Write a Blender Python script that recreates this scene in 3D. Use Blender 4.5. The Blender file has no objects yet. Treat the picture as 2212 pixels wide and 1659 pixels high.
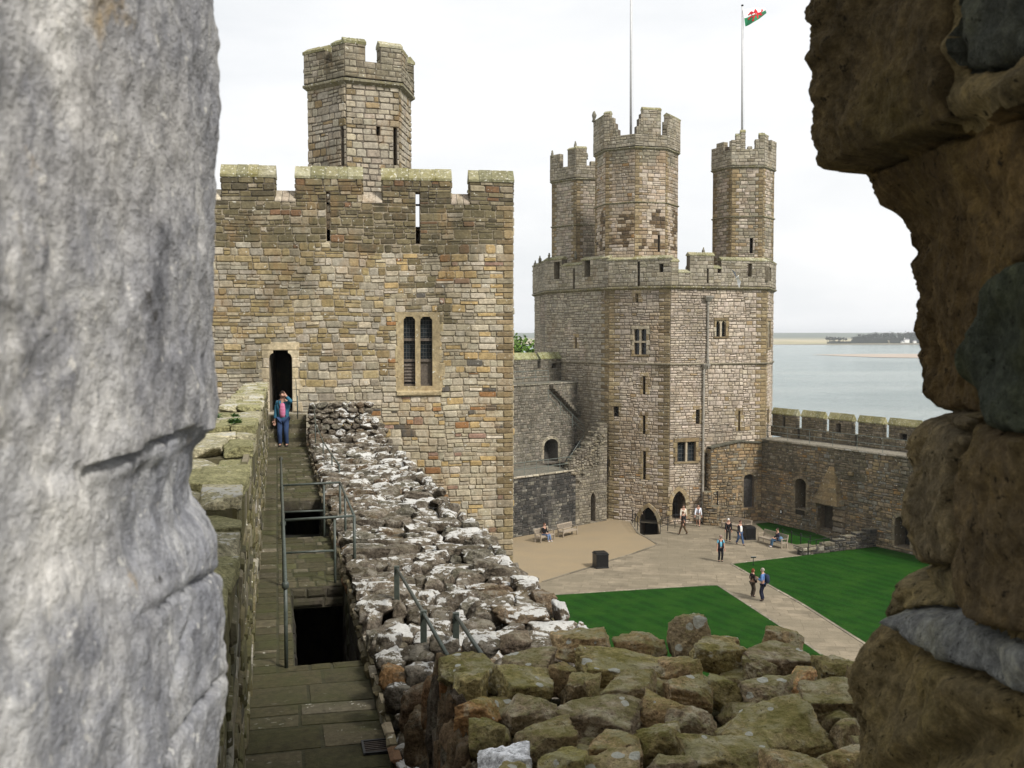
import bpy, bmesh, math, random
from mathutils import Vector, Matrix, noise
from mathutils.geometry import tessellate_polygon

random.seed(7)
RU = random.uniform
rad = math.radians
scn = bpy.context.scene
COL = scn.collection

# ------------------------------------------------------------------ camera, sky, sun, exposure
FPX = 2152.0                      # focal length, in pixels of the 2212 x 1659 measuring frame
PITCH = rad(2.91)
EYE = Vector((0, 0, 15.0))        # eye height above the courtyard
cam_d = bpy.data.cameras.new('camera')
cam_d.sensor_width = 36.0
cam_d.lens = 36.0 * FPX / 2212.0
cam_d.clip_start = 0.02
cam_d.clip_end = 20000
cam_d.dof.use_dof = True
cam_d.dof.focus_distance = 30
cam_d.dof.aperture_fstop = 20
cam = bpy.data.objects.new('camera', cam_d)
COL.objects.link(cam)
cam.location = EYE
cam.rotation_euler = (rad(90) - PITCH, 0, 0)
scn.camera = cam

SUN_AZ, SUN_EL = rad(134), rad(47)     # azimuth from +Y (view direction) towards +X
world = bpy.data.worlds.new('World')
scn.world = world
world.use_nodes = True
wt = world.node_tree
wt.nodes.clear()
def wn(t): return wt.nodes.new(t)
w_out = wn('ShaderNodeOutputWorld'); w_bg = wn('ShaderNodeBackground')
w_sky = wn('ShaderNodeTexSky'); w_sky.sky_type = 'NISHITA'; w_sky.sun_disc = False
w_sky.sun_elevation = SUN_EL; w_sky.sun_rotation = SUN_AZ
w_sky.air_density = 1.2; w_sky.dust_density = 3.0
w_tc = wn('ShaderNodeTexCoord'); w_map = wn('ShaderNodeMapping'); w_map.inputs['Scale'].default_value = (1, 1, 3.2)
w_ns = wn('ShaderNodeTexNoise'); w_ns.inputs['Scale'].default_value = 2.2; w_ns.inputs['Detail'].default_value = 7
w_ns.inputs['Roughness'].default_value = 0.55
w_rmp = wn('ShaderNodeValToRGB')
w_rmp.color_ramp.elements[0].position = 0.32; w_rmp.color_ramp.elements[0].color = (8.0, 8.25, 8.5, 1)
w_rmp.color_ramp.elements[1].position = 0.62; w_rmp.color_ramp.elements[1].color = (10.0, 10.0, 10.0, 1)
w_mix = wn('ShaderNodeMixRGB'); w_mix.inputs['Fac'].default_value = 0.93
wt.links.new(w_tc.outputs['Generated'], w_map.inputs['Vector'])
wt.links.new(w_map.outputs['Vector'], w_ns.inputs['Vector'])
wt.links.new(w_ns.outputs['Fac'], w_rmp.inputs['Fac'])
wt.links.new(w_sky.outputs['Color'], w_mix.inputs['Color1'])
wt.links.new(w_rmp.outputs['Color'], w_mix.inputs['Color2'])
wt.links.new(w_mix.outputs['Color'], w_bg.inputs['Color'])
w_bg.inputs['Strength'].default_value = 0.1
wt.links.new(w_bg.outputs['Background'], w_out.inputs['Surface'])

sun_d = bpy.data.lights.new('sun', 'SUN')
sun_d.energy = 4.0
sun_d.angle = rad(10)
sun_d.color = (1.0, 0.965, 0.91)
sun = bpy.data.objects.new('sun', sun_d)
COL.objects.link(sun)
_sv = Vector((math.sin(SUN_AZ) * math.cos(SUN_EL), math.cos(SUN_AZ) * math.cos(SUN_EL), math.sin(SUN_EL)))
sun.rotation_euler = _sv.to_track_quat('Z', 'Y').to_euler()
sun.location = (40, -40, 80)

scn.view_settings.view_transform = 'Standard'
scn.view_settings.look = 'None'
scn.view_settings.exposure = 0.15
scn.view_settings.gamma = 1.0

# ------------------------------------------------------------------ measuring helpers
CP, SP = math.cos(PITCH), math.sin(PITCH)
def ray(px, py):
    a = (px - 1106.0) / FPX; b = (829.5 - py) / FPX
    return Vector((a, CP + b * SP, -SP + b * CP))
def at(px, py, Y):
    d = ray(px, py); return EYE + d * (Y / d.y)
def gz(px, py, z=0.0):
    d = ray(px, py); return EYE + d * ((z - EYE.z) / d.z)
def xy(v): return (v[0], v[1])

# ------------------------------------------------------------------ object helpers
def tag(o, label=None, cat=None, group=None, kind=None):
    if label: o['label'] = label
    if cat: o['category'] = cat
    if group: o['group'] = group
    if kind: o['kind'] = kind
    return o
def empty(name, loc, label, cat, group=None, rz=0.0):
    o = bpy.data.objects.new(name, None); COL.objects.link(o)
    o.empty_display_size = 0.3
    o.location = loc; o.rotation_euler = (0, 0, rz)
    tag(o, label, cat, group)
    return o
def link(name, me, parent=None, mat=None, keep_world=True):
    o = bpy.data.objects.new(name, me); COL.objects.link(o)
    if mat is not None and not me.materials: me.materials.append(mat)
    if parent is not None:
        o.parent = parent
        if keep_world:
            m = Matrix.Identity(4); p = parent; chain = []
            while p is not None: chain.append(p); p = p.parent
            for q in reversed(chain):
                m = m @ q.matrix_parent_inverse @ Matrix.LocRotScale(q.location, q.rotation_euler, q.scale)
            o.matrix_parent_inverse = m.inverted()
    return o

class MB:
    """collects vertices, faces, a colour per vertex and a material slot per face"""
    def __init__(s): s.v = []; s.f = []; s.c = []; s.m = []
    def add(s, vs, fs, col=(.3, .27, .22), m=0):
        k = len(s.v); s.v.extend([tuple(p) for p in vs]); s.c.extend([col] * len(vs))
        for f in fs: s.f.append([k + i for i in f]); s.m.append(m)
    def quad(s, a, b, c, d, col=(.3, .27, .22), m=0): s.add([a, b, c, d], [(0, 1, 2, 3)], col, m)
    def box(s, x0, x1, y0, y1, z0, z1, col=(.3, .27, .22), m=0, M=None):
        vs = [Vector(p) for p in ((x0,y0,z0),(x1,y0,z0),(x1,y1,z0),(x0,y1,z0),(x0,y0,z1),(x1,y0,z1),(x1,y1,z1),(x0,y1,z1))]
        if M is not None: vs = [M @ p for p in vs]
        s.add(vs, [(0,3,2,1),(4,5,6,7),(0,1,5,4),(1,2,6,5),(2,3,7,6),(3,0,4,7)], col, m)
    def tube(s, pts, r, n=8, col=(.3, .3, .3), m=0, cap=True):
        pts = [Vector(p) for p in pts]; N = len(pts); k = len(s.v)
        rr = r if isinstance(r, (list, tuple)) else [r] * N
        up = None
        for i, p in enumerate(pts):
            d = (pts[min(i+1, N-1)] - pts[max(i-1, 0)]).normalized()
            if up is None or abs(up.dot(d)) > .95: up = Vector((0,0,1)) if abs(d.z) < .9 else Vector((1,0,0))
            a = d.cross(up).normalized(); b = a.cross(d).normalized(); up = b
            for j in range(n):
                t = 2 * math.pi * j / n
                s.v.append(tuple(p + a * (rr[i] * math.cos(t)) + b * (rr[i] * math.sin(t)))); s.c.append(col)
        for i in range(N - 1):
            for j in range(n):
                j2 = (j + 1) % n
                s.f.append([k+i*n+j, k+i*n+j2, k+(i+1)*n+j2, k+(i+1)*n+j]); s.m.append(m)
        if cap:
            s.f.append([k + j for j in reversed(range(n))]); s.m.append(m)
            s.f.append([k + (N-1)*n + j for j in range(n)]); s.m.append(m)
    def lathe(s, c, prof, n=12, col=(.3,.3,.3), m=0):
        s.tube([(c[0], c[1], c[2] + z) for r, z in prof], [max(r, 1e-4) for r, z in prof], n, col, m)
    def mesh(s, name):
        me = bpy.data.meshes.new(name); me.from_pydata(s.v, [], s.f)
        a = me.attributes.new('Col', 'FLOAT_COLOR', 'POINT')
        flat = []
        for c in s.c: flat += [c[0], c[1], c[2], 1.0]
        a.data.foreach_set('color', flat)
        me.polygons.foreach_set('material_index', s.m)
        return me
    def build(s, name, mats, parent=None, smooth=False):
        me = s.mesh(name)
        for mt in (mats if isinstance(mats, (list, tuple)) else [mats]): me.materials.append(mt)
        if smooth: me.polygons.foreach_set('use_smooth', [True] * len(me.polygons))
        me.update()
        return link(name, me, parent)

# ------------------------------------------------------------------ materials
class NT:
    def __init__(s, name):
        s.mat = bpy.data.materials.new(name); s.mat.use_nodes = True
        s.t = s.mat.node_tree; s.t.nodes.clear()
        s.out = s.t.nodes.new('ShaderNodeOutputMaterial'); s.b = s.t.nodes.new('ShaderNodeBsdfPrincipled')
        s.t.links.new(s.b.outputs[0], s.out.inputs[0])
        s.tc = s.t.nodes.new('ShaderNodeTexCoord').outputs['Object']
    def n(s, typ, **kw):
        nd = s.t.nodes.new(typ)
        for k, v in kw.items():
            if k.startswith('_'): setattr(nd, k[1:], v)
            else: s.set(nd, k, v)
        return nd
    def set(s, nd, k, v):
        i = nd.inputs[int(k[1:])] if (k[0] == 'i' and k[1:].isdigit()) else nd.inputs[k.replace('_', ' ')]
        if isinstance(v, bpy.types.NodeSocket): s.t.links.new(v, i)
        else: i.default_value = v
    def noise(s, scale, detail=4, rough=.6, vec=None, dist=0):
        return s.n('ShaderNodeTexNoise', Scale=scale, Detail=detail, Roughness=rough, Distortion=dist, Vector=vec or s.tc)
    def ramp(s, fac, stops, interp='LINEAR'):
        r = s.t.nodes.new('ShaderNodeValToRGB'); s.t.links.new(fac, r.inputs[0]); cr = r.color_ramp
        cr.interpolation = interp
        while len(cr.elements) < len(stops): cr.elements.new(0.5)
        for e, (p, c) in zip(cr.elements, stops):
            e.position = p
            if isinstance(c, (int, float)): c = (c, c, c)
            e.color = (c[0], c[1], c[2], 1)
        return r.outputs[0]
    def mix(s, fac, a, b, mode='MIX'):
        m = s.t.nodes.new('ShaderNodeMixRGB'); m.blend_type = mode
        for i, v in enumerate((fac, a, b)):
            if isinstance(v, bpy.types.NodeSocket): s.t.links.new(v, m.inputs[i])
            elif i == 0: m.inputs[0].default_value = v
            else: m.inputs[i].default_value = (v[0], v[1], v[2], 1)
        return m.outputs[0]
    def math(s, op, a, b=0.0, clamp=False):
        m = s.t.nodes.new('ShaderNodeMath'); m.operation = op; m.use_clamp = clamp
        for i, v in enumerate((a, b)):
            if isinstance(v, bpy.types.NodeSocket): s.t.links.new(v, m.inputs[i])
            else: m.inputs[i].default_value = v
        return m.outputs[0]
    def attr(s, name='Col'):
        a = s.t.nodes.new('ShaderNodeAttribute'); a.attribute_name = name; return a.outputs['Color']
    def bump(s, h, dist=.02, strength=1.0, normal=None):
        b = s.t.nodes.new('ShaderNodeBump'); b.inputs['Distance'].default_value = dist
        b.inputs['Strength'].default_value = strength
        s.t.links.new(h, b.inputs['Height'])
        if normal: s.t.links.new(normal, b.inputs['Normal'])
        return b.outputs[0]
    def up(s):
        g = s.t.nodes.new('ShaderNodeNewGeometry'); x = s.t.nodes.new('ShaderNodeSeparateXYZ')
        s.t.links.new(g.outputs['Normal'], x.inputs[0]); return x.outputs['Z']
    def fin(s, col, rough=.9, normal=None, spec=.25, metal=0.0):
        for k, v in (('Base Color', col), ('Roughness', rough), ('Metallic', metal), ('Specular IOR Level', spec)):
            if isinstance(v, bpy.types.NodeSocket): s.t.links.new(v, s.b.inputs[k])
            elif k == 'Base Color': s.b.inputs[k].default_value = (v[0], v[1], v[2], 1)
            else: s.b.inputs[k].default_value = v
        if normal: s.t.links.new(normal, s.b.inputs['Normal'])
        return s.mat

def m_masonry(name, grain=9.0, blot=0.9, lichen=0.0, bumpd=.02, dirt=(.05, .045, .03), dirt_amt=.5, rust=0.0):
    k = NT(name)
    c = k.attr()
    g = k.noise(grain, 6, .7).outputs['Fac']
    c = k.mix(1.0, c, k.ramp(g, [(.27, .55), (.5, .98), (.73, 1.42)]), 'MULTIPLY')
    b = k.noise(blot, 6, .65, vec=k.n('ShaderNodeMapping', Vector=k.tc, Scale=(1, 1, .38)).outputs[0]).outputs['Fac']
    c = k.mix(k.math('MULTIPLY', k.ramp(b, [(.47, 0), (.70, 1)]), dirt_amt), c, dirt)
    if rust:
        rs = k.noise(blot * 1.7, 6, .7, vec=k.n('ShaderNodeMapping', Vector=k.tc, Location=(17, 5, 3), Scale=(1, 1, .6)).outputs[0]).outputs['Fac']
        c = k.mix(k.math('MULTIPLY', k.ramp(rs, [(.52, 0), (.68, 1)]), rust), c, (.25, .155, .07))
    if lichen:
        sp = k.noise(grain * 1.1, 5, .6).outputs['Fac']
        bw = k.n('ShaderNodeRGBToBW', Color=k.attr()).outputs[0]
        c = k.mix(k.math('MULTIPLY', k.ramp(sp, [(.66 - lichen * .12, 0), (.7 - lichen * .12, .8)]), k.ramp(bw, [(.05, 0), (.12, 1)])), c, (.6, .58, .5))
    h = k.noise(grain * 2.2, 6, .75).outputs['Fac']
    return k.fin(c, .92, k.bump(h, bumpd, .9))

def m_simple(name, col, rough=.6, var=.25, scale=8.0, metal=0.0, spec=.35, bump=0.0):
    k = NT(name)
    c = k.mix(1.0, (col[0], col[1], col[2]), k.ramp(k.noise(scale, 4).outputs['Fac'], [(.3, 1 - var), (.7, 1 + var)]), 'MULTIPLY')
    nrm = k.bump(k.noise(scale * 4, 4).outputs['Fac'], bump) if bump else None
    return k.fin(c, rough, nrm, spec, metal)

def m_rock(name, base, base2, lichen_cov, lichen_scale, moss, moss_col, bumpd=.012, lich_col=(.72, .72, .68), rnd=True, specks=0.0, pale=.0, pale_col=(.33, .30, .225)):
    k = NT(name)
    c = k.mix(k.ramp(k.noise(3.5, 6, .65).outputs['Fac'], [(.35, 0), (.65, 1)]), base, base2)
    c = k.mix(1.0, c, k.attr(), 'MULTIPLY')
    g = k.noise(26, 6, .75).outputs['Fac']
    c = k.mix(1.0, c, k.ramp(g, [(.32, .32), (.5, 1.0), (.68, 1.75)]), 'MULTIPLY')
    up = k.up()
    pl = k.math('ADD', k.noise(7, 6, .7, dist=.4).outputs['Fac'], k.math('MULTIPLY', up, .07))
    c = k.mix(k.ramp(pl, [(.55, 0), (.66, pale)]), c, pale_col)
    c = k.mix(k.ramp(k.noise(48, 3, .6).outputs['Fac'], [(.62, 0), (.68, .75)]), c, (.025, .022, .015))
    if moss:
        mm = k.math('ADD', k.noise(5, 5, .7).outputs['Fac'], k.math('MULTIPLY', up, .22))
        c = k.mix(k.math('MULTIPLY', k.ramp(mm, [(.56, 0), (.75, 1)]), moss), c, moss_col)
    if lichen_cov:
        l1 = k.noise(lichen_scale, 7, .68, dist=.3).outputs['Fac']
        l2 = k.noise(lichen_scale * .23, 3, .5).outputs['Fac']
        s = k.math('ADD', k.math('MULTIPLY', l1, .6), k.math('MULTIPLY', l2, .4))
        s = k.math('ADD', s, k.math('MULTIPLY', up, .10))
        bw = k.n('ShaderNodeRGBToBW', Color=k.attr()).outputs[0]; s = k.math('ADD', s, k.math('MULTIPLY', k.math('SUBTRACT', bw, .95), .22))
        t = .73 - .22 * lichen_cov
        c = k.mix(k.ramp(s, [(t, 0), (t + .014, 1)]), c, k.mix(k.noise(60, 4, .7).outputs['Fac'], lich_col, [x*.62 for x in lich_col]))
    if specks:
        v = k.n('ShaderNodeTexVoronoi', Scale=specks, Vector=k.tc)
        sz = k.noise(specks * .35, 2).outputs['Fac']
        k2 = k.math('LESS_THAN', v.outputs['Distance'], k.math('MULTIPLY', k.ramp(sz, [(.45, 0), (.70, .42)]), 1.0))
        c = k.mix(k.math('MULTIPLY', k2, k.ramp(up, [(.0, .1), (.5, 1)])), c, lich_col)
    h = k.math('ADD', k.noise(14, 8, .72).outputs['Fac'], k.math('MULTIPLY', k.noise(70, 4, .7).outputs['Fac'], .35))
    return k.fin(c, .9, k.bump(h, bumpd * 4.0, 1.0), .15)

M = {}
M['near'] = m_masonry('weathered_sandstone', 8, .55, .12, .025, (.07, .06, .035), .8, rust=.55)
M['eagle'] = m_masonry('pale_limestone', 5, .30, .1, .03, (.10, .085, .06), .65, rust=.25)
M['court'] = m_masonry('brown_rubble_masonry', 5, .5, .15, .03)
M['dark'] = m_masonry('damp_dark_masonry', 4, .5, .1, .03, (.02, .02, .02), .6)
M['walk'] = m_masonry('mossy_flagstone', 12, 1.6, .18, .012, (.05, .055, .018), .75)
M['cope'] = m_masonry('lichen_coping', 10, 2.0, .55, .02, (.16, .14, .045), .8)
M['slab'] = m_masonry('pale_parapet_slab', 9, 1.5, .9, .02, (.10, .11, .04), .6)
M['hole'] = m_simple('unlit_interior_stone', (.03, .027, .023), .95, .3)
M['rail'] = m_simple('green_grey_painted_steel', (.055, .066, .055), .42, .3, 20)
M['railfar'] = m_simple('galvanised_railing_steel', (.13, .15, .13), .5, .2, 20)
M['iron'] = m_simple('black_iron', (.012, .012, .012), .5, .3, 20)
M['glass'] = m_simple('old_window_glass', (.02, .026, .03), .12, .4, 5, spec=.5)
M['lead'] = m_simple('lead_came', (.09, .09, .085), .6, .2)
M['oak'] = m_simple('grey_oak', (.10, .082, .065), .8, .35, 14)
M['teak'] = m_simple('silvered_teak', (.30, .25, .19), .75, .3, 18)
M['bin'] = m_simple('black_bin_enamel', (.008, .008, .008), .35, .4, 12)
M['pipe'] = m_simple('painted_lead_pipe', (.27, .25, .21), .6, .3, 3)
M['pole'] = m_simple('weathered_white_pole', (.50, .50, .50), .5, .1, 6)
M['white'] = m_simple('white_paint', (.78, .78, .76), .5, .08, 6)

# ------------------------------------------------------------------ masonry
class Wall:
    """a vertical plane from p to q (plan points); its outside is on the right-hand side of p->q"""
    def __init__(s, p, q):
        s.o = Vector((p[0], p[1], 0)); d = Vector((q[0]-p[0], q[1]-p[1], 0)); s.L = d.length
        s.u = d / s.L; s.n = Vector((s.u.y, -s.u.x, 0)); s.seed = p[0]*.37 + p[1]*.11
    def pt(s, u, z, d=0.0):
        return (s.o.x + s.u.x*u + s.n.x*d, s.o.y + s.u.y*u + s.n.y*d, z)
    def hit(s, px, py):
        r = ray(px, py); t = (s.o - EYE).dot(s.n) / r.dot(s.n); p = EYE + r * t
        return ((p - s.o).dot(s.u), p.z)
    def rect(s, x0, y0, x1, y1):
        ym, xm = (y0+y1)/2, (x0+x1)/2
        return [s.hit(x0, ym)[0], s.hit(x1, ym)[0], s.hit(xm, y1)[1], s.hit(xm, y0)[1]]
    def z(s, px, py): return s.hit(px, py)[1]
    def off(s, d):
        return Wall(s.pt(0, 0, d), s.pt(s.L, 0, d))
class Floor:
    """a level sheet: u runs along a, v along b, depth is height"""
    def __init__(s, o, a, b): s.o = Vector(o); s.u = Vector(a); s.b = Vector(b); s.seed = 3.3
    def pt(s, u, v, d=0.0):
        p = s.o + s.u * u + s.b * v; return (p.x, p.y, p.z + d)

def pick(pal):
    r = random.random() * sum(w for w, c in pal)
    for w, c in pal:
        r -= w
        if r <= 0: break
    k = RU(.88, 1.13)
    return (c[0]*k*RU(.98, 1.02), c[1]*k, c[2]*k*RU(.96, 1.04))

def stone(mb, w, ua, ub, za, zb, dep, col, gap=.018, jit=.012, m=0, rnd=.2, wob=0.0, octo=False):
    g = gap / 2
    if wob:
        f = lambda u, z: w.pt(u, z, 0)
        dz = wob * noise.noise(Vector((ua*.6 + ub*.0, za*.45, w.seed))); dz2 = wob * noise.noise(Vector((ub*.6, za*.45, w.seed)))
    else: dz = dz2 = 0.0
    if octo:
        a0, b0, a1, b1 = ua+g+RU(0, jit), ub-g-RU(0, jit), za+g+RU(0, jit), zb-g-RU(0, jit)
        q = min(b0-a0, b1-a1); cs = [q*RU(.04, .26) for _ in range(4)]; kx = lambda: RU(.5, 1.2)
        o = [(a0+cs[0], a1), (b0-cs[1], a1+RU(0, jit)), (b0, a1+cs[1]*kx()), (b0-RU(0, jit), b1-cs[2]*kx()), (b0-cs[2], b1), (a0+cs[3], b1-RU(0, jit)), (a0, b1-cs[3]*kx()), (a0+RU(0, jit), a1+cs[0]*kx())]
        o = [(u, z + dz + (dz2-dz)*(u-ua)/(ub-ua)) for u, z in o]; cu, cz = (ua+ub)/2, (za+zb)/2 + (dz+dz2)/2; sh = 1 - 2*rnd*q/max(ub-ua, .01); sv = 1 - 2*rnd*q/max(zb-za, .01)
        tu, tz = RU(-.3, .3)*dep, RU(-.3, .3)*dep
        vs = [w.pt(u, z, -.03) for u, z in o] + [w.pt(u, z, dep*.45) for u, z in o]
        vs += [w.pt(cu + (u-cu)*sh, cz + (z-cz)*sv, dep + tu*(u-cu)/(ub-ua) + tz*(z-cz)/(zb-za)) for u, z in o]
        fs = [(a+i, a+(i+1) % 8, a+8+(i+1) % 8, a+8+i) for a in (0, 8) for i in range(8)] + [tuple(range(16, 24))]
        mb.add(vs, fs, col, m); return
    o = [(ua+g+RU(0, jit), za+g+RU(0, jit)), (ub-g-RU(0, jit), za+g+RU(0, jit)), (ub-g-RU(0, jit), zb-g-RU(0, jit)), (ua+g+RU(0, jit), zb-g-RU(0, jit))]
    e = min(ub-ua, zb-za) * rnd; o = [(u, z + dz + (dz2-dz)*(u-ua)/(ub-ua)) for u, z in o]; cu, cz = (ua+ub)/2, (za+zb)/2 + (dz+dz2)/2
    vs = [w.pt(u, z, -.03) for u, z in o] + [w.pt(u, z, dep*.55) for u, z in o]
    vs += [w.pt(u + (e if u < cu else -e)*RU(.6, 1.3), z + (e if z < cz else -e)*RU(.6, 1.3), dep*RU(.8, 1.2)) for u, z in o]
    fs = []
    for a in (0, 4):
        for i in range(4):
            j = (i+1) % 4; fs.append((a+i, a+j, a+4+j, a+4+i))
    fs.append((8, 9, 10, 11))
    mb.add(vs, fs, col, m)

def cut(a, b, holes):
    iv = [(a, b)]
    for h0, h1 in holes:
        nv = []
        for x, y in iv:
            if h1 <= x or h0 >= y: nv.append((x, y)); continue
            if h0 > x: nv.append((x, h0))
            if h1 < y: nv.append((h1, y))
        iv = nv
    return [(x, y) for x, y in iv if y - x > .03]

def masonry(mb, w, u0, u1, z0, z1, holes=(), st=None, m=0):
    """random coursed rubble: the wall is laid in patches, each with its own course heights"""
    st = dict(dict(h=(.16, .28), w=(.25, .6), dep=(.01, .04), pal=None, split=.2, gap=.018, jit=.012, qa=None, qb=None, qw=(.3, .55), colf=None, wob=.05, octo=False, patch=(1.5, 3.4)), **(st or {}))
    bd = [u0]
    while u1 - bd[-1] > st['patch'][1] * 1.3: bd.append(bd[-1] + RU(*st['patch']))
    bd.append(u1)
    def edge(i, z):
        if i == 0 or i == len(bd)-1: return bd[i]
        return bd[i] + .4 * noise.noise(Vector((z*1.1, i*7.7, w.seed)))
    cuts = sorted(set([h[2] for h in holes] + [h[3] for h in holes]))
    for bi in range(len(bd)-1):
        z = z0; k = 0; hs_ = RU(.82, 1.25) if len(bd) > 2 else 1.0
        def put(a, b, c, d, pal, q=False):
            stone(mb, w, a, b, c, d, RU(.03, .05) if q else RU(*st['dep']), pick(pal), st['gap'], .006 if q else st['jit'], m, .12 if st['octo'] else .2, st['wob'], st['octo'])
        while z < z1 - .02:
            h = RU(*st['h']) * hs_
            nxt = z + h
            for c in cuts:
                if z + .06 < c < nxt + .08: nxt = c; break
            if z1 - nxt < st['h'][0] * .7: nxt = z1
            zm = (z + nxt) / 2; lo, hi = edge(bi, zm), edge(bi+1, zm)
            for a, b in cut(lo, hi, [(hh[0], hh[1]) for hh in holes if hh[2] < zm < hh[3]]):
                first, last = abs(a - u0) < 1e-4, abs(b - u1) < 1e-4
                p = a; e = b
                if first and st['qa']:
                    q = min(st['qw'][k % 2], b - a); put(a, a+q, z, nxt, st['qa'], True); p = a + q
                if last and st['qb'] and b - p > .7:
                    q = st['qw'][(k+1) % 2]; put(b-q, b, z, nxt, st['qb'], True); e = b - q
                while p < e - .02:
                    ww = RU(*st['w']) * (RU(.5, .8) if random.random() < .2 else 1)
                    if e - (p + ww) < st['w'][0] * .7: ww = e - p
                    pal = st['colf'](p + ww/2, zm) if st['colf'] else st['pal']
                    if nxt - z > st['h'][0]*1.35 and random.random() < st['split']:
                        f = z + (nxt - z) * RU(.35, .65)
                        put(p, p+ww, z, f, pal)
                        if random.random() < .5 and ww > .3: g_ = p + ww*RU(.35, .65); put(p, g_, f, nxt, pal); put(g_, p+ww, f, nxt, pal)
                        else: put(p, p+ww, f, nxt, pal)
                    else: put(p, p+ww, z, nxt, pal)
                    p += ww
            z = nxt; k += 1

def panel(mb, w, u0, u1, z0, z1, holes=(), d=0.0, col=(.13, .11, .085), m=0):
    zs = sorted(set([z0, z1] + [min(max(h[i], z0), z1) for h in holes for i in (2, 3)]))
    for a, b in zip(zs, zs[1:]):
        if b - a < 1e-4: continue
        zm = (a + b) / 2
        for x, y in cut(u0, u1, [(h[0], h[1]) for h in holes if h[2] < zm < h[3]]):
            mb.quad(w.pt(x, a, d), w.pt(y, a, d), w.pt(y, b, d), w.pt(x, b, d), col, m)

def reveal(mb, w, h, d0=0.0, d1=-.6, back=True, col=(.2, .17, .13), bcol=(.02, .018, .015), m=0, mback=0):  # bcol: back coloured dark in place of the shade inside the opening
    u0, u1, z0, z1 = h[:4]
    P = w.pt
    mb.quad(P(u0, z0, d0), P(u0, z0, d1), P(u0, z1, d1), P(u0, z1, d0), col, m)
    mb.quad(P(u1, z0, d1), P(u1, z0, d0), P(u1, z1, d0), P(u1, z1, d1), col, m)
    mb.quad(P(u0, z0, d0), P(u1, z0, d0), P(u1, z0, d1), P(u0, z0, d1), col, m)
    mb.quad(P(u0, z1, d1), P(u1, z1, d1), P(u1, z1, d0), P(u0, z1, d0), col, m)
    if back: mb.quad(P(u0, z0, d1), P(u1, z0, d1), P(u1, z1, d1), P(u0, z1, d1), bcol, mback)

def arch_curve(h, kind, n=7):
    u0, u1, z0, z1 = h[:4]; c = (u0+u1)/2; W = u1-u0; r = []
    if kind == 'point':
        zs = z1 - W * .85; R = ((W/2)**2 + (z1-zs)**2) / W; 
        A = math.atan2(z1 - zs, R - W/2)
        L = [(u0 + R - R*math.cos(A*i/n), zs + R*math.sin(A*i/n)) for i in range(n+1)]
        r = L + [(2*c - u, z) for u, z in reversed(L[:-1])]
    elif kind == 'round':
        zs = z1 - W * .32
        r = [(c - W/2*math.cos(math.pi*i/(2*n)), zs + (z1-zs)*math.sin(math.pi*i/(2*n))) for i in range(2*n+1)]
    elif kind == 'shoulder':
        s = W * .17; t = W * .30
        L = [(u0, z1-t-.02), (u0+s*.15, z1-t*.75), (u0+s*.5, z1-t*.5), (u0+s, z1-t*.38), (u0+s, z1)]
        r = L + [(2*c - u, z) for u, z in reversed(L)]
    else:
        r = [(u0, z1), (u1, z1)]
    return r

def arch_fill(mb, w, h, kind, d0=0.0, d1=-.3, col=(.25, .2, .14), m=0):
    r = arch_curve(h, kind); z1 = h[3]
    for (a, za), (b, zb) in zip(r, r[1:]):
        if z1 - min(za, zb) < 1e-3 and kind != 'x': pass
        mb.quad(w.pt(a, za, d0), w.pt(b, zb, d0), w.pt(b, z1 + .001, d0), w.pt(a, z1 + .001, d0), col, m)
        mb.quad(w.pt(a, za, d1), w.pt(b, zb, d1), w.pt(b, zb, d0), w.pt(a, za, d0), col, m)

def surround(mb, w, h, kind, wid, pal, dep=.04, bh=.35, sill=False, m=0, gap=.014):
    """dressed stones round an opening: jamb blocks of alternating length and voussoirs"""
    u0, u1, z0, z1 = h[:4]; r = arch_curve(h, kind); zs = r[0][1]
    z = z0; k = 0
    while z < zs - .02:
        zn = z + bh * RU(.85, 1.15)
        if zs - zn < bh * .5: zn = zs
        a = wid * (1.35 if k % 2 else .8); b = wid * (1.35 if (k + 1) % 2 else .8)
        stone(mb, w, u0 - a, u0 + .004, z, zn, dep * RU(.8, 1.2), pick(pal), gap, .004, m, .1)
        stone(mb, w, u1 - .004, u1 + b, z, zn, dep * RU(.8, 1.2), pick(pal), gap, .004, m, .1)
        z = zn; k += 1
    cu = (u0+u1)/2
    if kind in ('point', 'round'):
        cz = zs
        for i in range(0, len(r)-1):
            (a, za), (b, zb) = r[i], r[i+1]
            def outp(u, z):
                d = Vector((u-cu, z-cz + (u1-u0)*.12)); L = d.length; d = d / L * (L + wid); return cu + d.x, cz - (u1-u0)*.12 + d.y
            A, B = outp(a, za), outp(b, zb); c = pick(pal)
            q = [(a, za), (b, zb), B, A]
            vs = [w.pt(u, z, -.02) for u, z in q] + [w.pt(u, z, dep) for u, z in q]
            mb.add(vs, [(0,1,5,4), (1,2,6,5), (2,3,7,6), (3,0,4,7), (4,5,6,7)], c, m)
    else:
        stone(mb, w, u0 - wid, u1 + wid, z1 - .002, z1 + wid * 1.1, dep, pick(pal), gap, .004, m, .1)
        if kind == 'shoulder':
            for sx in (0, 1):
                q = arch_curve(h, kind)[:5]; q = [(u, z) for u, z in q] + [(u0 - wid*.9, z1), (u0 - wid*.9, q[0][1])]
                if sx: q = [(2*cu - u, z) for u, z in reversed(q)]
                vs = [w.pt(u, z, -.25) for u, z in q] + [w.pt(u, z, dep) for u, z in q]; n = len(q)
                q2 = [(i, (i+1) % n, n+(i+1) % n, n+i) for i in range(n)] + [tuple(range(n, 2*n))]
                mb.add(vs, [tuple(reversed(f)) for f in q2], pick(pal), m)
    if sill: stone(mb, w, u0 - wid, u1 + wid, z0 - .16, z0, dep * 1.6, pick(pal), gap, .004, m, .1)

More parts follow.
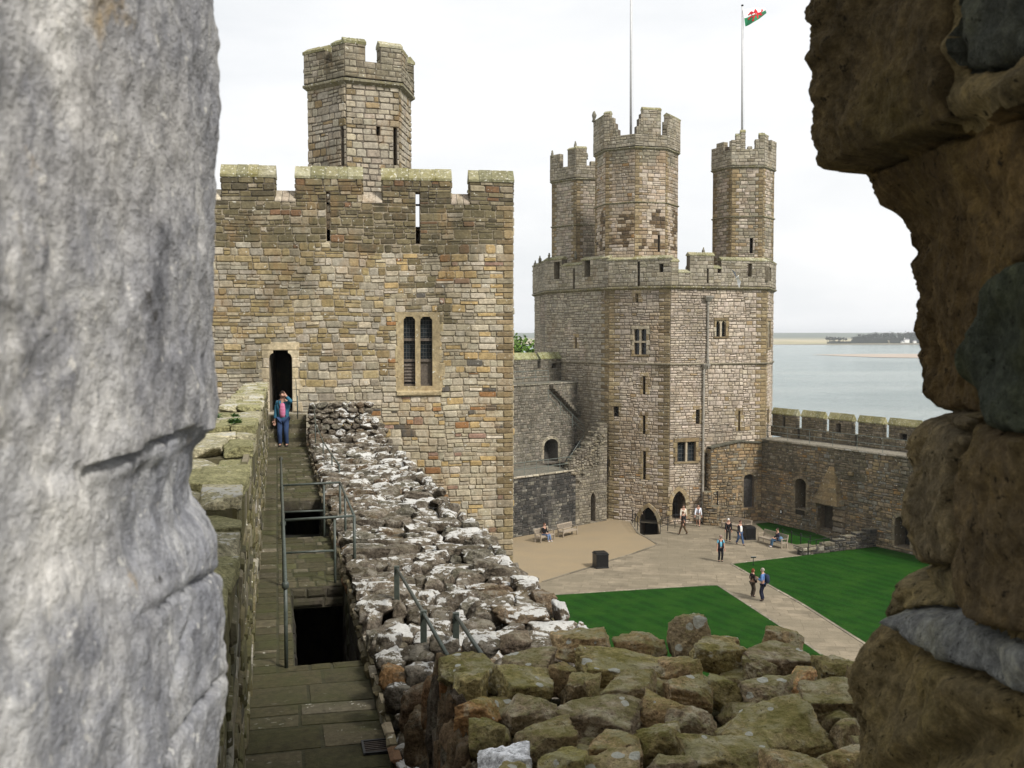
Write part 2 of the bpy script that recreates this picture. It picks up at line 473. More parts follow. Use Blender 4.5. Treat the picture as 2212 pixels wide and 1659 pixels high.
def coping(mb, w, u0, u1, z, rise, thick, over=.05, d0=0.0, pal=None, ls=.45, ridge=.5, m=0):
    """pitched coping slabs along a merlon: front eave at depth d0, back eave at d0 - thick"""
    pal = pal or [(3, (.25, .23, .13)), (2, (.30, .28, .18)), (2, (.19, .18, .10))]
    p = u0 - over
    e = u1 + over
    while p < e - .02:
        q = p + ls * RU(.7, 1.3)
        if e - q < ls * .5: q = e
        j = RU(-.015, .015); c = pick(pal)
        a, b = p + .004, q - .004
        fr, bk, rd = d0 + over, d0 - thick - over, d0 - thick * ridge
        vs = []
        for u in (a, b):
            vs += [w.pt(u, z, fr), w.pt(u, z + .09 + j, fr + .005), w.pt(u, z + rise + j, rd), w.pt(u, z + .09 + j, bk), w.pt(u, z, bk)]
        fs = [(0, 5, 6, 1), (1, 6, 7, 2), (2, 7, 8, 3), (3, 8, 9, 4), (4, 9, 5, 0), (0, 1, 2, 3, 4), (9, 8, 7, 6, 5)]
        mb.add(vs, fs, c, m)
        p = q

def block(mb, w, u0, u1, z0, z1, thick, st, d0=0.0, sides=True, col=(.13, .11, .085), holes=(), back=True):
    """a stone-faced block of wall: front masonry, plain core, masonry on the two ends"""
    panel(mb, w, u0, u1, z0, z1, holes, d0, col)
    if back: panel(mb, w, u0, u1, z0, z1, holes, d0 - thick, (.2, .17, .13))
    mb.quad(w.pt(u0, z1, d0), w.pt(u1, z1, d0), w.pt(u1, z1, d0-thick), w.pt(u0, z1, d0-thick), (.15, .135, .09))
    W0 = w if d0 == 0 else w.off(d0)
    masonry(mb, W0, u0, u1, z0, z1, holes, st)
    for u, flip in ((u0, 0), (u1, 1)):
        mb.quad(w.pt(u, z0, d0), w.pt(u, z0, d0-thick), w.pt(u, z1, d0-thick), w.pt(u, z1, d0), col)
        if sides:
            a, b = w.pt(u, 0, d0 - thick), w.pt(u, 0, d0)
            s = Wall(a, b) if not flip else Wall(b, a)
            s2 = dict(st); s2['qa'] = s2['qb'] = None; s2['colf'] = None
            if s2.get('pal') is None: s2['pal'] = PAL_TAN
            masonry(mb, s, .01, thick - .01, z0, z1, (), s2)

def ring(mb, poly, z0, z1, proj0, proj1, col=(.2, .18, .12), c=None, span=None):
    """moulded string course round a polygon (list of plan points); proj = how far it stands out below/above"""
    c = Vector((sum(p[0] for p in poly)/len(poly), sum(p[1] for p in poly)/len(poly), 0))
    n = len(poly)
    prof = [(-.05, z0), (proj0, z0 + (z1-z0)*.25), (proj1, z0 + (z1-z0)*.55), (proj1, z0 + (z1-z0)*.8), (-.05, z1)]
    def offset(i, d):
        a = Vector(poly[i-1] + (0,)) if len(poly[i-1]) == 2 else Vector(poly[i-1])
        p = Vector((poly[i][0], poly[i][1], 0)); a = Vector((poly[i-1][0], poly[i-1][1], 0)); b = Vector((poly[(i+1) % n][0], poly[(i+1) % n][1], 0))
        d1 = (p - a).normalized(); d2 = (b - p).normalized()
        n1 = Vector((d1.y, -d1.x, 0)); n2 = Vector((d2.y, -d2.x, 0)); m = (n1 + n2).normalized()
        return p + m * (d / max(.3, m.dot(n1)))
    for i in range(n):
        j = (i+1) % n
        L = (Vector((poly[j][0], poly[j][1], 0)) - Vector((poly[i][0], poly[i][1], 0))).length
        ns = max(1, int(L / .8))
        for s in range(ns):
            k = RU(.75, 1.2); cc = (col[0]*k, col[1]*k, col[2]*k); o = RU(-.015, .015)
            rows = []
            for d, z in prof:
                A, B = offset(i, d + (o if d > 0 else 0)), offset(j, d + (o if d > 0 else 0))
                rows.append((A.lerp(B, s/ns), A.lerp(B, (s+1)/ns), z + o * .5))
            for (a, b, z), (a2, b2, zz) in zip(rows, rows[1:]):
                mb.quad((a.x, a.y, z), (b.x, b.y, z), (b2.x, b2.y, zz), (a2.x, a2.y, zz), cc)

def regular(cx, cy, R, n, phase):
    return [(cx + R*math.cos(phase + 2*math.pi*i/n), cy + R*math.sin(phase + 2*math.pi*i/n)) for i in range(n)]
def scaled(poly, k):
    cx = sum(p[0] for p in poly)/len(poly); cy = sum(p[1] for p in poly)/len(poly)
    return [(cx + (p[0]-cx)*k, cy + (p[1]-cy)*k) for p in poly]

PAL_TAN = [(5, (.41, .35, .25)), (4, (.37, .32, .235)), (2, (.31, .26, .175)), (2, (.45, .39, .29)), (.4, (.32, .235, .12))]
PAL_BROWN = [(4, (.235, .18, .10)), (3, (.28, .215, .12)), (2, (.18, .135, .075)), (1, (.32, .255, .155))]
PAL_NEAR = [(7, (.415, .36, .26)), (5, (.38, .335, .25)), (3, (.33, .28, .195)), (2.2, (.41, .295, .14)), (.45, (.27, .14, .06)), (.4, (.28, .18, .13)), (.3, (.10, .09, .075)), (1.2, (.49, .43, .33))]
PAL_NEARDARK = [(5, (.135, .112, .062)), (4, (.175, .145, .083)), (2, (.09, .075, .045)), (2, (.26, .22, .15)), (.6, (.17, .10, .055)), (.6, (.36, .32, .24))]
PAL_OCHRE = [(4, (.27, .21, .105)), (3, (.34, .265, .145)), (2, (.215, .165, .085)), (2, (.40, .345, .24))]
PAL_CREAM = [(3, (.48, .39, .25)), (3, (.43, .355, .235)), (2, (.52, .44, .31))]
PAL_YELLOW = [(3, (.37, .295, .17)), (2, (.33, .265, .16))]
PAL_GREY = [(4, (.36, .32, .245)), (4, (.32, .285, .22)), (2, (.40, .35, .265)), (2, (.26, .225, .165))]
PAL_EAGLE = [(5, (.45, .38, .30)), (4, (.41, .345, .275)), (2, (.36, .295, .22)), (2, (.49, .415, .335)), (.2, (.34, .25, .14))]
PAL_EWARM = [(4, (.41, .325, .235)), (3, (.37, .30, .22)), (2, (.30, .225, .145)), (1.5, (.45, .38, .295)), (.2, (.30, .18, .08))]
PAL_DIRTY = [(4, (.27, .24, .175)), (3, (.32, .28, .205)), (2, (.215, .185, .13)), (1, (.36, .32, .24))]
PAL_COURT = [(4, (.245, .19, .12)), (4, (.195, .152, .095)), (3, (.145, .115, .075)), (2, (.29, .22, .125)), (1.5, (.22, .195, .15)), (.3, (.28, .17, .07))]
PAL_BLACK = [(4, (.045, .043, .038)), (3, (.07, .064, .054)), (2, (.10, .092, .078)), (.5, (.2, .185, .15))]

# ================================================================== SETTING
def sheet(name, pts, z, mat, holes=(), sub=0):
    loops = [[Vector((p[0], p[1], z)) for p in pts]] + [[Vector((p[0], p[1], z)) for p in h] for h in holes]
    tris = tessellate_polygon(loops); flat = [p for l in loops for p in l]
    bm = bmesh.new(); vs = [bm.verts.new(p) for p in flat]
    for t in tris:
        f = bm.faces.new([vs[i] for i in t])
        if f.normal.z < 0 or (f.normal_update() or f.normal.z < 0): f.normal_flip()
    me = bpy.data.meshes.new(name); bm.to_mesh(me); bm.free()
    me.materials.append(mat)
    o = link(name, me); tag(o, kind='structure'); return o

# -- Eagle-side tower plan is needed by the pavement, so its corners come first
EV = [(2.14, 94.0), (3.03, 87.0), (7.77, 80.0), (12.3, 77.5), (20.4, 80.0), (22.1, 84.5), (21.6, 92), (16.5, 99.5), (8.5, 100.5)]
FA, FB, FC, FD, FZ = Wall(EV[1], EV[2]), Wall(EV[2], EV[3]), Wall(EV[3], EV[4]), Wall(EV[4], EV[5]), Wall(EV[0], EV[1])
CW_P = (20.0, 79.3); CW_D = Vector((.5, -.866, 0)); CW_LEN = 44.0
CW = Wall(CW_P, (CW_P[0] + CW_D.x*CW_LEN, CW_P[1] + CW_D.y*CW_LEN))        # right curtain, court face (outside = court side)
LW = Wall((-2.6, 70.05), (7.6, 79.35))                                         # low dark wall on the left of the court
UW = Wall((-3.2, 74.8), (5.7, 83.6))                                         # high wall behind it

pitA = FB.hit(1381, 1120)[0]; pitB = FB.hit(1422, 1120)[0]
pit_far = [FB.pt(pitA, 0), FB.pt(pitB, 0)]
pit_near = [gz(1383, 1156), gz(1426, 1154)]
PIT = [xy(pit_near[0]), xy(pit_near[1]), xy(pit_far[1]), xy(pit_far[0])]

def m_ground():
    k = NT('trodden_earth'); c = k.mix(k.noise(.6, 5).outputs['Fac'], (.16, .14, .10), (.10, .11, .06))
    return k.fin(c, .95, k.bump(k.noise(8, 5).outputs['Fac'], .03))
def m_gravel():
    k = NT('sandy_gravel')
    c = k.ramp(k.noise(14, 6, .8).outputs['Fac'], [(.25, (.16, .115, .062)), (.5, (.26, .20, .12)), (.75, (.37, .30, .20))])
    c = k.mix(k.ramp(k.noise(.35, 4, .6).outputs['Fac'], [(.4, 0), (.7, .55)]), c, (.21, .17, .115))
    return k.fin(c, .95, k.bump(k.noise(30, 3, .8).outputs['Fac'], .02))
def m_paving():
    k = NT('worn_flag_paving')
    rot = k.n('ShaderNodeMapping', Vector=k.tc, Rotation=(0, 0, rad(9)))
    wob = k.noise(.8, 3, vec=rot.outputs[0])
    v = k.n('ShaderNodeVectorMath', _operation='ADD', i0=rot.outputs[0], i1=k.mix(1.0, wob.outputs['Color'], (.12, .12, .12), 'MULTIPLY'))
    br = k.n('ShaderNodeTexBrick', Scale=1.0, Mortar_Size=.012, Mortar_Smooth=.4, Brick_Width=1.15, Row_Height=.62, Vector=v.outputs[0],
             Color1=(.17, .142, .098, 1), Color2=(.26, .215, .15, 1), Mortar=(.13, .11, .072, 1))
    br.offset = .37; br.squash = 1.3; br.squash_frequency = 3
    c = k.mix(1.0, br.outputs['Color'], k.ramp(k.noise(1.1, 6, .7).outputs['Fac'], [(.3, .66), (.7, 1.22)]), 'MULTIPLY')
    c = k.mix(k.ramp(k.noise(.22, 4, .6).outputs['Fac'], [(.42, 0), (.62, .8)]), c, (.18, .152, .104))
    c = k.mix(1.0, c, k.ramp(k.noise(16, 5, .8).outputs['Fac'], [(.3, .8), (.7, 1.2)]), 'MULTIPLY')
    return k.fin(c, .9, k.bump(k.math('SUBTRACT', k.noise(9, 5).outputs['Fac'], br.outputs['Fac']), .012))
def m_grass():
    k = NT('mown_grass')
    mp = k.n('ShaderNodeMapping', Vector=k.tc, Rotation=(0, 0, rad(-32)))
    wv = k.n('ShaderNodeTexWave', Scale=.32, Distortion=1.2, Detail=2, Vector=mp.outputs[0])
    c = k.mix(k.ramp(wv.outputs['Fac'], [(.2, 0), (.8, 1)]), (.0062, .040, .0012), (.0085, .052, .0018))
    c = k.mix(k.ramp(k.noise(.5, 6, .7).outputs['Fac'], [(.45, 0), (.7, .8)]), c, (.022, .074, .005))
    c = k.mix(1.0, c, k.ramp(k.noise(7, 6, .8).outputs['Fac'], [(.3, .62), (.7, 1.4)]), 'MULTIPLY')
    h = k.noise(22, 6, .85).outputs['Fac']
    return k.fin(c, .9, k.bump(h, .06), .1)
M['ground'], M['gravel'], M['paving'], M['grass'] = m_ground(), m_gravel(), m_paving(), m_grass()

sheet('ground', [(-150, -60), (30, -60), (48, 22), (27, 81), (24, 150), (-150, 150)], -.02, M['ground'], [PIT])
# paved court (its sheet reaches under walls), gravel corner, lawns
court_far = [(24.0, 81.0), (18.0, 83.0)]
sheet('paving', [(-3, 8), (44, 8), (44, 44), (21.2, 79.6), (15, 83), (6, 83), (-3, 72.6)], -.006, M['paving'], [PIT])
gk = [gz(1172, 1257), gz(1230, 1239), gz(1280, 1224), gz(1312, 1213), gz(1365, 1197), gz(1421, 1177), gz(1398, 1162), gz(1378, 1152), gz(1364, 1130)]
sheet('gravel', [(-.1, 50)] + [xy(gz(1110, 1276))] + [xy(p) for p in gk] + [(8.5, 80.5), (-.1, 74.5)], .002, M['gravel'])
la = [gz(1040, 1296), gz(1183, 1286), gz(1320, 1277), gz(1450, 1269), gz(1536, 1264), gz(1551, 1264), gz(1683, 1350), gz(1776, 1414), gz(1900, 1500)]
sheet('lawn', [xy(p) for p in la] + [(17.2, 20), (-1.0, 20)], .006, M['grass'])
lb = [gz(1579, 1218), gz(1730, 1200), gz(1893, 1181)]
cwb = [CW.pt(u, 0, .05) for u in (11.3, 40)]
sheet('lawn', [xy(p) for p in (gz(2075, 1530), gz(1880, 1398), gz(1730, 1303))] + [xy(p) for p in lb] + [xy(cwb[0]), xy(cwb[1])], .006, M['grass'])
sheet('lawn', [xy(gz(1686, 1128)), xy(gz(1632, 1131)), xy(gz(1655, 1150)), xy(gz(1688, 1168)), xy(gz(1745, 1183)), xy(gz(1812, 1170))] + [xy(CW.pt(5.6, 0, .06)), xy(CW.pt(.9, 0, .06))], .006, M['grass'])

def kerb(pts, wid, hgt, name='kerb', col=(.17, .145, .105), parent=None):
    mb = MB()
    for a, b in zip(pts, pts[1:]):
        a, b = Vector((a[0], a[1], 0)), Vector((b[0], b[1], 0)); L = (b-a).length; d = (b-a)/L; nn = Vector((d.y, -d.x, 0))
        n = max(1, int(L/.7))
        for i in range(n):
            p, q = a + d*(L*i/n + .008), a + d*(L*(i+1)/n - .008); k = RU(.75, 1.25); h = hgt*RU(.7, 1.2); c = (col[0]*k, col[1]*k, col[2]*k)
            o = [p - nn*wid/2, q - nn*wid/2, q + nn*wid/2, p + nn*wid/2]
            mb.add([(v.x, v.y, -.05) for v in o] + [(v.x, v.y, h) for v in o], [(0,1,5,4), (1,2,6,5), (2,3,7,6), (3,0,4,7), (4,5,6,7)], c)
    return mb
o = kerb(gk, .16, .035).build('kerb', M['court']); tag(o, kind='structure')
o = kerb(la[1:8], .18, .02, col=(.22, .19, .14)).build('kerb', M['court']); tag(o, kind='structure')
o = kerb([gz(1880, 1398), gz(1730, 1303), gz(1579, 1218), gz(1730, 1200)], .18, .02, col=(.22, .19, .14)).build('kerb', M['court']); tag(o, kind='structure')

# pit with steps down to the pointed doorway
mb = MB()
n0, n1, f1, f0 = [Vector((p[0], p[1], 0)) for p in PIT]
for i in range(6):
    a, b = i/6.0, (i+1)/6.0; z = -.2*(i+1)
    p, q, r, s = n0.lerp(f0, a), n1.lerp(f1, a), n1.lerp(f1, b), n0.lerp(f0, b)
    c = (.16, .14, .10)
    mb.quad((p.x, p.y, z+.2), (q.x, q.y, z+.2), (q.x, q.y, z), (p.x, p.y, z), c)
    mb.quad((p.x, p.y, z), (q.x, q.y, z), (r.x, r.y, z), (s.x, s.y, z), c)
for a, b in ((f0, n0), (n1, f1)):
    w = Wall(a, b); panel(mb, w, 0, w.L, -1.4, -.02); masonry(mb, w, 0, w.L, -1.3, -.0, (), dict(pal=PAL_COURT))
o = mb.build('steps', M['court']); tag(o, kind='structure')

# sea, sandbank, far shore
def m_sea():
    k = NT('rippled_sea')
    mp = k.n('ShaderNodeMapping', Vector=k.tc, Scale=(.10, .15, .1), Rotation=(0, 0, rad(12)))
    h1 = k.noise(1.0, 8, .68, vec=mp.outputs[0]).outputs['Fac']
    mp2 = k.n('ShaderNodeMapping', Vector=k.tc, Scale=(.006, .022, .02))
    h2 = k.noise(1.0, 4, .6, vec=mp2.outputs[0]).outputs['Fac']
    c = k.mix(k.ramp(h2, [(.4, 0), (.65, 1)]), (.17, .235, .225), (.27, .32, .30))
    r = k.ramp(h2, [(.35, .10), (.7, .22)])
    return k.fin(c, r, k.bump(h1, 6.0, 1.0), .5)
SEA_Z = -6.0
sheet('sea', [(30, -300), (9000, -300), (9000, 9000), (-9000, 9000), (-9000, 150.0), (24, 150), (30, 81), (48, 24)], SEA_Z, m_sea())
def m_sand():
    k = NT('wet_sand'); c = k.mix(k.noise(.02, 4).outputs['Fac'], (.33, .27, .215), (.41, .345, .28)); return k.fin(c, .8)
sb = [gz(x, y, SEA_Z) for x, y in ((1752, 766.6), (1820, 769.5), (1900, 772.5), (2010, 774), (2120, 773), (2200, 769), (2100, 766), (1960, 764.6), (1860, 765))]
tag(sheet('sandbank', [xy(p) for p in sb], SEA_Z + .25, m_sand()), kind='structure')

def m_land():
    k = NT('distant_fields')
    sep = k.n('ShaderNodeSeparateXYZ', i0=k.tc)
    mp = k.n('ShaderNodeMapping', Vector=k.tc, Scale=(.0035, .0016, 1))
    f = k.noise(1.0, 5, .6, vec=mp.outputs[0]).outputs['Fac']
    c = k.ramp(f, [(.3, (.17, .19, .11)), (.45, (.36, .31, .19)), (.6, (.42, .37, .24)), (.72, (.16, .18, .10))])
    far = k.n('ShaderNodeMapRange', Value=sep.outputs['Y'], From_Min=2900.0, From_Max=3500.0)
    c = k.mix(far.outputs[0], c, k.mix(k.noise(.004, 6).outputs['Fac'], (.09, .11, .085), (.14, .16, .125)))
    nr = k.n('ShaderNodeMapRange', Value=sep.outputs['Y'], From_Min=1835.0, From_Max=1865.0)
    c = k.mix(nr.outputs[0], (.12, .11, .09), c)
    return k.fin(c, 1.0, None, .05)
bm = bmesh.new(); NX, NY = 90, 60; grid = []
for j in range(NY+1):
    Y = 1800 + (6500-1800) * (j/NY)**1.6
    row = []
    for i in range(NX+1):
        X = -4500 + 9000*i/NX
        f = max(0, min(1, (Y-1800)/60.0)); g = max(0, min(1, (Y-2900)/1800.0)); g = g*g*(3-2*g)
        z = SEA_Z - .5 + 2.2*f + g*(22 + 5*noise.noise(Vector((X*.0012, Y*.0008, 3.3)))) + 1.2*f*noise.noise(Vector((X*.004, Y*.004, 1)))
        row.append(bm.verts.new((X + 0, Y + 18*noise.noise(Vector((X*.003, 0, 9))) , z)))
    grid.append(row)
for j in range(NY):
    for i in range(NX):
        bm.faces.new((grid[j][i], grid[j][i+1], grid[j+1][i+1], grid[j+1][i]))
me = bpy.data.meshes.new('hills'); bm.to_mesh(me); bm.free(); me.materials.append(m_land())
o = link('hills', me); tag(o, kind='structure')

# ================================================================== NEAR TOWER (square, right behind the wall walk)
ANG = rad(8)
_p = at(607, 800, 33.0)
_u = Vector((math.cos(ANG), math.sin(ANG), 0))
_q = Vector((_p.x, _p.y, 0)) - _u * 6.0
T0 = Wall(xy(_q), xy(_q + _u * 10))
uR = T0.hit(1108.5, 700)[0]
TW = Wall(xy(_q), xy(_q + _u * uR))
tower = empty('square_tower', TW.pt(uR/2, 0, -4), 'big square stone tower with a slim turret on top, behind the wall walk', 'tower')
zS = TW.z(700, 437); zE = TW.z(700, 386); zT = TW.z(700, 363); zRoof = TW.z(700, 492)
DEP = 9.0
door = TW.rect(582, 757, 631, 868); door[2] = door[3] - 2.05
win = TW.rect(872, 684, 934, 834)
s2l = TW.rect(705, 440, 713, 521); s2u = TW.rect(705, 414, 713, 438); s3l = TW.rect(898, 440, 907.5, 490); s3u = TW.rect(898, 415, 907.5, 438); s3d = TW.rect(898, 490, 907.5, 527)
s2 = [s2l[0], s2l[1], s2l[2], zS]; s3 = [s3l[0], s3l[1], zRoof, zS]
merl = [TW.rect(a, 386, b, 437)[:2] for a, b in ((478, 593), (639, 782), (826, 974), (1015, 1108.5))]
merl = [[merl[0][0]-2.0-.8-1.6, merl[0][0]-.8-.35]] + merl
merl[-1][1] = uR

def ncol(u, z):
    x = noise.noise(Vector((u*.5, z*.5, 2.0)))
    if z > zS - 1.55 + .5*x: return PAL_NEARDARK
    dk = u - 8.0
    if zS - 6.2 < z < zS - .6 and u < 9.6 and x > -.35: return PAL_OCHRE if random.random() < .55 else PAL_GREY
    if z < TW.z(600, 690) and u < 7.6: return PAL_GREY
    if x > .3 and z > zS - 5: return PAL_NEARDARK if random.random() < .35 else PAL_NEAR
    return PAL_NEAR
nst = dict(h=(.12, .26), w=(.22, .62), dep=(.012, .048), octo=True, jit=.012, colf=ncol, qb=PAL_BROWN + [(3, (.30, .25, .17))], qw=(.34, .58), split=.3, gap=.009)
holes_b = [door, win, s2, s3, s3d]
ex = [[door[0]-.22, door[1]+.22, door[2], door[3]+.22], [win[0]-.24, win[1]+.24, win[2]-.2, win[3]+.12]]
mb = MB()
panel(mb, TW, 0, uR, 0, zS, holes_b, 0, (.30, .255, .185))
masonry(mb, TW, 0, uR, 4.0, zS, holes_b + ex, nst)
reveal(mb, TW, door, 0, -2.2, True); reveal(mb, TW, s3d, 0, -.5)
for h in (s2, s3): reveal(mb, TW, h, 0, -.55, False, (.30, .21, .10))
# back of parapet, other three sides, roof
panel(mb, TW, 0, uR, zRoof, zS, [s2, s3], -.55, (.22, .19, .14))
back = TW.off(-DEP)
mb.quad(TW.pt(0, zRoof, -.5), TW.pt(uR, zRoof, -.5), TW.pt(uR, zRoof, -DEP), TW.pt(0, zRoof, -DEP), (.15, .14, .12))
for W in (Wall(TW.pt(uR, 0), TW.pt(uR, 0, -DEP)), Wall(TW.pt(0, 0, -DEP), TW.pt(0, 0)), Wall(TW.pt(uR, 0, -DEP), TW.pt(0, 0, -DEP))):
    panel(mb, W, 0, W.L, 0, zS)
    masonry(mb, W, 0, W.L, 9.0, zS, (), dict(nst, h=(.25, .4), w=(.5, .9), colf=lambda u, z: PAL_NEAR))
wallo = mb.build('wall', M['near'], tower)

# pale sills in the crenels
for a, b in zip(merl, merl[1:]):
    mb = MB(); n = 3
    for i in range(n):
        u0 = a[1] + (b[0]-a[1])*i/n; u1 = a[1] + (b[0]-a[1])*(i+1)/n
        vs = [TW.pt(u, z, d) for u in (u0+.008, u1-.008) for z, d in ((zS, .04), (zS+.05, .04), (zS+.42, -.42), (zS+.42, -.6), (zS, -.6))]
        mb.add(vs, [(0,5,6,1), (1,6,7,2), (2,7,8,3), (3,8,9,4), (0,1,2,3,4), (9,8,7,6,5)], pick([(1, (.42, .36, .275)), (1, (.38, .32, .245))]))
    mb.build('sill', M['near'], tower)
for i, (a, b) in enumerate(merl):
    mb = MB(); hs = [[s2[0], s2[1], zS, s2u[3]]] if i == 2 else ([[s3[0], s3[1], zS, s3u[3]]] if i == 3 else [])
    block(mb, TW, a, b, zS, zE, .55, dict(nst, qb=None, pal=PAL_NEARDARK, colf=lambda u, z: PAL_NEARDARK), holes=hs)
    for h in hs: reveal(mb, TW, h, 0, -.55, False, (.25, .19, .10))
    mo = mb.build('merlon', M['near'], tower)
    mb = MB(); coping(mb, TW, a, b, zE, zT - zE + .1, .55, .04); mb.build('coping', M['cope'], mo)

# doorway surround
mb = MB()
surround(mb, TW, door, 'shoulder', .26, PAL_CREAM, .03, .36)
mb.build('door_surround', M['near'], tower)
# two-light window in a yellow frame
mb = MB(); fr = TW.rect(859, 674, 950, 846); m0 = TW.rect(897, 700, 908, 800)
Lw, Rw = [win[0], m0[0], win[2], win[3]], [m0[1], win[1], win[2], win[3]]
panel(mb, TW, fr[0], fr[1], fr[2], fr[3], [Lw, Rw], .035, (.36, .285, .165))
for x0, x1, z0, z1 in ((fr[0], fr[0], fr[2], fr[3]), (fr[1], fr[1], fr[2], fr[3])):
    mb.quad(TW.pt(x0, z0, -.02), TW.pt(x0, z0, .035), TW.pt(x0, z1, .035), TW.pt(x0, z1, -.02), (.38, .30, .15))
z = fr[2]
while z < fr[3] - .1:                                   # long and short frame stones
    zn = min(z + RU(.3, .6), fr[3])
    for s in (0, 1):
        e = RU(.04, .2)
        if s == 0: stone(mb, TW, fr[0]-e, fr[0]+.2, z, zn, .03, pick(PAL_YELLOW), .01, .003, 0, .06)
        else: stone(mb, TW, fr[1]-.2, fr[1]+e, z, zn, .03, pick(PAL_YELLOW), .01, .003, 0, .06)
    z = zn
stone(mb, TW, fr[0]-.05, fr[1]+.05, fr[2]-.14, fr[2]+.04, .09, pick(PAL_YELLOW), .01, .003, 0, .1)
for h in (Lw, Rw):
    reveal(mb, TW, h, .035, -.22, False, (.33, .26, .13)); arch_fill(mb, TW, h, 'shoulder', .034, -.2, (.35, .28, .16))
wo = mb.build('window', M['near'], tower)
for k, h in enumerate((Lw, Rw)):
    H = h[3]-h[2]; W = h[1]-h[0]
    mb = MB(); mb.quad(TW.pt(h[0], h[2], -.2), TW.pt(h[1], h[2], -.2), TW.pt(h[1], h[3], -.2), TW.pt(h[0], h[3], -.2), (.1, .1, .1))
    mb.build('pane', M['glass'], wo)
    mb = MB()
    for i in range(1, 4): 
        u = h[0] + W*i/4; mb.tube([TW.pt(u, h[2]+H*.37, -.19), TW.pt(u, h[3], -.19)], .006, 4)
    for i in range(1, 11):
        z = h[2] + H*.37 + H*.63*i/11; mb.tube([TW.pt(h[0], z, -.19), TW.pt(h[1], z, -.19)], .006, 4)
    mb.build('lead_lattice', M['lead'], wo)
    mb = MB()
    for f0, f1 in ((.35, .39), (.65, .69), (.0, .03)):
        a, b = h[2]+H*f0, h[2]+H*f1
        vs = [TW.pt(u, z, d) for d in (-.19, -.11) for u, z in ((h[0], a), (h[1], a), (h[1], b), (h[0], b))]
        mb.add(vs, [(4,5,6,7), (0,1,5,4), (1,2,6,5), (2,3,7,6), (3,0,4,7)], (.1,.1,.1))
        mb.build('transom', M['oak'], wo); mb = MB()
    if k == 0:
        for i in range(6):
            z = h[2] + H*(.06 + .27*i/6)
            vs = [TW.pt(h[0]+.02, z, -.12), TW.pt(h[1]-.02, z, -.12), TW.pt(h[1]-.02, z+.09, -.18), TW.pt(h[0]+.02, z+.09, -.18)]
            mb.add(vs + [(p[0], p[1], p[2]+.02) for p in vs], [(0,1,2,3), (7,6,5,4), (0,4,5,1), (2,6,7,3)], (.1,.1,.1))
    else:
        vs = [TW.pt(u, z, -.17) for u, z in ((h[0], h[2]), (h[1], h[2]), (h[1], h[2]+H*.36), (h[0], h[2]+H*.36))]
        mb.add(vs, [(0,1,2,3)], (.1,.1,.1))
    mb.build('shutter', M['oak'], wo)

def turret(parent, poly, z0, zs, z_sill, z_top, over, segs, st, parst, mat, string2=None, slits=(), cop=True, thick=.45, name='turret'):
    """many-sided stair turret: shaft, string course, crenellated parapet; segs[face] = [(f0, f1, top)]"""
    n = len(poly); mb = MB()
    for i in range(n):
        w = Wall(poly[i], poly[(i+1) % n])
        hs = [list(w.rect(*s)) for fi, s in slits if fi == i]
        toward = (EYE - Vector(w.pt(w.L/2, 15))).dot(w.n) > -2
        panel(mb, w, 0, w.L, z0, zs, hs)
        for h in hs: reveal(mb, w, h, 0, -.4)
        masonry(mb, w, 0, w.L, z0, zs, hs, st if toward else dict(st, h=(.4, .6), w=(.8, 1.2)))
    sh = mb.build(name, mat, parent)
    mb = MB(); ring(mb, poly, zs - .12, zs + .22, .04, .17); mb.build('string_course', M['cope'], sh)
    if string2 is not None:
        mb = MB(); ring(mb, poly, string2 - .1, string2 + .12, .03, .11); mb.build('string_course', M['cope'], sh)
    pp = scaled(poly, over); mb = MB(); runs = []
    for i in range(n):
        w = Wall(pp[i], pp[(i+1) % n])
        block(mb, w, 0, w.L, zs + .2, z_sill, thick, parst, sides=False)
        for f0, f1, t in segs.get(i, []):
            zt = z_sill + (z_top - z_sill) * t
            a, b = f0*w.L, f1*w.L
            block(mb, w, a, b, z_sill, zt - (.16 if cop and t > .8 else 0), thick, parst, sides=(b-a) > .3)
            if cop and t > .8: mc = MB(); coping(mc, w, a, b, zt - .18, .26, thick, .035, ls=.5); runs.append(mc)
    # floor of the turret top
    mb.add([(p[0], p[1], zs + .3) for p in pp], [tuple(range(n))], (.14, .13, .11))
    pa = mb.build('parapet', mat, sh)
    for mc in runs: mc.build('coping', M['cope'], pa)
    return sh

# hexagonal turret rising from the roof of the near tower
zt = lambda y: at(800, y, 36.6).z
c = at(779, 300, 38.2); R = 1.98
vd = math.atan2(-c.y, -c.x) + rad(15)             # direction the broad face looks in
hexp = regular(c.x, c.y, R, 6, vd - rad(30))      # face 0 lies between corners 0 and 1
tst = dict(octo=True, h=(.17, .30), w=(.25, .6), dep=(.01, .04), pal=PAL_GREY + [(3, (.34, .29, .22)), (1, (.27, .20, .11))], qa=PAL_BROWN[:1] + PAL_TAN, qb=PAL_BROWN[:1] + PAL_TAN, qw=(.22, .36))
pst = dict(h=(.15, .26), w=(.25, .5), dep=(.01, .035), pal=PAL_DIRTY)
tsegs = {0: [(0, .36, 1), (.62, 1, 1)], 5: [(0, .52, .86), (.7, 1, .97)], 1: [(0, .42, .9)], 2: [(.0, .2, 1)], 3: [], 4: []}
turret(tower, hexp, zRoof - .3, zt(184), zt(136), zt(90), 1.075, tsegs, tst, pst, M['near'],
       slits=[(5, (737, 273, 743, 358)), (0, (850, 276, 857, 357)), (0, (813, 273, 821, 293))])

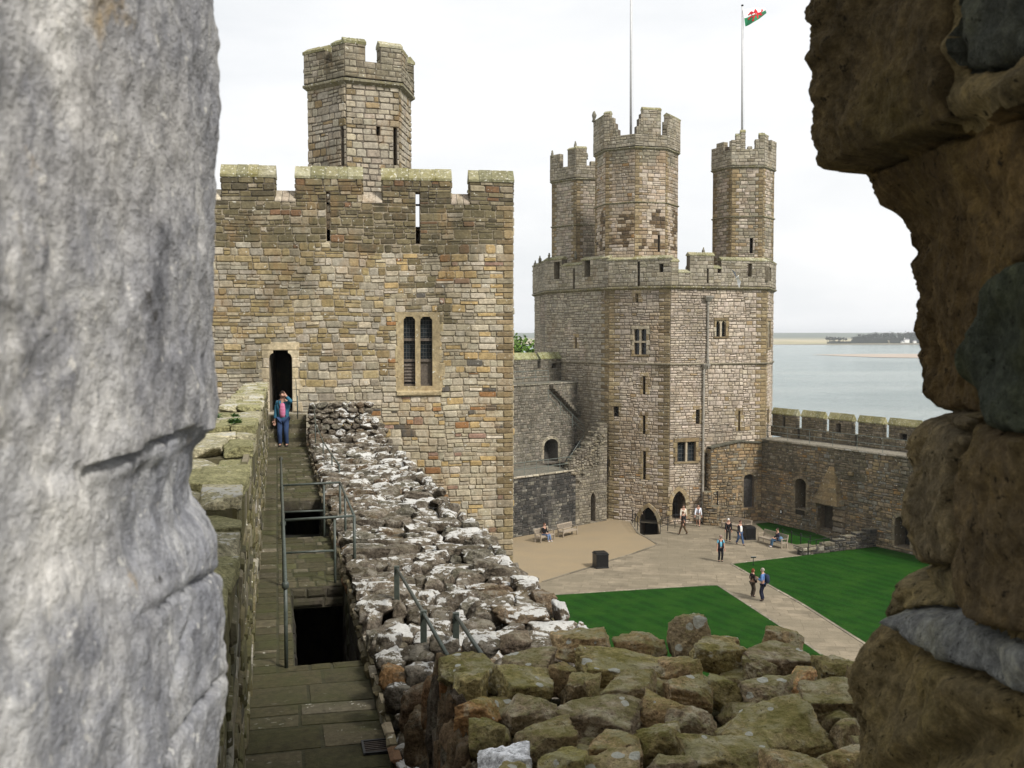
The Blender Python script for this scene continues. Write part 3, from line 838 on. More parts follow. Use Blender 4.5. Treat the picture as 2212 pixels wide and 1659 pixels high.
# ================================================================== MANY-SIDED TOWER WITH THREE TURRETS
eagle = empty('polygonal_tower', (12.0, 89.0, 0), 'massive many-sided pale stone tower with three tall turrets at the far end of the court', 'tower')
zst = FC.z(1500, 624); zst2 = FC.z(1500, 788); zpt = FC.z(1560, 556)
lights = {}
eh = {'A': [], 'B': [], 'C': [], 'D': [], 'Z': []}
def H(face, W, *r): h = W.rect(*r); eh[face].append(h); return h
slitA = H('A', FA, 1243, 729, 1246.5, 753)
w1 = H('B', FB, 1370, 711, 1396, 766)
sl = [H('B', FB, 1373, 634, 1379, 653), H('B', FB, 1388.5, 813, 1394, 852), H('B', FB, 1388.5, 898, 1394, 938), H('B', FB, 1389, 975, 1395, 1036)]
sq1 = H('B', FB, 1325, 878, 1336.5, 900)
dB = H('B', FB, 1381, 1095, 1421.5, 1156); dB[2] = -1.2
dw = H('A', FA, 1301.5, 991, 1313.5, 1026)
w2 = H('C', FC, 1547, 693, 1567.5, 727)
sq2 = H('C', FC, 1503, 885, 1511, 916)
slC = H('C', FC, 1594.5, 888, 1598, 931)
w4 = H('C', FC, 1463, 955, 1502.5, 997)
dk = H('C', FC, 1523, 979, 1535, 1051)
dC = H('C', FC, 1451.5, 1060, 1480, 1124); dC[2] = .35
w3 = H('D', FD, 1656.5, 694, 1664, 751)
slD = H('D', FD, 1656, 885, 1660, 915)
est = dict(h=(.17, .33), w=(.26, .72), dep=(.02, .07), gap=.028, jit=.02, split=.28, qw=(.5, .95))
def ecol(face):
    def f(u, z):
        x = noise.noise(Vector((u*.3, z*.3, ord(face))))
        if face in 'AZ': return PAL_GREY if x > -.3 else PAL_EAGLE
        if z < 3.0 and x > -.2: return PAL_EWARM
        if face == 'B' and x > .15: return PAL_EWARM
        if face == 'C' and u > 3.4 and z < 6: return PAL_EWARM
        return PAL_EAGLE
    return f
mb = MB()
for f, W, q in (('Z', FZ, None), ('A', FA, (0, 1)), ('B', FB, (1, 1)), ('C', FC, (0, 1)), ('D', FD, (1, 0))):
    hs = eh[f]
    panel(mb, W, 0, W.L, -1.4, zst, hs, 0, (.15, .125, .095))
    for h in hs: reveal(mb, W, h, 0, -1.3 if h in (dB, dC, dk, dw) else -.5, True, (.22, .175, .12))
    exh = []
    for h, a, b, cc in ((w1, .3, .3, .3), (w4, .35, .35, .35), (w2, .25, .25, .25), (dB, .35, .35, .35), (dC, .35, .35, .35), (w3, .15, .15, .3)):
        if h in hs: exh.append([h[0]-a, h[1]+a, h[2]-(.16 if h not in (dB, dC) else 0), h[3]+cc])
    masonry(mb, W, 0, W.L, -1.3, zst, hs + exh, dict(est, colf=ecol(f), qa=PAL_BROWN if q and q[0] else None, qb=PAL_BROWN if q and q[1] else None))
    for h in hs:                                        # brown dressings beside slits and small lights
        if h in (slitA, slC, slD) or h in sl or h in (sq1, sq2, dw, dk): surround(mb, W, h, 'flat', .28, PAL_BROWN, .05, .42)
for i in (4, 5, 6, 7):
    W = Wall(EV[i+1], EV[(i+2) % 9])
    panel(mb, W, 0, W.L, -1.4, zst)
    if i == 4: masonry(mb, W, 0, W.L, 0, zst, (), dict(est, h=(.4, .6), w=(.7, 1.2), pal=PAL_EAGLE))
mb.add([(p[0], p[1], zst + .35) for p in EV], [tuple(range(9))], (.16, .15, .13))
wall_e = mb.build('wall', M['eagle'], eagle)
mb = MB(); ring(mb, EV, zst - .15, zst + .28, .05, .26, (.19, .165, .105)); mb.build('string_course', M['cope'], eagle)
mb = MB(); ring(mb, EV, zst2 - .12, zst2 + .16, .04, .14, (.24, .21, .15)); mb.build('string_course', M['eagle'], eagle)

def arched(face, W, h, kind, wid, nm='doorway', pal=None):
    mb = MB(); surround(mb, W, h, kind, wid, pal or PAL_BROWN + PAL_TAN[2:3], .11, .4)
    w_ = h[1]-h[0]
    for a, b in ((h[0]-.36, h[0]+w_*.2), (h[1]-w_*.2, h[1]+.36)): masonry(mb, W, a, b, h[3]-w_*.42, h[3]+.36, (), dict(est, dep=(.01, .045), pal=PAL_EWARM, wob=0)); arch_fill(mb, W, h, kind, .0, -.5, (.2, .15, .1))
    return mb.build(nm, M['eagle'], eagle)
arched('B', FB, dB, 'point', .32); arched('C', FC, dC, 'point', .34)
def lattice(W, h, parent, nx, nz, d=-.28):
    mb = MB(); mb.quad(W.pt(h[0], h[2], d), W.pt(h[1], h[2], d), W.pt(h[1], h[3], d), W.pt(h[0], h[3], d)); mb.build('pane', M['glass'], parent)
    mb = MB()
    for i in range(1, nx): u = h[0] + (h[1]-h[0])*i/nx; mb.tube([W.pt(u, h[2], d+.02), W.pt(u, h[3], d+.02)], .014, 4)
    for i in range(1, nz): z = h[2] + (h[3]-h[2])*i/nz; mb.tube([W.pt(h[0], z, d+.02), W.pt(h[1], z, d+.02)], .014, 4)
    mb.build('lead_lattice', M['lead'], parent)
def stone_window(W, h, cols, rows, heads, pal, frame=.25):
    """frame of dressed stone, mullions, transom, leaded lights"""
    mb = MB(); mw = .16
    surround(mb, W, h, 'flat', frame, pal, .06, .4, sill=True)
    lw = (h[1]-h[0] - mw*(cols-1)) / cols; lh = (h[3]-h[2] - mw*(rows-1)) / rows; ls = []
    for i in range(cols):
        for j in range(rows):
            u = h[0] + i*(lw+mw); z = h[2] + j*(lh+mw); ls.append([u, u+lw, z, z+lh])
    for i in range(1, cols):
        u = h[0] + i*lw + (i-1)*mw; stone(mb, W, u, u+mw, h[2], h[3], .0, PAL_TAN[0][1], .0, 0, 0, .1); reveal(mb, W, [u, u+mw, h[2], h[3]], -.02, -.3, False)
    for j in range(1, rows):
        z = h[2] + j*lh + (j-1)*mw; stone(mb, W, h[0], h[1], z, z+mw, .01, PAL_TAN[1][1], .0, 0, 0, .1); reveal(mb, W, [h[0], h[1], z, z+mw], -.02, -.3, False)
    if heads:
        for l in ls[rows-1::rows]: arch_fill(mb, W, l, 'point' if heads == 1 else 'round', -.02, -.25, PAL_TAN[0][1])
    o = mb.build('window', M['eagle'], eagle)
    for l in ls: lattice(W, l, o, 3, max(3, int((l[3]-l[2])/.28)))
stone_window(FB, w1, 2, 2, 2, PAL_TAN[:2] + PAL_BROWN[:1])
stone_window(FC, w2, 2, 1, 1, PAL_BROWN + PAL_TAN[:1], .22)
stone_window(FC, w4, 2, 1, 0, PAL_BROWN, .3)
stone_window(FD, w3, 2, 1, 1, PAL_BROWN, .2)
mb = MB(); hh = dw
for a, b in ((hh[0], hh[0]+.09), (hh[1]-.07, hh[1])):
    mb.add([W_ for d in (-.2, -.06) for W_ in (FA.pt(a, hh[2], d), FA.pt(b, hh[2], d), FA.pt(b, hh[3], d), FA.pt(a, hh[3], d))], [(4,5,6,7), (0,1,5,4), (1,2,6,5), (2,3,7,6), (3,0,4,7)], (.7, .7, .7))
fo = mb.build('door_frame', M['white'], eagle)
lattice(FA, hh, fo, 3, 6, -.22)
for h, W in ((sq1, FB), (sq2, FC)):
    mb = MB()
    for i in range(1, 4):
        u = h[0] + (h[1]-h[0])*i/4; mb.tube([W.pt(u, h[2], -.12), W.pt(u, h[3], -.12)], .012, 5)
        z = h[2] + (h[3]-h[2])*i/4; mb.tube([W.pt(h[0], z, -.12), W.pt(h[1], z, -.12)], .012, 5)
    mb.build('window_grille', M['iron'], eagle)
# iron gate in the upper pointed door
mb = MB(); h = dC
for i in range(1, 6): u = h[0] + (h[1]-h[0])*(.4 + .6*i/6); mb.tube([FC.pt(u, h[2], -.5), FC.pt(u, h[3]-.35, -.5)], .018, 5)
for z in (h[2]+.3, h[2]+1.2, h[3]-.5): mb.tube([FC.pt(h[0]+(h[1]-h[0])*.4, z, -.5), FC.pt(h[1], z, -.5)], .018, 5)
mb.build('iron_gate', M['iron'], eagle)
# brown scar of a lost gabled building, leaning on the tower
gp = at(1535, 1000, 77.9); GW = Wall(xy(gp), (CW_P[0]-.02, CW_P[1]-.02))
# drainpipe with hopper head
mb = MB()
u1 = FC.hit(1527.5, 700)[0]; u2 = FC.hit(1517, 950)[0]
za, zb, zc, zd = FC.z(1527, 652), FC.z(1527, 786), FC.z(1517, 800), .1
mb.tube([FC.pt(u1, za, .14), FC.pt(u1, zb, .14), FC.pt(u2, zc, .16), FC.pt(u2, zd, .16)], .085, 8)
for uu, zz in ((u1, za-.1), (u1, za-2), (u1, zb+.4), (u2, zc-.2), (u2, zc-4), (u2, zc-8)):
    mb.tube([FC.pt(uu, zz-.09, .15), FC.pt(uu, zz+.09, .15)], .12, 8)
x0 = u1 + .1
for uu, zz, w_ in ((u1, za+.05, .34), (u2+.15, zc+.1, .30)):
    vs = [FC.pt(uu+a, zz+b, d) for b, sc in ((0, .55), (.3, 1.0), (.42, 1.05)) for a, d in ((-w_*sc, .0), (w_*sc, .0), (w_*sc, .42*sc), (-w_*sc, .42*sc))]
    mb.add(vs, [(0,1,5,4), (1,2,6,5), (2,3,7,6), (3,0,4,7), (4,5,9,8), (5,6,10,9), (6,7,11,10), (7,4,8,11), (8,9,10,11), (3,2,1,0)], (.3,.3,.3))
mb.tube([FC.pt(u1+.12, zb+.35, .2), FC.pt(u2+.2, zc+.15, .55)], .03, 5)
mb.build('drainpipe', M['pipe'], eagle)

# crenellated parapet, with slits and niches
mb, runs = MB(), []
ppt = scaled(EV, 1.018)
PZ0 = zst + .25; zlow = FC.z(1480, 586)
pst_e = dict(h=(.2, .34), w=(.3, .7), dep=(.015, .045), pal=PAL_DIRTY + PAL_GREY[:2], gap=.022)
for i in range(9):
    w = Wall(ppt[i], ppt[(i+1) % 9]); hs = []
    def hb(x0, y0, x1, y1): 
        h = w.rect(x0, y0, x1, y1); hs.append(h); return h
    tops = [(0, 1, 0)]
    if i == 0: tops = [(0, 1, .45)]; hb(1160, 566, 1163, 607)
    if i == 1:
        for r in ((1197, 566, 1209, 603), (1263, 561, 1275, 598), (1238, 580, 1242, 624), (1171, 585, 1173.5, 620)): hb(*r)
        f = lambda px: max(0, min(1, w.hit(px, 570)[0] / w.L)); zz = lambda px, y: w.z(px, y) - zpt
        tops = [(0, f(1214), zz(1195, 557)), (f(1214), f(1257), zz(1235, 569)), (f(1257), 1, zz(1280, 556))]
    if i == 2:
        for r in ((1377, 565, 1382, 618), (1424, 570, 1433, 588)): hb(*r)
    if i == 3:
        for r in ((1613, 569, 1624, 598), (1550, 580, 1557, 590), (1527, 580, 1530.5, 612)): hb(*r)
        f = lambda px: max(0, min(1, w.hit(px, 570)[0] / w.L)); zz = lambda px, y: w.z(px, y) - zpt
        tops = [(0, f(1466), zz(1460, 560)), (f(1466), f(1490), zz(1480, 584)), (f(1490), f(1542), zz(1515, 547)), (f(1542), f(1558), zz(1550, 575)), (f(1558), 1, zz(1600, 558))]
        op_w, op1, op2 = w, hs[0], hs[1]
    if i == 4: hb(1661, 577, 1666, 607)
    for a, b, dz in tops:
        zt_ = zpt + dz; a *= w.L; b *= w.L
        hh = [h for h in hs if a - .01 < (h[0]+h[1])/2 < b + .01 and h[3] < zt_]
        block(mb, w, a, b, PZ0, zt_ - .2, .55, pst_e, sides=False, holes=hh)
        for h in hh: reveal(mb, w, h, 0, -.55, back=(h not in (hs if i == 3 else [])), col=(.2, .17, .12), bcol=(.05, .045, .035))
        mc = MB(); coping(mc, w, a, b, zt_ - .2, .3, .55, .06, ls=.7); runs.append(mc)
pe = mb.build('parapet', M['eagle'], eagle)
for mc in runs: mc.build('coping', M['cope'], pe)
# niche hoods
# three turrets
ez = lambda y, px=1400, Y=79.2: at(px, y, Y).z
tE = dict(h=(.2, .34), w=(.3, .75), dep=(.015, .055), gap=.026, split=.25, qw=(.35, .6), pal=PAL_EWARM + PAL_GREY[:1])
c = at(1374.5, 400, 82.3); vd = math.atan2(-c.y, -c.x) + rad(22.5)
octp = regular(c.x, c.y, 3.36, 8, vd - rad(24.5))
main_cols = lambda u, z: (PAL_DIRTY if noise.noise(Vector((u*.6, z*.6, 4))) > .1 else PAL_EWARM) if z > ez(322) - 1 else ([(3, (.13, .09, .05)), (2, (.17, .125, .07)), (1, (.08, .06, .04))] if (ez(535) < z < ez(452) and noise.noise(Vector((u*.8, z*.5, 8))) > .02 and random.random() < .8) else (PAL_EWARM if random.random() < .7 else PAL_EAGLE))
fi = None
def face_at(poly, px, py):
    best = None
    for i in range(len(poly)):
        w = Wall(poly[i], poly[(i+1) % len(poly)])
        if (EYE - Vector(w.pt(w.L/2, 15))).dot(w.n) <= 0: continue
        u, z = w.hit(px, py)
        if -.01 <= u <= w.L + .01: return i
    return 0
ia, ib, ic, idd = face_at(octp, 1290, 300), face_at(octp, 1340, 300), face_at(octp, 1400, 300), face_at(octp, 1452, 300)
msegs = {ia: [(0, 1, .95)], ib: [(0, .18, 1.0), (.18, .30, .74), (.30, .38, .5), (.38, .46, .25)],
         ic: [(.04, .11, .3), (.11, .17, .6), (.17, .24, .8), (.24, .80, 1.05), (.97, 1, .3)], idd: [(0, .13, .55), (.13, 1, .9)]}
t_main = turret(eagle, octp, zst - 1, ez(322), ez(291), ez(236), 1.05, msegs, dict(tE, colf=main_cols, qa=PAL_BROWN, qb=None), pst_e, M['eagle'], string2=ez(438),
                slits=[(face_at(octp, 1423, 526), (1421, 508, 1425.5, 544))])
c = at(1606, 400, 83.6); vd = math.atan2(-c.y, -c.x) + rad(8)
hexr = regular(c.x, c.y, 2.5, 6, vd - rad(30)); er = lambda y: at(1606, y, 81.3).z
rs = {0: [(0, .30, .97), (.30, .42, 1.25), (.42, .46, .1), (.55, .68, .2), (.74, .85, .5), (.85, 1, 1)], 5: [(0, .25, .35), (.25, .6, .62), (.6, .68, .3), (.9, 1, .55)], 1: [(0, .3, 1), (.55, 1, .75)]}
rs[0] = [(0, .14, .6), (.14, .28, .97), (.28, .42, 1.2), (.5, .62, .18), (.72, .84, .62), (.84, 1, 1.0)]
t_right = turret(eagle, hexr, zst - 1, er(362), er(322), er(288), 1.06, rs, dict(tE, pal=PAL_EAGLE + PAL_DIRTY, qa=PAL_BROWN, qb=PAL_BROWN), pst_e, M['eagle'], string2=er(468),
                 slits=[(0, (1619.5, 514, 1626, 547))])
c = at(1262, 450, 91.5); vd = math.atan2(-c.y, -c.x) + rad(17)
hexl = regular(c.x, c.y, 3.05, 6, vd - rad(30)); el = lambda y: at(1245, y, 89.3).z
ls_ = {5: [(0, .38, .8), (.68, 1, 1.02)], 0: [(0, .3, 1.05), (.42, .6, .25), (.7, 1, 1)]}
t_left = turret(eagle, hexl, zst - 1, el(391), el(360), el(322), 1.06, ls_, dict(tE, pal=PAL_GREY + PAL_EAGLE[:2], qa=PAL_BROWN, qb=PAL_BROWN), pst_e, M['eagle'], string2=el(488))

# weathered stone figures and finials on the battlements
def figure(px, ybase, ytop, Y, kind, parent):
    p = at(px, ybase, Y); h = at(px, ytop, Y).z - p.z; mb = MB(); r = h * .22
    if kind == 'eagle':
        pr = [(r*.9, -.05), (r*1.05, h*.15), (r*1.15, h*.4), (r*.8, h*.62), (r*.42, h*.7), (r*.5, h*.82), (r*.38, h*.94), (.01, h)]
    elif kind == 'shard':
        pr = [(r*1.0, -.05), (r*.6, h*.18), (r*.9, h*.35), (r*1.0, h*.55), (r*.5, h*.85), (.02, h)]
    else:
        pr = [(r, -.05), (r*.9, h*.3), (r*.95, h*.65), (r*.55, h*.7), (r*.62, h*.88), (.02, h)]
    mb.lathe(p, pr, 9, (.9, .9, .9))
    for i, v in enumerate(mb.v):
        q = Vector(v); d = noise.noise_vector(q * 4.0) * h * .07; mb.v[i] = (v[0]+d.x, v[1]+d.y*1.0, v[2]+d.z)
    return mb.build('stone_figure', M['cope2'], parent, True)
M['cope2'] = m_rock('eroded_stone', (.17, .16, .13), (.24, .22, .16), .35, 8, .3, (.12, .12, .04))
for px, yb, yt, Y, kd in ((1283, 262, 239, 81.0, 'shard'), (1243, 320, 305, 89.5, 'bust'), (1193, 340, 325, 89.6, 'bust'), (1268, 343, 330, 90.0, 'shard'),
                          (1166.5, 566, 552, 89.0, 'eagle'), (1186, 560, 546, 86.5, 'bust'), (1156, 575, 562, 92.5, 'eagle'), (1519.5, 548, 534, 79.0, 'eagle'), (1483.5, 586, 572, 79.6, 'shard'),
                          (1243.5, 558, 541, 84.0, 'bust'), (1302, 544, 522, 81.5, 'eagle')):
    figure(px, yb, yt, Y, kd, eagle)

# ================================================================== GABLED WALL SCAR, RIGHT CURTAIN WALL
gable = empty('gabled_wall', GW.pt(GW.L/2, 0), 'low brown masonry wall with a sloping gable top, set against the foot of the many-sided tower', 'wall')
mb = MB(); gh = [GW.rect(1606, 1024, 1629, 1096), GW.rect(1651 - 24, 1126, 1648 - 10, 1136)]
gh[1] = GW.rect(1596, 1127, 1612, 1140)
pr_ = [(0, GW.z(1537, 968)), (GW.L*.55, GW.z(1604, 954)), (GW.L, GW.z(1648, 957))]
def gtop(u):
    for (a, za), (b, zb) in zip(pr_, pr_[1:]):
        if u <= b: return za + (zb-za)*(u-a)/(b-a)
    return pr_[-1][1]
zl = min(p[1] for p in pr_) - .1
panel(mb, GW, 0, GW.L, 0, zl, gh)
for h in gh: reveal(mb, GW, h, 0, -.28, True, (.17, .13, .09), (.06, .055, .05))
gst = dict(h=(.15, .28), w=(.25, .7), dep=(.02, .08), pal=PAL_COURT + [(5, (.29, .205, .115)), (3, (.24, .165, .085))], gap=.026, jit=.022)
masonry(mb, GW, 0, GW.L, 0, zl, gh, gst)
n = 14
for i in range(n):
    a, b = GW.L*i/n, GW.L*(i+1)/n; t = gtop((a+b)/2)
    panel(mb, GW, a, b, zl, t); stone(mb, GW, a, b, zl, t, .05, pick(gst['pal']))
    vs = [GW.pt(u, z, d) for u, z in ((a-.02, gtop(a)), (b+.02, gtop(b))) for d in (-.8, .16)]
    mb.add(vs + [(p[0], p[1], p[2]+.09) for p in vs], [(0,1,3,2), (6,7,5,4), (1,5,7,3), (0,4,5,1), (2,3,7,6)], (.1, .095, .07))
mb.quad(GW.pt(0, 0, -.8), GW.pt(0, 0, 0), GW.pt(0, zl, 0), GW.pt(0, zl, -.8), (.2, .16, .1))
W0 = Wall(GW.pt(0, 0, -.7), GW.pt(0, 0)); masonry(mb, W0, 0, .7, 0, zl, (), gst)
arch_fill(mb, GW, gh[0], 'round', .0, -.5, (.22, .16, .09))
mb.build('wall', M['court'], gable)
mb = MB(); surround(mb, GW, gh[0], 'round', .22, PAL_COURT, .06, .4); mb.build('niche', M['court'], gable)
# low broken stub in front of it
sw = Wall(xy(gz(1519, 1134)), xy(gz(1549, 1136)))
mb = MB(); block(mb, sw, 0, sw.L, 0, 1.5, .8, dict(gst, dep=(.03, .12))); block(mb, sw, 0, sw.L*.55, 1.5, 2.6, .7, dict(gst, dep=(.03, .12)))
mb.build('stub', M['court'], gable)
mb = MB(); hcol = GW.hit(1549, 1090)[0]; mb.tube([GW.pt(hcol, .1, .08), GW.pt(hcol, 2.6, .08)], .04, 6); mb.build('pipe', M['iron'], gable)

rc = empty('curtain_wall', CW.pt(12, 0), 'brown castle wall on the right with pitched merlons, a wall walk and a fireplace hood', 'wall')
ZW = 6.65
ch = [CW.rect(1718, 1034, 1741, 1100), CW.rect(1933, 1116, 1966, 1181), CW.rect(1771, 1093, 1803, 1146), CW.rect(1720, 1101, 1740, 1112)]
ch[1][2] = .35; ch[2][2] = .45
rst = dict(h=(.15, .28), w=(.22, .65), dep=(.02, .09), pal=PAL_COURT, gap=.026, jit=.024, split=.3)
def rcol(u, z):
    x = noise.noise(Vector((u*.3, z*.45, 5)))
    if z > 4.3 and x > -.1: return [(4, (.16, .135, .09)), (3, (.12, .105, .07)), (2, (.21, .175, .12)), (1, (.26, .23, .17))]
    if u < 4 or x > .2: return PAL_COURT + [(4, (.28, .20, .115))]
    return PAL_COURT + [(2.5, (.20, .19, .155))]
mb = MB()
panel(mb, CW, 0, CW.L, -.05, ZW, ch[:3])
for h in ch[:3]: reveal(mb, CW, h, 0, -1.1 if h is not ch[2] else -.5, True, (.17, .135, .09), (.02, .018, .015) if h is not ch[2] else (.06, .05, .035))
masonry(mb, CW, 0, 27, 0, ZW - .12, ch[:3], dict(rst, colf=rcol))
for h, kd in ((ch[0], 'round'), (ch[1], 'round')): arch_fill(mb, CW, h, kd, 0, -.8, (.2, .15, .09))
# walk surface and outer face
mb.quad(CW.pt(0, ZW, .12), CW.pt(CW.L, ZW, .12), CW.pt(CW.L, ZW, -2.9), CW.pt(0, ZW, -2.9), (.2, .18, .14))
mb.quad(CW.pt(0, ZW-.14, .12), CW.pt(CW.L, ZW-.14, .12), CW.pt(CW.L, ZW, .12), CW.pt(0, ZW, .12), (.24, .21, .16))
mb.quad(CW.pt(CW.L, -7, -2.9), CW.pt(0, -7, -2.9), CW.pt(0, ZW, -2.9), CW.pt(CW.L, ZW, -2.9), (.2, .18, .14))
p = 0
while p < 27:
    q = p + RU(.5, 1.1); stone(mb, CW, p, q, ZW-.15, ZW+.005, .16, pick([(1, (.30, .27, .21)), (1, (.24, .215, .16)), (.5, (.4, .38, .33))]), .02, .01); p = q
mb.build('wall', M['court'], rc)
for h, kd in ((ch[0], 'round'), (ch[1], 'round')):
    mb = MB(); surround(mb, CW, h, kd, .22, [(1, (.27, .215, .135)), (1, (.22, .18, .12))], .05, .4, sill=(kd == 'round' and h is ch[0]))
    mb.build('window_niche' if h is ch[0] else 'doorway', M['court'], rc)
mb = MB(); h = ch[3]; panel(mb, CW, h[0], h[1], h[2], h[3], (), .09, (.03, .026, .02)); mb.build('blocked_opening', M['court'], rc)
# fireplace: tapering hood, jambs, corbel
def off(px, py, d): 
    W = CW.off(d); u, z = W.hit(px, py); return W.pt(u, z)
mb = MB()
base = [off(1754, 1085, .75), off(1810, 1095, .75)]; ub = [CW.hit(1757, 1082)[0] - .15, CW.hit(1818, 1092)[0]+.1]
u0, u1 = CW.off(.75).hit(1754, 1085)[0], CW.off(.75).hit(1809, 1095)[0]; zb = CW.off(.75).hit(1782, 1090)[1]; ztp = CW.z(1802, 1008)
ut = (CW.hit(1793, 1010)[0], CW.hit(1803, 1010)[0])
rows = 9
for i in range(rows):
    f, g = i/rows, (i+1)/rows - .006
    def lv(f): 
        a = u0 + (ut[0]-u0)*f; b = u1 + (ut[1]-u1)*f; d = .75 + (.08-.75)*f; return a, b, d, zb + (ztp-zb)*f
    a0, b0, d0, z0_ = lv(f); a1, b1, d1, z1_ = lv(g)
    n = max(1, 4 - i//2); kk = 0
    for j in range(n):
        x0, x1 = j/n + .004, (j+1)/n - .004; cc = pick([(3, (.26, .19, .10)), (2, (.22, .165, .09)), (1, (.19, .15, .09))])
        mb.quad(CW.pt(a0+(b0-a0)*x0, z0_, d0), CW.pt(a0+(b0-a0)*x1, z0_, d0), CW.pt(a1+(b1-a1)*x1, z1_, d1), CW.pt(a1+(b1-a1)*x0, z1_, d1), cc)
    for aa, bb in ((a0, a1), (b0, b1)):
        cc = pick([(3, (.24, .18, .10)), (2, (.2, .155, .09))])
        mb.quad(CW.pt(aa, z0_, d0), CW.pt(aa, z0_, 0), CW.pt(bb, z1_, 0), CW.pt(bb, z1_, d1), cc)
mb.quad(CW.pt(u0, zb, .75), CW.pt(u1, zb, .75), CW.pt(u1, zb, 0), CW.pt(u0, zb, 0), (.12, .09, .06))
hood = mb.build('fireplace_hood', M['court'], rc)
mb = MB()
for a, b in ((u0+.1, ch[2][0]), (ch[2][1], u1+.15)):
    z = 0
    while z < zb - .02:
        zn = min(z + RU(.35, .6), zb); stone(mb, CW, a, b, z, zn, .3, pick(PAL_COURT), .015, .01); z = zn
uc = CW.hit(1817, 1095)[0]; 
stone(mb, CW, uc-.25, uc+.3, zb-.05, zb+.42, .55, (.27, .235, .16), .01, .01); stone(mb, CW, u0-.1, u0+.25, zb-.3, zb, .5, (.22, .18, .11), .01, .01)
mb.build('fireplace_jamb', M['court'], rc)
# rough put-log stones
mb = MB()
for px, py in ((1738, 1012), (1690, 1008), (1882, 1058), (1900, 1098), (1890, 1170), (1840, 1023)):
    u, z = CW.hit(px, py); stone(mb, CW, u-.2, u+.2, z-.16, z+.16, .3, pick(PAL_COURT), .01, .05)
mb.build('projecting_stone', M['court'], rc)
# parapet + merlons on the far side of the walk
PW = CW.off(-2.1); zc = 7.45; ze, zr = 8.42, 8.95
pst_r = dict(rst, pal=[(4, (.20, .165, .105)), (3, (.16, .135, .09)), (2, (.25, .21, .15)), (1, (.12, .105, .075))], dep=(.02, .06))
mb = MB(); gaps = [PW.hit(x, 950)[0] for x in (1729.5, 1787.5, 1850, 1917, 1998)]
slots = []
for x, w_, y0, y1 in ((1725, .22, 932, 962), (1849.5, .24, 938, 968)):
    u = PW.hit(x, 945)[0]; slots.append([u-w_/2, u+w_/2, PW.z(x, y1), zc])
block(mb, PW, -1.2, CW.L, ZW, zc, .7, pst_r, holes=slots)
for h in slots: reveal(mb, PW, h, 0, -.69, True)
mb.build('parapet', M['court'], rc)
spans = [(1668, 1727), (1731.5, 1786), (1790.5, 1847.5), (1854, 1915), (1920, 1994), (2003, 2085)]
dets = {0: (1691, 1696.5, 900, 926), 2: (1806, 1816, 915, 960), 4: (1943, 1959, 937, 968)}
for i, (a, b) in enumerate(spans):
    w_ = PW.hit(a, 925)[0], PW.hit(b - 7.5, 925)[0]; hs = []
    if i in dets: x0, x1, y0, y1 = dets[i]; h = PW.rect(x0, y0, x1, y1); h[2] = zc; hs = [h]
    mb = MB(); block(mb, PW, w_[0], w_[1], zc, ze, .4, pst_r, holes=hs)
    for h in hs: reveal(mb, PW, h, 0, -.39, True)
    mo = mb.build('merlon', M['court'], rc)
    mb = MB(); coping(mb, PW, w_[0], w_[1], ze, zr - ze, .4, .06, ls=.55, pal=[(3, (.26, .24, .12)), (2, (.20, .185, .09)), (1, (.30, .28, .18))]); mb.build('coping', M['cope'], mo)
# thin two-bar rail along the walk
mb = MB(); pts = [CW.off(-.15).hit(x, 955)[0] for x in (1664, 1690)]
RWL = CW.off(-.2); ur = RWL.hit(1680, 955)[0]
for hgt in (.55, 1.05): mb.tube([RWL.pt(u, ZW + hgt) for u in (ur-1.2, ur+6, ur+14, 26)], .022, 5)
for i in range(12): u = ur - 1.2 + i*2.25; mb.tube([RWL.pt(u, ZW), RWL.pt(u, ZW+1.05)], .02, 5)
mb.build('railing', M['railfar'], rc)

# low dark wall on the lawn, with its fence
lw0, lw1 = gz(1733, 1200), gz(1893, 1181)
ramp = empty('low_wall', (lw0 + lw1)/2, 'low dark rubble wall running between the two lawns to the right curtain wall', 'wall')
W = Wall(xy(lw0), xy(lw1)); mb = MB(); lst = dict(rst, pal=PAL_BLACK + [(4, (.10, .085, .06))])
nseg = 7
for i in range(nseg):
    a, b = W.L*i/nseg, W.L*(i+1)/nseg; t = .32 + 1.05*((i+.5)/nseg)**1.1
    block(mb, W, a, b, 0, t, .5, lst)
mb.build('wall', M['dark'], ramp)
mb = MB(); block(mb, W, 0, 1.2, .3, .55, .9, dict(lst, pal=PAL_GREY)); mb.build('step_block', M['court'], ramp)

def railing(label, pts, hgt, posts, bars=(1.0,), r=.03, mat='iron', name='railing', cat='railing', group=None, sag=0):
    o = empty(name, pts[0], label, cat, group)
    P = [Vector(p) for p in pts]; mb = MB()
    seg = [(b-a).length for a, b in zip(P, P[1:])]; T = sum(seg)
    def along(t):
        d = t * T
        for s, a, b in zip(seg, P, P[1:]):
            if d <= s + 1e-6: return a.lerp(b, d/s)
            d -= s
        return P[-1]
    for i in range(posts):
        p = along(i/(posts-1)); m2 = MB(); m2.tube([p - Vector((0,0,.05)), p + Vector((0,0,hgt))], r, 7); m2.lathe(p + Vector((0,0,hgt)), [(r*1.5, -.02), (r*1.6, .02), (r*.8, .05), (.003, .06)], 7)
        m2.build('post', M[mat], o)
    for k in bars:
        m2 = MB(); q = []
        for i in range(posts-1):
            for j in range(7):
                f = j/6; p = along((i+f)/(posts-1)); q.append(p + Vector((0, 0, hgt*k - sag*4*f*(1-f))))
        m2.tube(q, r*.65, 6); m2.build('bar', M[mat], o)
    return o
railing('dark chain fence on short posts round the corner lawn, behind the occupied bench', [gz(1690, 1169), gz(1750, 1184), gz(1752, 1184)][:2] , .85, 4, (.95,), .035, sag=.12, name='chain_fence', cat='fence')
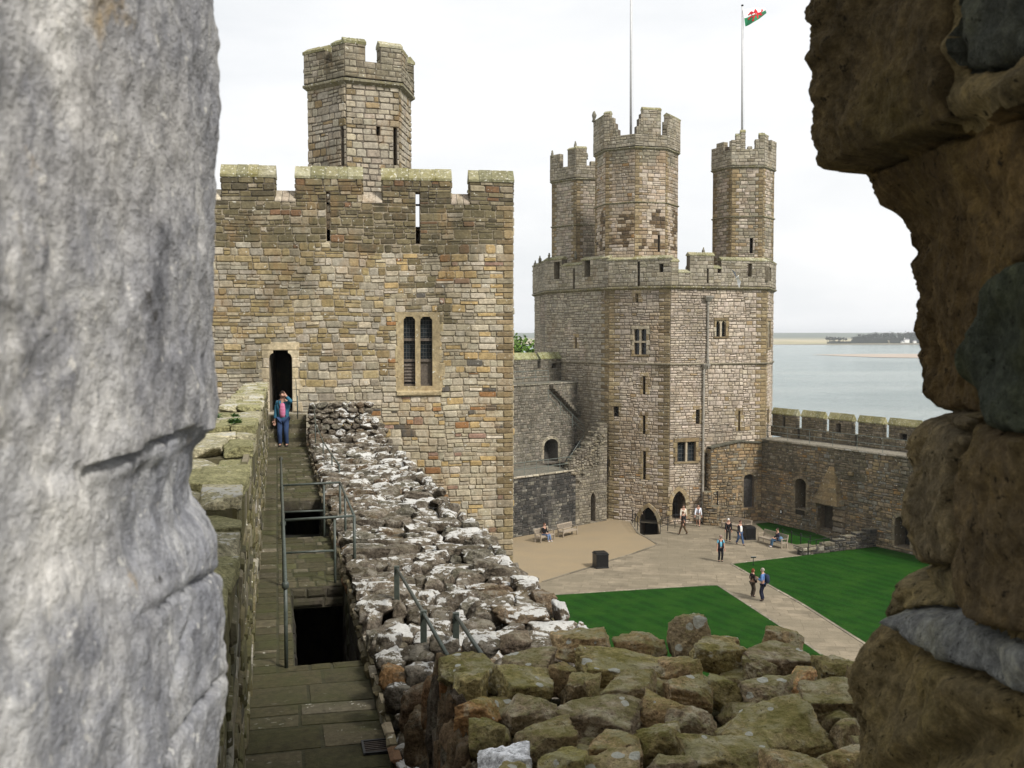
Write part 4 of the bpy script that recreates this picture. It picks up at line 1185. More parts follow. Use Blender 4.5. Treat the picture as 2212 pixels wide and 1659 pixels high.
railing('dark metal railing at the low end of the dark wall between the lawns', [gz(1746, 1199), gz(1812, 1187), gz(1850, 1180)][:2], .95, 5, (1.0, .55), .03)
railing('black railing on the left of the steps to the pointed doorway', [gz(1366, 1131), gz(1383, 1153)], 1.05, 4, (1.0, .5), .03)
railing('black railing on the right of the steps to the pointed doorway', [gz(1426, 1153), gz(1458, 1141)], 1.05, 3, (1.0, .5), .03)
railing('thin railing under the gabled wall, behind the empty bench', [gz(1553, 1134), gz(1608, 1134)], 1.0, 3, (1.0, .55), .025)

# ================================================================== LEFT CURTAIN WALL WITH LEDGE, STAIRS
lc = empty('curtain_wall', LW.pt(6, 0), 'grey castle wall on the left of the court, blackened below, with stairs and an arched recess', 'wall')
ZL = 4.45; ZU = UW.z(1200, 826)
mb = MB(); bst = dict(h=(.15, .26), w=(.25, .6), dep=(.015, .05), pal=PAL_BLACK, gap=.02, split=.3,
           colf=lambda u, z: PAL_BLACK if noise.noise(Vector((u*.45, z*.35, 6))) > -.22 + .18*max(0, u-9.5) and random.random() < .93 else [(3, (.13, .12, .10)), (2, (.09, .085, .07)), (1, (.18, .165, .13))])
ul = LW.hit(1243, 1080)[0]
panel(mb, LW, 0, ul, -.05, ZL, (), 0, (.05, .045, .04)); masonry(mb, LW, 0, ul, 0, ZL, (), bst)
p = 0
while p < ul: q = p + RU(.4, .9); stone(mb, LW, p, q, ZL-.12, ZL + .04, .12, pick(PAL_GREY), .02, .01); p = q
mb.quad(LW.pt(0, ZL, .05), LW.pt(ul, ZL, .05), LW.pt(ul, ZL, -5.2), LW.pt(0, ZL, -5.2), (.15, .14, .11))
lowo = mb.build('ledge_wall', M['dark'], lc)
mb = MB()
for k in range(9):
    u = RU(2.7, ul); z = RU(.0, 1.6); hgt = RU(.2, .7)
    mb.quad(LW.pt(u, z, .056), LW.pt(u+RU(.02, .07), z, .056), LW.pt(u+RU(.02, .05), z+hgt, .056), LW.pt(u, z+hgt, .056), (.24, .235, .21))
mb.build('lime_streak', M['dark'], lowo)
# buttressed part between ledge and tower, ragged stepped top up to the landing
mb = MB(); sl_ = [LW.rect(1276, 1064, 1286, 1127)]; sl_[0][2] = .1; ue = LW.L
bst2 = dict(h=(.15, .28), w=(.25, .6), dep=(.015, .06), pal=[(4, (.20, .175, .13)), (3, (.16, .14, .105)), (2, (.25, .22, .165)), (1, (.12, .105, .08))], gap=.022)
zland = 7.35
panel(mb, LW, ul, ue, -.05, ZL, sl_); masonry(mb, LW, ul, ue, 0, ZL, sl_, bst2); reveal(mb, LW, sl_[0], 0, -.5)
arch_fill(mb, LW, sl_[0], 'point', 0, -.3, (.2, .17, .13))
ns = 11; uu0 = ul - .6
for i in range(ns):
    a, b = uu0 + (ue-.9-uu0)*i/ns, uu0 + (ue-.9-uu0)*(i+1)/ns; t = ZL + (zland - ZL)*(i+1)/ns + RU(-.15, .3)
    block(mb, LW, a, b, ZL, t, .6, dict(bst2, dep=(.03, .14), jit=.03), back=True)
block(mb, LW, ue-.9, ue, ZL, zland + .5, .6, bst2)
mb.build('stair_wall', M['court'], lc)
mb = MB()
for k in range(46):
    f = random.random(); u = uu0 + (ue-.6-uu0)*f; z = ZL + (zland-ZL)*f - RU(.1, 2.4)*RU(.2, 1) ; s_ = RU(.12, .3)
    if z < .4: continue
    stone(mb, LW, u, u+s_*1.5, z, z+s_, RU(.1, .24), pick(PAL_DIRTY[2:3] + [(2, (.16, .14, .105))]), .01, .05)
mb.build('broken_edge', M['court'], lc)
# upper wall with recess, coping, battlements
mb = MB(); rec = UW.rect(1175, 948, 1205, 1014); rec[2] = ZL
ust = dict(h=(.15, .27), w=(.25, .6), dep=(.015, .05), pal=[(4, (.20, .18, .14)), (4, (.16, .145, .115)), (2, (.24, .21, .165)), (1, (.12, .11, .085))], gap=.022)
ue2 = UW.L - .02
panel(mb, UW, 0, ue2, ZL-.1, ZU, [rec]); masonry(mb, UW, 0, ue2, ZL, ZU - .15, [rec], ust); reveal(mb, UW, rec, 0, -1.0, True, (.13, .12, .1), (.05, .047, .04)); arch_fill(mb, UW, rec, 'round', 0, -.8, (.17, .155, .12))
p = 0
while p < ue2: q = min(p + RU(.4, .9), ue2); stone(mb, UW, p, q, ZU-.16, ZU, .1, pick([(1, (.3, .27, .21)), (1, (.25, .23, .18))]), .02, .01); p = q
mb.quad(UW.pt(0, ZU, .08), UW.pt(ue2, ZU, .08), UW.pt(ue2, ZU, -3.2), UW.pt(0, ZU, -3.2), (.16, .15, .12))
mb.quad(UW.pt(UW.L, 0, -3.2), UW.pt(0, 0, -3.2), UW.pt(0, ZU, -3.2), UW.pt(UW.L, ZU, -3.2), (.16, .15, .12))
mb.build('wall', M['court'], lc)
mb = MB(); surround(mb, UW, rec, 'round', .25, PAL_DIRTY, .04, .4); mb.build('arched_recess', M['court'], lc)
UP = UW.off(-2.2); zq = UP.z(1150, 797); zu1, zu2 = UP.z(1140, 777), UP.z(1140, 763)
mb = MB(); block(mb, UP, 0, UP.L + .8, ZU, zq, .7, ust); mb.build('parapet', M['court'], lc)
dh = UP.rect(1192, 785, 1203, 820)
for a, b in ((1080, 1108), (1110, 1161), (1168, 1219)):
    x0, x1 = UP.hit(a, 790)[0], UP.hit(b, 790)[0]
    mb = MB(); hs = [[dh[0], dh[1], zq, dh[3]]] if a == 1168 else []
    block(mb, UP, x0, x1, zq, zu1, .7, ust, holes=hs)
    for h in hs: reveal(mb, UP, h, 0, -.68)
    mo = mb.build('merlon', M['court'], lc); mb = MB(); coping(mb, UP, x0, x1, zu1, zu2-zu1+.05, .7, .06, pal=[(3, (.25, .25, .13)), (2, (.2, .2, .1))]); mb.build('coping', M['cope'], mo)
# stair flights up the wall
def flight(W, ua, ub, za, zb, wid, d0, pal):
    mb = MB(); n = max(4, int(abs(zb-za)/.19))
    for i in range(n):
        a, b = ua + (ub-ua)*i/n, ua + (ub-ua)*(i+1)/n; z = za + (zb-za)*(i+1)/n; lo, hi = min(a, b), max(a, b); c = pick(pal)
        vs = [W.pt(u, zz, d) for zz in (z-.3, z) for u, d in ((lo, d0), (hi, d0), (hi, d0+wid), (lo, d0+wid))]
        mb.add(vs, [(4,5,6,7), (3,2,6,7), (0,3,7,4), (2,1,5,6), (0,1,5,4)], c)
    return mb
f1a, f1b = UW.hit(1222, 1012)[0], UW.hit(1269, 926)[0]
mb = flight(UW, f1a, f1b, ZL, zland, 1.3, .06, PAL_BLACK + PAL_DIRTY[2:3]); mb.build('stairs', M['court'], lc)
f2a = UW.hit(1186, 840)[0]
mb = flight(UW, f2a, f1b, ZU, zland, .45, .05, [(1, (.11, .10, .075)), (1, (.15, .13, .10))]); mb.build('stairs', M['court'], lc)
mb = MB(); 
vs = [UW.pt(u, z, d) for z in (zland-.5, zland) for u, d in ((f1b, .05), (UW.L+1.6, .05), (UW.L+1.6, 3.6), (f1b, 3.6))]
mb.add(vs, [(4,5,6,7), (3,2,6,7), (0,3,7,4), (2,1,5,6)], (.2, .18, .14)); mb.build('landing', M['court'], lc)
mb = MB()
for pa, pb in (((1184, 842), (1262, 921)), ((1222, 1000), (1265, 934))):
    W2 = UW.off(.95); a, b = W2.hit(*pa), W2.hit(*pb)
    for dz in (0, -.5): mb.tube([W2.pt(a[0], a[1]+dz), W2.pt(b[0], b[1]+dz)], .025, 5)
    for i in range(4): f = i/3; u, z = a[0]+(b[0]-a[0])*f, a[1]+(b[1]-a[1])*f; mb.tube([W2.pt(u, z-1.0), W2.pt(u, z)], .022, 5)
W2 = LW.off(-.2); 
for hgt in (.5, 1.0): mb.tube([W2.pt(0, ZL+hgt), W2.pt(ul-.3, ZL+hgt)], .022, 5)
for i in range(9): u = (ul-.3)*i/8; mb.tube([W2.pt(u, ZL), W2.pt(u, ZL+1.0)], .02, 5)
W2 = UW.off(-.1)
for hgt in (.5, 1.0): mb.tube([W2.pt(0, ZU+hgt), W2.pt(f2a, ZU+hgt)], .022, 5)
for i in range(7): u = f2a*i/6; mb.tube([W2.pt(u, ZU), W2.pt(u, ZU+1.0)], .02, 5)
mb.build('railing', M['railfar'], lc)

# ================================================================== WALL WALK
WD = Vector((-.230, .9732, 0)); WN = Vector((.9732, .230, 0)); WO = Vector((-2.31, 8.4, 0))
def wp(s, t, z): v = WO + WD*s + WN*t; return Vector((v.x, v.y, z))
ZK = 11.4; WK = 1.22; S0, S1 = -6.5, 23.6
def s_at(py, t=.6):                      # distance along the walk that shows at height py
    for k in range(400):
        s = S0 + (S1 - S0)*k/399
        p = wp(s, t, ZK)
        yy = 829.5 - FPX * ((p.z-15)*CP + p.y*SP) / (p.y*CP - (p.z-15)*SP)
        if yy < py: return s
    return S1
h1 = [.47, WK, s_at(1437), s_at(1272)]; h2 = [.40, WK-.02, s_at(1163), s_at(1084)]
fl = Floor(wp(0, 0, ZK), WN, WD)
def bury(name, o): tag(o, kind='structure'); o.name = name; return o
mb = MB()
panel(mb, fl, 0, WK, S0, S1, [h1, h2], 0, (.045, .042, .022))
PAL_FLAG = [(3, (.062, .054, .028)), (3, (.078, .067, .039)), (2, (.050, .045, .020)), (1.0, (.115, .10, .066)), (.3, (.068, .066, .027))]  # flag colours lowered to carry the tower's shade on the walk
fst = dict(h=(.22, .4), w=(.28, .6), dep=(.006, .016), pal=PAL_FLAG, gap=.018, jit=.014, split=.1)
masonry(mb, fl, 0, h1[0]-.18, h1[2]-.2, h2[2]-.3, (), fst)
masonry(mb, fl, h1[0]-.18, WK, h1[2]-.2, S1 - .0, [h1, h2], dict(fst, w=(.2, .45)))
masonry(mb, fl, 0, h1[0]-.18, h2[2]-.3, S1, (), dict(fst, w=(.2, .4), h=(.3, .7)))
masonry(mb, fl, 0, WK, S0, h1[2]-.2, (), dict(fst, w=(.4, .8), h=(.28, .55)))
for hh, nst_ in ((h1, 9), (h2, 7)):
    q = lambda u, v, z: fl.pt(u, v, z)
    D = -6.5
    for u, flip in ((hh[0], 0), (hh[1], 1)):
        w = Wall(fl.pt(u, hh[3]), fl.pt(u, hh[2])) if flip else Wall(fl.pt(u, hh[2]), fl.pt(u, hh[3]))
        panel(mb, w, 0, w.L, ZK+D, ZK, (), 0, (.015, .013, .01)); masonry(mb, w, 0, w.L, ZK+D, ZK-.02, (), dict(pal=[(1, (.022, .019, .014)), (1, (.03, .025, .018))], h=(.15, .25)))  # lining coloured near black, the shade of the pit painted in
    lip = .30 if hh is h1 else .22                 # the far edge is a lip; the hollow below is added so the pit falls dark
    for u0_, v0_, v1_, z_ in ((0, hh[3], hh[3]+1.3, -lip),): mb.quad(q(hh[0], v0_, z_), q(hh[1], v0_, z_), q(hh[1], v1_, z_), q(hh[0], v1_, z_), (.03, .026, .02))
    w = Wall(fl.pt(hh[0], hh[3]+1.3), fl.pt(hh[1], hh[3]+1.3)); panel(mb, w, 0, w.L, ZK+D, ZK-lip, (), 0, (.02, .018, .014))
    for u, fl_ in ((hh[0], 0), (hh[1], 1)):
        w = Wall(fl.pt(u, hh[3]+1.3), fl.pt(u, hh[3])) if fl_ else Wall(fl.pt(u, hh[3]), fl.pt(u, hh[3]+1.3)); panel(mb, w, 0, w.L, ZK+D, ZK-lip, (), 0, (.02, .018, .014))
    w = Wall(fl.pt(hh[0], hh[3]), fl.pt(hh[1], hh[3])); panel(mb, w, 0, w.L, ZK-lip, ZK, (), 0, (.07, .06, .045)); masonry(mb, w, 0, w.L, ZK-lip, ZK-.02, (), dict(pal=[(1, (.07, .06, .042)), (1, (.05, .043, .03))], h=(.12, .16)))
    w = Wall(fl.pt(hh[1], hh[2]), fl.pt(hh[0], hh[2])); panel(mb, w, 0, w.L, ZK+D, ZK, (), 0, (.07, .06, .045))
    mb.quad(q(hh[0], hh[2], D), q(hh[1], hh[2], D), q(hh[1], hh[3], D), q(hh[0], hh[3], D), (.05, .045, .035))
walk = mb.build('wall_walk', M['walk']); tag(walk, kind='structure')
for hh, lab in ((h1, 'worn stone steps going down in the dark near stair opening of the wall walk'), (h2, 'worn stone steps in the farther stair opening of the wall walk')):
    L = hh[3]-hh[2]; n = 7; mb = MB()
    for i in range(n):
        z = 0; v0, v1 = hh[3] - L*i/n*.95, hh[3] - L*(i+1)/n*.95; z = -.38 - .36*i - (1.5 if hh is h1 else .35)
        c = pick([(1, (.016, .014, .010)), (1, (.011, .010, .007))])  # near-black treads: darkness of the pit put into the colour
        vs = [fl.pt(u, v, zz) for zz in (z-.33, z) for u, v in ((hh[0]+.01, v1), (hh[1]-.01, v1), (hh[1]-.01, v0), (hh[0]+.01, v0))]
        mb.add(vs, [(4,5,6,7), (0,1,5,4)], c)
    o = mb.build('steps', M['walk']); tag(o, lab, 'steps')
# steps up to the tower door
mb = MB(); sA = s_at(962, .8); pD = Vector(TW.pt((door[0]+door[1])/2, 0)); 
n = 7
for i in range(n):
    s0_, s1_ = sA + (S1 + .25 - sA)*i/n, sA + (S1 + .45 - sA)*(i+1)/n; z = ZK + (door[2] - ZK)*(i+1)/n
    c = [(.15, .13, .085), (.075, .066, .04), (.12, .11, .06)][i % 3]
    vs = [tuple(wp(s, t, zz)) for zz in (ZK-.1, z) for s, t in ((s0_, .02), (s0_, WK), (s1_+.3, WK), (s1_+.3, .02))]
    mb.add(vs, [(4,5,6,7), (0,1,5,4), (1,2,6,5), (3,0,4,7)], c)
o = mb.build('steps', M['walk']); tag(o, 'mossy stone steps climbing to the dark tower doorway behind the person in blue', 'steps')

# drain grate in the walk
gp_ = gz(815, 1617, ZK); gr = empty('drain_grate', gp_, 'rusty dark iron drain grate set in the walk flags at the bottom edge', 'grate')
gs = (gp_ - wp(0, 0, ZK)).dot(WD); gt = (gp_ - wp(0, 0, ZK)).dot(WN)
mb = MB(); x0, x1, y0, y1 = gt-.13, gt+.12, gs-.14, gs+.14
for a, b, c_, d_ in ((x0, x1, y0, y0+.02), (x0, x1, y1-.02, y1), (x0, x0+.02, y0+.02, y1-.02), (x1-.02, x1, y0+.02, y1-.02)):
    vs = [fl.pt(u, v, z) for z in (.0, .03) for u, v in ((a, c_), (b, c_), (b, d_), (a, d_))]; mb.add(vs, [(4,5,6,7), (0,1,5,4), (1,2,6,5), (2,3,7,6), (3,0,4,7)])
mb.build('frame', M['iron'], gr); mb = MB()
for i in range(6):
    v = y0 + .045 + (y1-y0-.09)*i/5; vs = [fl.pt(u, vv, z) for z in (.0, .026) for u, vv in ((x0+.02, v-.008), (x1-.02, v-.008), (x1-.02, v+.008), (x0+.02, v+.008))]
    mb.add(vs, [(4,5,6,7), (0,1,5,4), (1,2,6,5), (2,3,7,6), (3,0,4,7)])
mb.build('bars', m_simple('rusty_iron', (.06, .045, .035), .7, .4, 20), gr)
mb = MB(); vs = [fl.pt(u, v, .018) for u, v in ((x0, y0), (x1, y0), (x1, y1), (x0, y1))]; mb.add(vs, [(0,1,2,3)], (.01,.01,.01)); mb.build('void', M['iron'], gr)

# ------------------------------------------------------------------ left parapet of the walk
par = empty('parapet', wp(8, -.3, ZK), 'mossy stone parapet with pale slabs on its stepped top, left of the wall walk', 'parapet')
segs_p = [(-8.0, -3.6, 13.35, 13.3), (-3.6, -1.25, 13.66, 13.72), (-1.25, 2.05, 13.88, 13.72), (2.05, 4.45, 13.84, 13.74), (4.45, 8.6, 13.86, 13.70), (8.6, 12.6, 13.80, 13.66), (12.6, 17.5, 13.72, 13.58), (17.5, 23.3, 13.6, 13.5)]
PWL = Wall(wp(-8, 0, 0), wp(23.5, 0, 0)); mb = MB()
PAL_MOSSW = [(3, (.125, .105, .055)), (3, (.095, .084, .036)), (2, (.16, .14, .09)), (1.5, (.06, .053, .033)), (.6, (.26, .24, .19))]
slots = [[-.85+8-.0, -.7+8, 12.3, 13.5], [1.0+8, 1.14+8, 12.2, 13.5], [6+8, 6.15+8, 12.3, 13.4], [11+8, 11.15+8, 12.3, 13.4]]
panel(mb, PWL, 0, 31.3, ZK-1, 13.25, slots); masonry(mb, PWL, 0, 31.3, ZK-.02, 13.25, slots, dict(h=(.13, .26), w=(.25, .7), dep=(.01, .05), pal=PAL_MOSSW, gap=.022, split=.3, octo=True))
for h in slots: reveal(mb, PWL, h, 0, -.4)
PBK = Wall(wp(23.5, -.6, 0), wp(-8, -.6, 0)); panel(mb, PBK, 0, 31.3, 0, 13.3)
for a, b, z0, z1 in segs_p:
    for i in range(max(1, int((b-a)/.55))):
        n = max(1, int((b-a)/.55)); u0, u1 = a+8+(b-a)*i/n, a+8+(b-a)*(i+1)/n
        mb.add([tuple(wp(u-8, t, z)) for z in (13.2, z0 + (z1-z0)*(i+.5)/n - .135) for u, t in ((u0, -.58), (u0, -.01), (u1, -.01), (u1, -.58))], [(0,1,5,4), (1,2,6,5), (2,3,7,6), (3,0,4,7), (4,5,6,7)], (.10, .088, .05)); stone(mb, PWL, u0, u1, 13.25, z0-.13, .04, pick(PAL_MOSSW))
mb.build('wall', M['walk'], par)
SLABS = [(a, b, z0, z1) for a, b, z0, z1 in segs_p]
# tufts of weed growing on the slabs
mleaf = m_simple('weed_leaf', (.05, .11, .025), .6, .5, 30)
def tuft(p, r, label, nleaf=70):
    mb = MB()
    for i in range(nleaf):
        a = RU(0, 6.28); el = RU(.15, 1.2); L = r*RU(.5, 1.1); b = Vector((RU(-r, r)*.35, RU(-r, r)*.35, 0)) + p
        d = Vector((math.cos(a)*math.cos(el), math.sin(a)*math.cos(el), math.sin(el))); s = d.cross(Vector((0,0,1))).normalized()*r*.13
        m_ = b + d*L*.55; e = b + d*L + Vector((0,0,-.25*L)); k = RU(.6, 1.4)
        mb.add([b, m_+s, e, m_-s], [(0,1,2,3)], (k, k, k))
    o = mb.build('weed', mleaf); tag(o, label, 'plant'); return o
tuft(wp(4.6, -.22, 13.84), .11, 'largest leafy green weed tuft on the parapet slabs left of the walk', 140)
tuft(wp(6.4, -.28, 13.78), .08, 'small green weed tuft beyond the largest one on the parapet slabs')
tuft(wp(6.3, -.55, 13.78), .10, 'green weed tuft at the outer edge of the parapet slabs beside the left jamb')
tuft(wp(.7, -.16, 13.76), .06, 'small weed tuft near the middle of the nearest broad parapet slab')

# ------------------------------------------------------------------ rails of the walk
mr = M['rail']
def bar(parent, name, pts, r=.024): r *= .8; mb = MB(); mb.tube(pts, r, 8); return mb.build(name, mr, parent, True)
ra = empty('handrail', wp(h1[2], h1[0]-.1, ZK), 'green grey tubular handrail guarding the two stair openings of the wall walk', 'railing')
tl = h1[0] - .09; zr_ = ZK + .95; sN, sM, sF, sE = h1[2] - .06, h1[3] + .12, h2[2] - .1, h2[3] + .1
tR2 = WK + .16
for s in (sN, sM, sF, sE): 
    bar(ra, 'post', [wp(s, tl, ZK-.05), wp(s, tl, zr_)], .027)
    mb = MB(); mb.lathe(wp(s, tl, zr_-.08), [(.027, 0), (.038, .01), (.038, .06), (.027, .07)], 10); mb.build('collar', mr, ra, True)
bar(ra, 'top_rail', [wp(sN, tl, zr_), wp(sM, tl, zr_), wp(sF, tl, zr_), wp(sE, tl, zr_)], .026)
bar(ra, 'mid_rail', [wp(sF, tl, ZK+.5), wp(sE, tl, ZK+.5)], .018)
for s in (sM, sF):
    bar(ra, 'cross_rail', [wp(s, tl, zr_), wp(s, tR2, zr_ + .02)], .024)
    bar(ra, 'cross_rail', [wp(s, tl, ZK+.48), wp(s, WK-.12, ZK+.48)], .02)
    bar(ra, 'post', [wp(s, tR2, ZK), wp(s, tR2, zr_+.02)], .027); bar(ra, 'post', [wp(s, WK-.12, ZK-.3), wp(s, WK-.12, zr_-.02)], .024)
bar(ra, 'top_rail', [wp(sM, tR2, zr_+.02), wp(sF, tR2, zr_+.02)], .024)
bar(ra, 'post', [wp((sM+sF)/2 + .3, tR2, ZK), wp((sM+sF)/2 + .3, tR2, zr_+.02)], .024)

rb = empty('handrail', gz(857, 1300, 11.75), 'sloping handrail on two posts at the near left edge of the lichen-covered rubble', 'railing')
a0, a1 = at(857, 1228, 12.0), at(915, 1325, 9.75); b0, b1 = gz(857, 1306, 11.6), gz(915, 1440, 11.6)
d_ = (a1 - a0); bar(rb, 'rail', [a0, a1, a1 + d_*.62 + Vector((0, 0, -.02))], .024)
for t_, b_ in ((a0, b0), (a1, b1)):
    mb = MB(); mb.box(t_.x-.03, t_.x+.03, t_.y-.03, t_.y+.03, 11.5, t_.z + .03); mb.build('post', mr, rb)
rc2 = empty('handrail', gz(985, 1400, 11.7), 'short sloping handrail on one post, right of the two-post handrail on the rubble', 'railing')
a1 = at(985, 1330, 9.5); bar(rc2, 'rail', [a1, a1 + (at(1050, 1428, 8.0) - a1)*1.15], .024)
mb = MB(); mb.box(a1.x-.03, a1.x+.03, a1.y-.03, a1.y+.03, 11.5, a1.z + .03); mb.build('post', mr, rc2)
rd = empty('handrail', wp(19, WK+.1, ZK), 'thin dark handrail stepping down from the tower along the edge of the rubble', 'railing')
hp = [at(678, 876, 31.0), at(681, 914, 29.5), at(698, 954, 27.0), at(717, 983, 24.5), at(733, 1005, 22.8)]
bar(rd, 'rail', hp, .022)
for p in hp[1:]: bar(rd, 'post', [p, Vector((p.x, p.y, ZK+.15))], .022)
re_ = empty('handrail', wp(22.6, WK-.05, ZK), 'thin pale handrail pole on the steps at the right of the tower doorway', 'railing')
bar(re_, 'post', [at(639, 818, 32.2), at(643, 900, 31.2)], .014); bar(re_, 'post', [at(643, 855, 31.2), Vector(at(643, 905, 31.2))], .02)

# ------------------------------------------------------------------ rocks
def rock_mesh(name, sx, sy, sz, seed, n=9, cuts=9, rough=.05, soft=20.0, tint=(1, 1, 1), wonk=.22):
    """angular stone: directions of a cube-sphere pushed out to a set of cutting planes, then roughened"""
    rnd = random.Random(seed); pl = []
    for ax, s in ((0, 1), (0, -1), (1, 1), (1, -1), (2, 1), (2, -1)):
        v = [rnd.uniform(-wonk, wonk) for _ in range(3)]
        if ax == 2: v = [x*.6 for x in v]
        v[ax] = s; pl.append((Vector(v).normalized(), rnd.uniform(.82, 1.0)))
    for i in range(cuts):
        v = Vector([rnd.choice((-1, 1))*rnd.uniform(.3, 1) for _ in range(3)]).normalized(); pl.append((v, rnd.uniform(.74, 1.15)))
    idx = {}; vs = []; fs = []
    def vert(p):
        k = tuple(round(c*n) for c in p)
        if k in idx: return idx[k]
        d = Vector([math.tan(c*.78) for c in p]).normalized(); acc = 0
        for nn, h in pl:
            q = d.dot(nn)
            if q > .02: acc += (q/h)**soft
        r = acc**(-1/soft)
        q = d * r; o = seed * 1.37
        e = noise.noise(Vector((q.x*1.6+o, q.y*1.6, q.z*1.6)))*rough*1.3 + (.25 - abs(noise.noise(Vector((q.x*3.1+o, q.y*3.1, q.z*3.6)))))*rough*1.7 + noise.noise(Vector((q.x*9+o, q.y*9, q.z*9)))*rough*.55
        q = q * (1 + e)
        idx[k] = len(vs); vs.append((q.x*sx/2, q.y*sy/2, q.z*sz/2)); return idx[k]
    for ax in range(3):
        for s in (-1, 1):
            for i in range(n):
                for j in range(n):
                    def P(a, b):
                        c = [0, 0, 0]; c[ax] = s; c[(ax+1) % 3] = -1 + 2*a/n; c[(ax+2) % 3] = -1 + 2*b/n; return c
                    f = [vert(P(i, j)), vert(P(i+1, j)), vert(P(i+1, j+1)), vert(P(i, j+1))]
                    fs.append(f if s > 0 else f[::-1])
    return vs, fs
def rock(name, mat, p, size, seed, rz=0, tilt=(0, 0), parent=None, tint=1.0, n=9, rough=.06, cuts=8, soft=22.0, mb=None, wonk=.22):
    vs, fs = rock_mesh(name, *size, seed, n, cuts, rough, soft, wonk=wonk)
    Mx = Matrix.Translation(p) @ Matrix.Rotation(rz, 4, 'Z') @ Matrix.Rotation(tilt[0], 4, 'X') @ Matrix.Rotation(tilt[1], 4, 'Y')
    t = tint if isinstance(tint, tuple) else (tint, tint, tint)
    if mb is not None: mb.add([Mx @ Vector(v) for v in vs], fs, t); return
    b = MB(); b.add([Mx @ Vector(v) for v in vs], fs, t); return b.build(name, mat, parent, True)

M['rmoss'] = m_rock('mossy_rock', (.31, .24, .145), (.53, .44, .29), .0, 6, .6, (.20, .195, .04), .012, (.55, .55, .47), specks=9, pale=.85, pale_col=(.60, .54, .39))
M['rlich'] = m_rock('white_lichen_rock', (.085, .07, .052), (.20, .175, .14), .50, 8, .18, (.10, .095, .03), .014, (.71, .70, .66), pale=.6, pale_col=(.31, .285, .24))
M['rlich2'] = m_rock('light_lichen_rock', (.15, .115, .085), (.22, .175, .125), .2, 11, .2, (.10, .09, .03), .014, (.62, .61, .57), pale=.5)
M['granite'] = m_rock('white_granite', (.85, .85, .85), (.66, .67, .69), .0, 6, 0, (0, 0, 0), .006)
M['rslab'] = m_rock('pale_lichen_slab', (.56, .52, .40), (.33, .31, .22), .42, 13, .25, (.10, .105, .03), .012, (.62, .60, .53))
M['rfill'] = m_rock('earthy_mortar', (.085, .07, .043), (.12, .10, .07), .0, 6, .5, (.07, .07, .015), .02)

# rough slabs laid on the parapet, each step of it one part
kk_ = 0
for a, b, z0, z1 in SLABS:
    mb = MB(); n = max(1, round((b-a)/.62))
    for i in range(n):
        f0, f1 = i/n, (i+1)/n; cuts_ = [-.64] + sorted(random.sample([-.45, -.34, -.26, -.18], 1)) + [.055]
        for t0, t1 in zip(cuts_, cuts_[1:]):
            A, B = a+(b-a)*f0, a+(b-a)*f1; o_ = RU(-.05, .05)*(0 if i in (0,) else 1); zz = z0+(z1-z0)*(f0+f1)/2 + RU(-.03, .01)
            kk_ += 1; k = RU(.8, 1.2); tc = (k, k*.97, k*.86) if random.random() < .7 else (k*.65, k*.65, k*.45)
            rock('x', None, wp((A+B)/2 + o_, (t0+t1)/2, zz - .075), (t1-t0+.03, (B-A)*1.05, .135), 5000+kk_, math.atan2(WN.y, WN.x) + RU(-.06, .06), (RU(-.03, .03), RU(-.04, .04)), None, tc, n=14, rough=.028, cuts=2, soft=60, mb=mb, wonk=.035)
    mb.build('coping_slab', M['rslab'], par, True)

# long rubble wall beside the walk
rub = empty('rubble_wall', wp(11, 2.4, ZK), 'long broken wall top of rough white-lichened rubble between the walk and the court', 'wall')
T0_, T1_ = WK + .02, 3.57
def ztop(s, t):
    f = (t - T0_)/(T1_ - T0_); e = noise.noise(Vector((s*.6, t*.9, 0)))*.08
    base = 11.72 - .10*math.sin(math.pi*min(1, max(0, f))) + e
    if s < 2.5: base += -.06*(2.5-s)
    if s > 22.0: base += (s-22.0)*.22
    return base
mb = MB(); step = .25; ns_ = int((23.6+3.2)/step); nt_ = 9
G = [[tuple(wp(-3.2+step*i, T0_ + .03 + (T1_-T0_-.06)*j/nt_, ztop(-3.2+step*i, T0_+(T1_-T0_)*j/nt_) - .20)) for j in range(nt_+1)] for i in range(ns_+1)]
for i in range(ns_):
    for j in range(nt_): mb.quad(G[i][j], G[i][j+1], G[i+1][j+1], G[i+1][j], (1, 1, 1))
mb.build('core', M['rfill'], rub)
mb = MB()
LF = Wall(wp(23.6, T0_, 0), wp(-3.2, T0_, 0)); panel(mb, LF, 0, LF.L, ZK-3.2, 11.5, ()); 
masonry(mb, LF, 0, LF.L, ZK-.02, 11.58, (), dict(h=(.09, .17), w=(.18, .5), dep=(.01, .06), pal=PAL_NEARDARK, gap=.02))
RF = Wall(wp(-3.2, T1_, 0), wp(23.6, T1_, 0)); panel(mb, RF, 0, RF.L, 0, 11.5); masonry(mb, RF, 0, RF.L, 6, 11.55, (), dict(h=(.2, .34), w=(.35, .8), dep=(.02, .08), pal=PAL_NEARDARK))
panel(mb, Wall(wp(-3.2, T0_, 0), wp(-3.2, T1_, 0)), 0, T1_-T0_, 0, 11.4)
mb.build('wall_face', M['court'], rub)
stones = []; s = -1.2; seed = 100
while s < 23.2:
    rowd = RU(.20, .36); t = T0_ + RU(-.02, .05)
    while t < T1_ - .08:
        w_ = RU(.26, .72) if random.random() < .8 else RU(.15, .28)
        if t + w_ > T1_ + .12: w_ = T1_ + .04 - t
        if w_ < .12: break
        h_ = RU(.17, .27); tt = t + w_/2; ss = s + rowd/2 + RU(-.05, .05)
        d = rowd * RU(.95, 1.35)
        z = ztop(ss, tt) - h_*.22 + RU(-.07, .09)
        stones.append((ss, tt, z, w_*.99, d*1.0, h_*1.15, seed)); seed += 1
        t += w_ + RU(-.01, .03)
    s += rowd * RU(.86, 1.0)
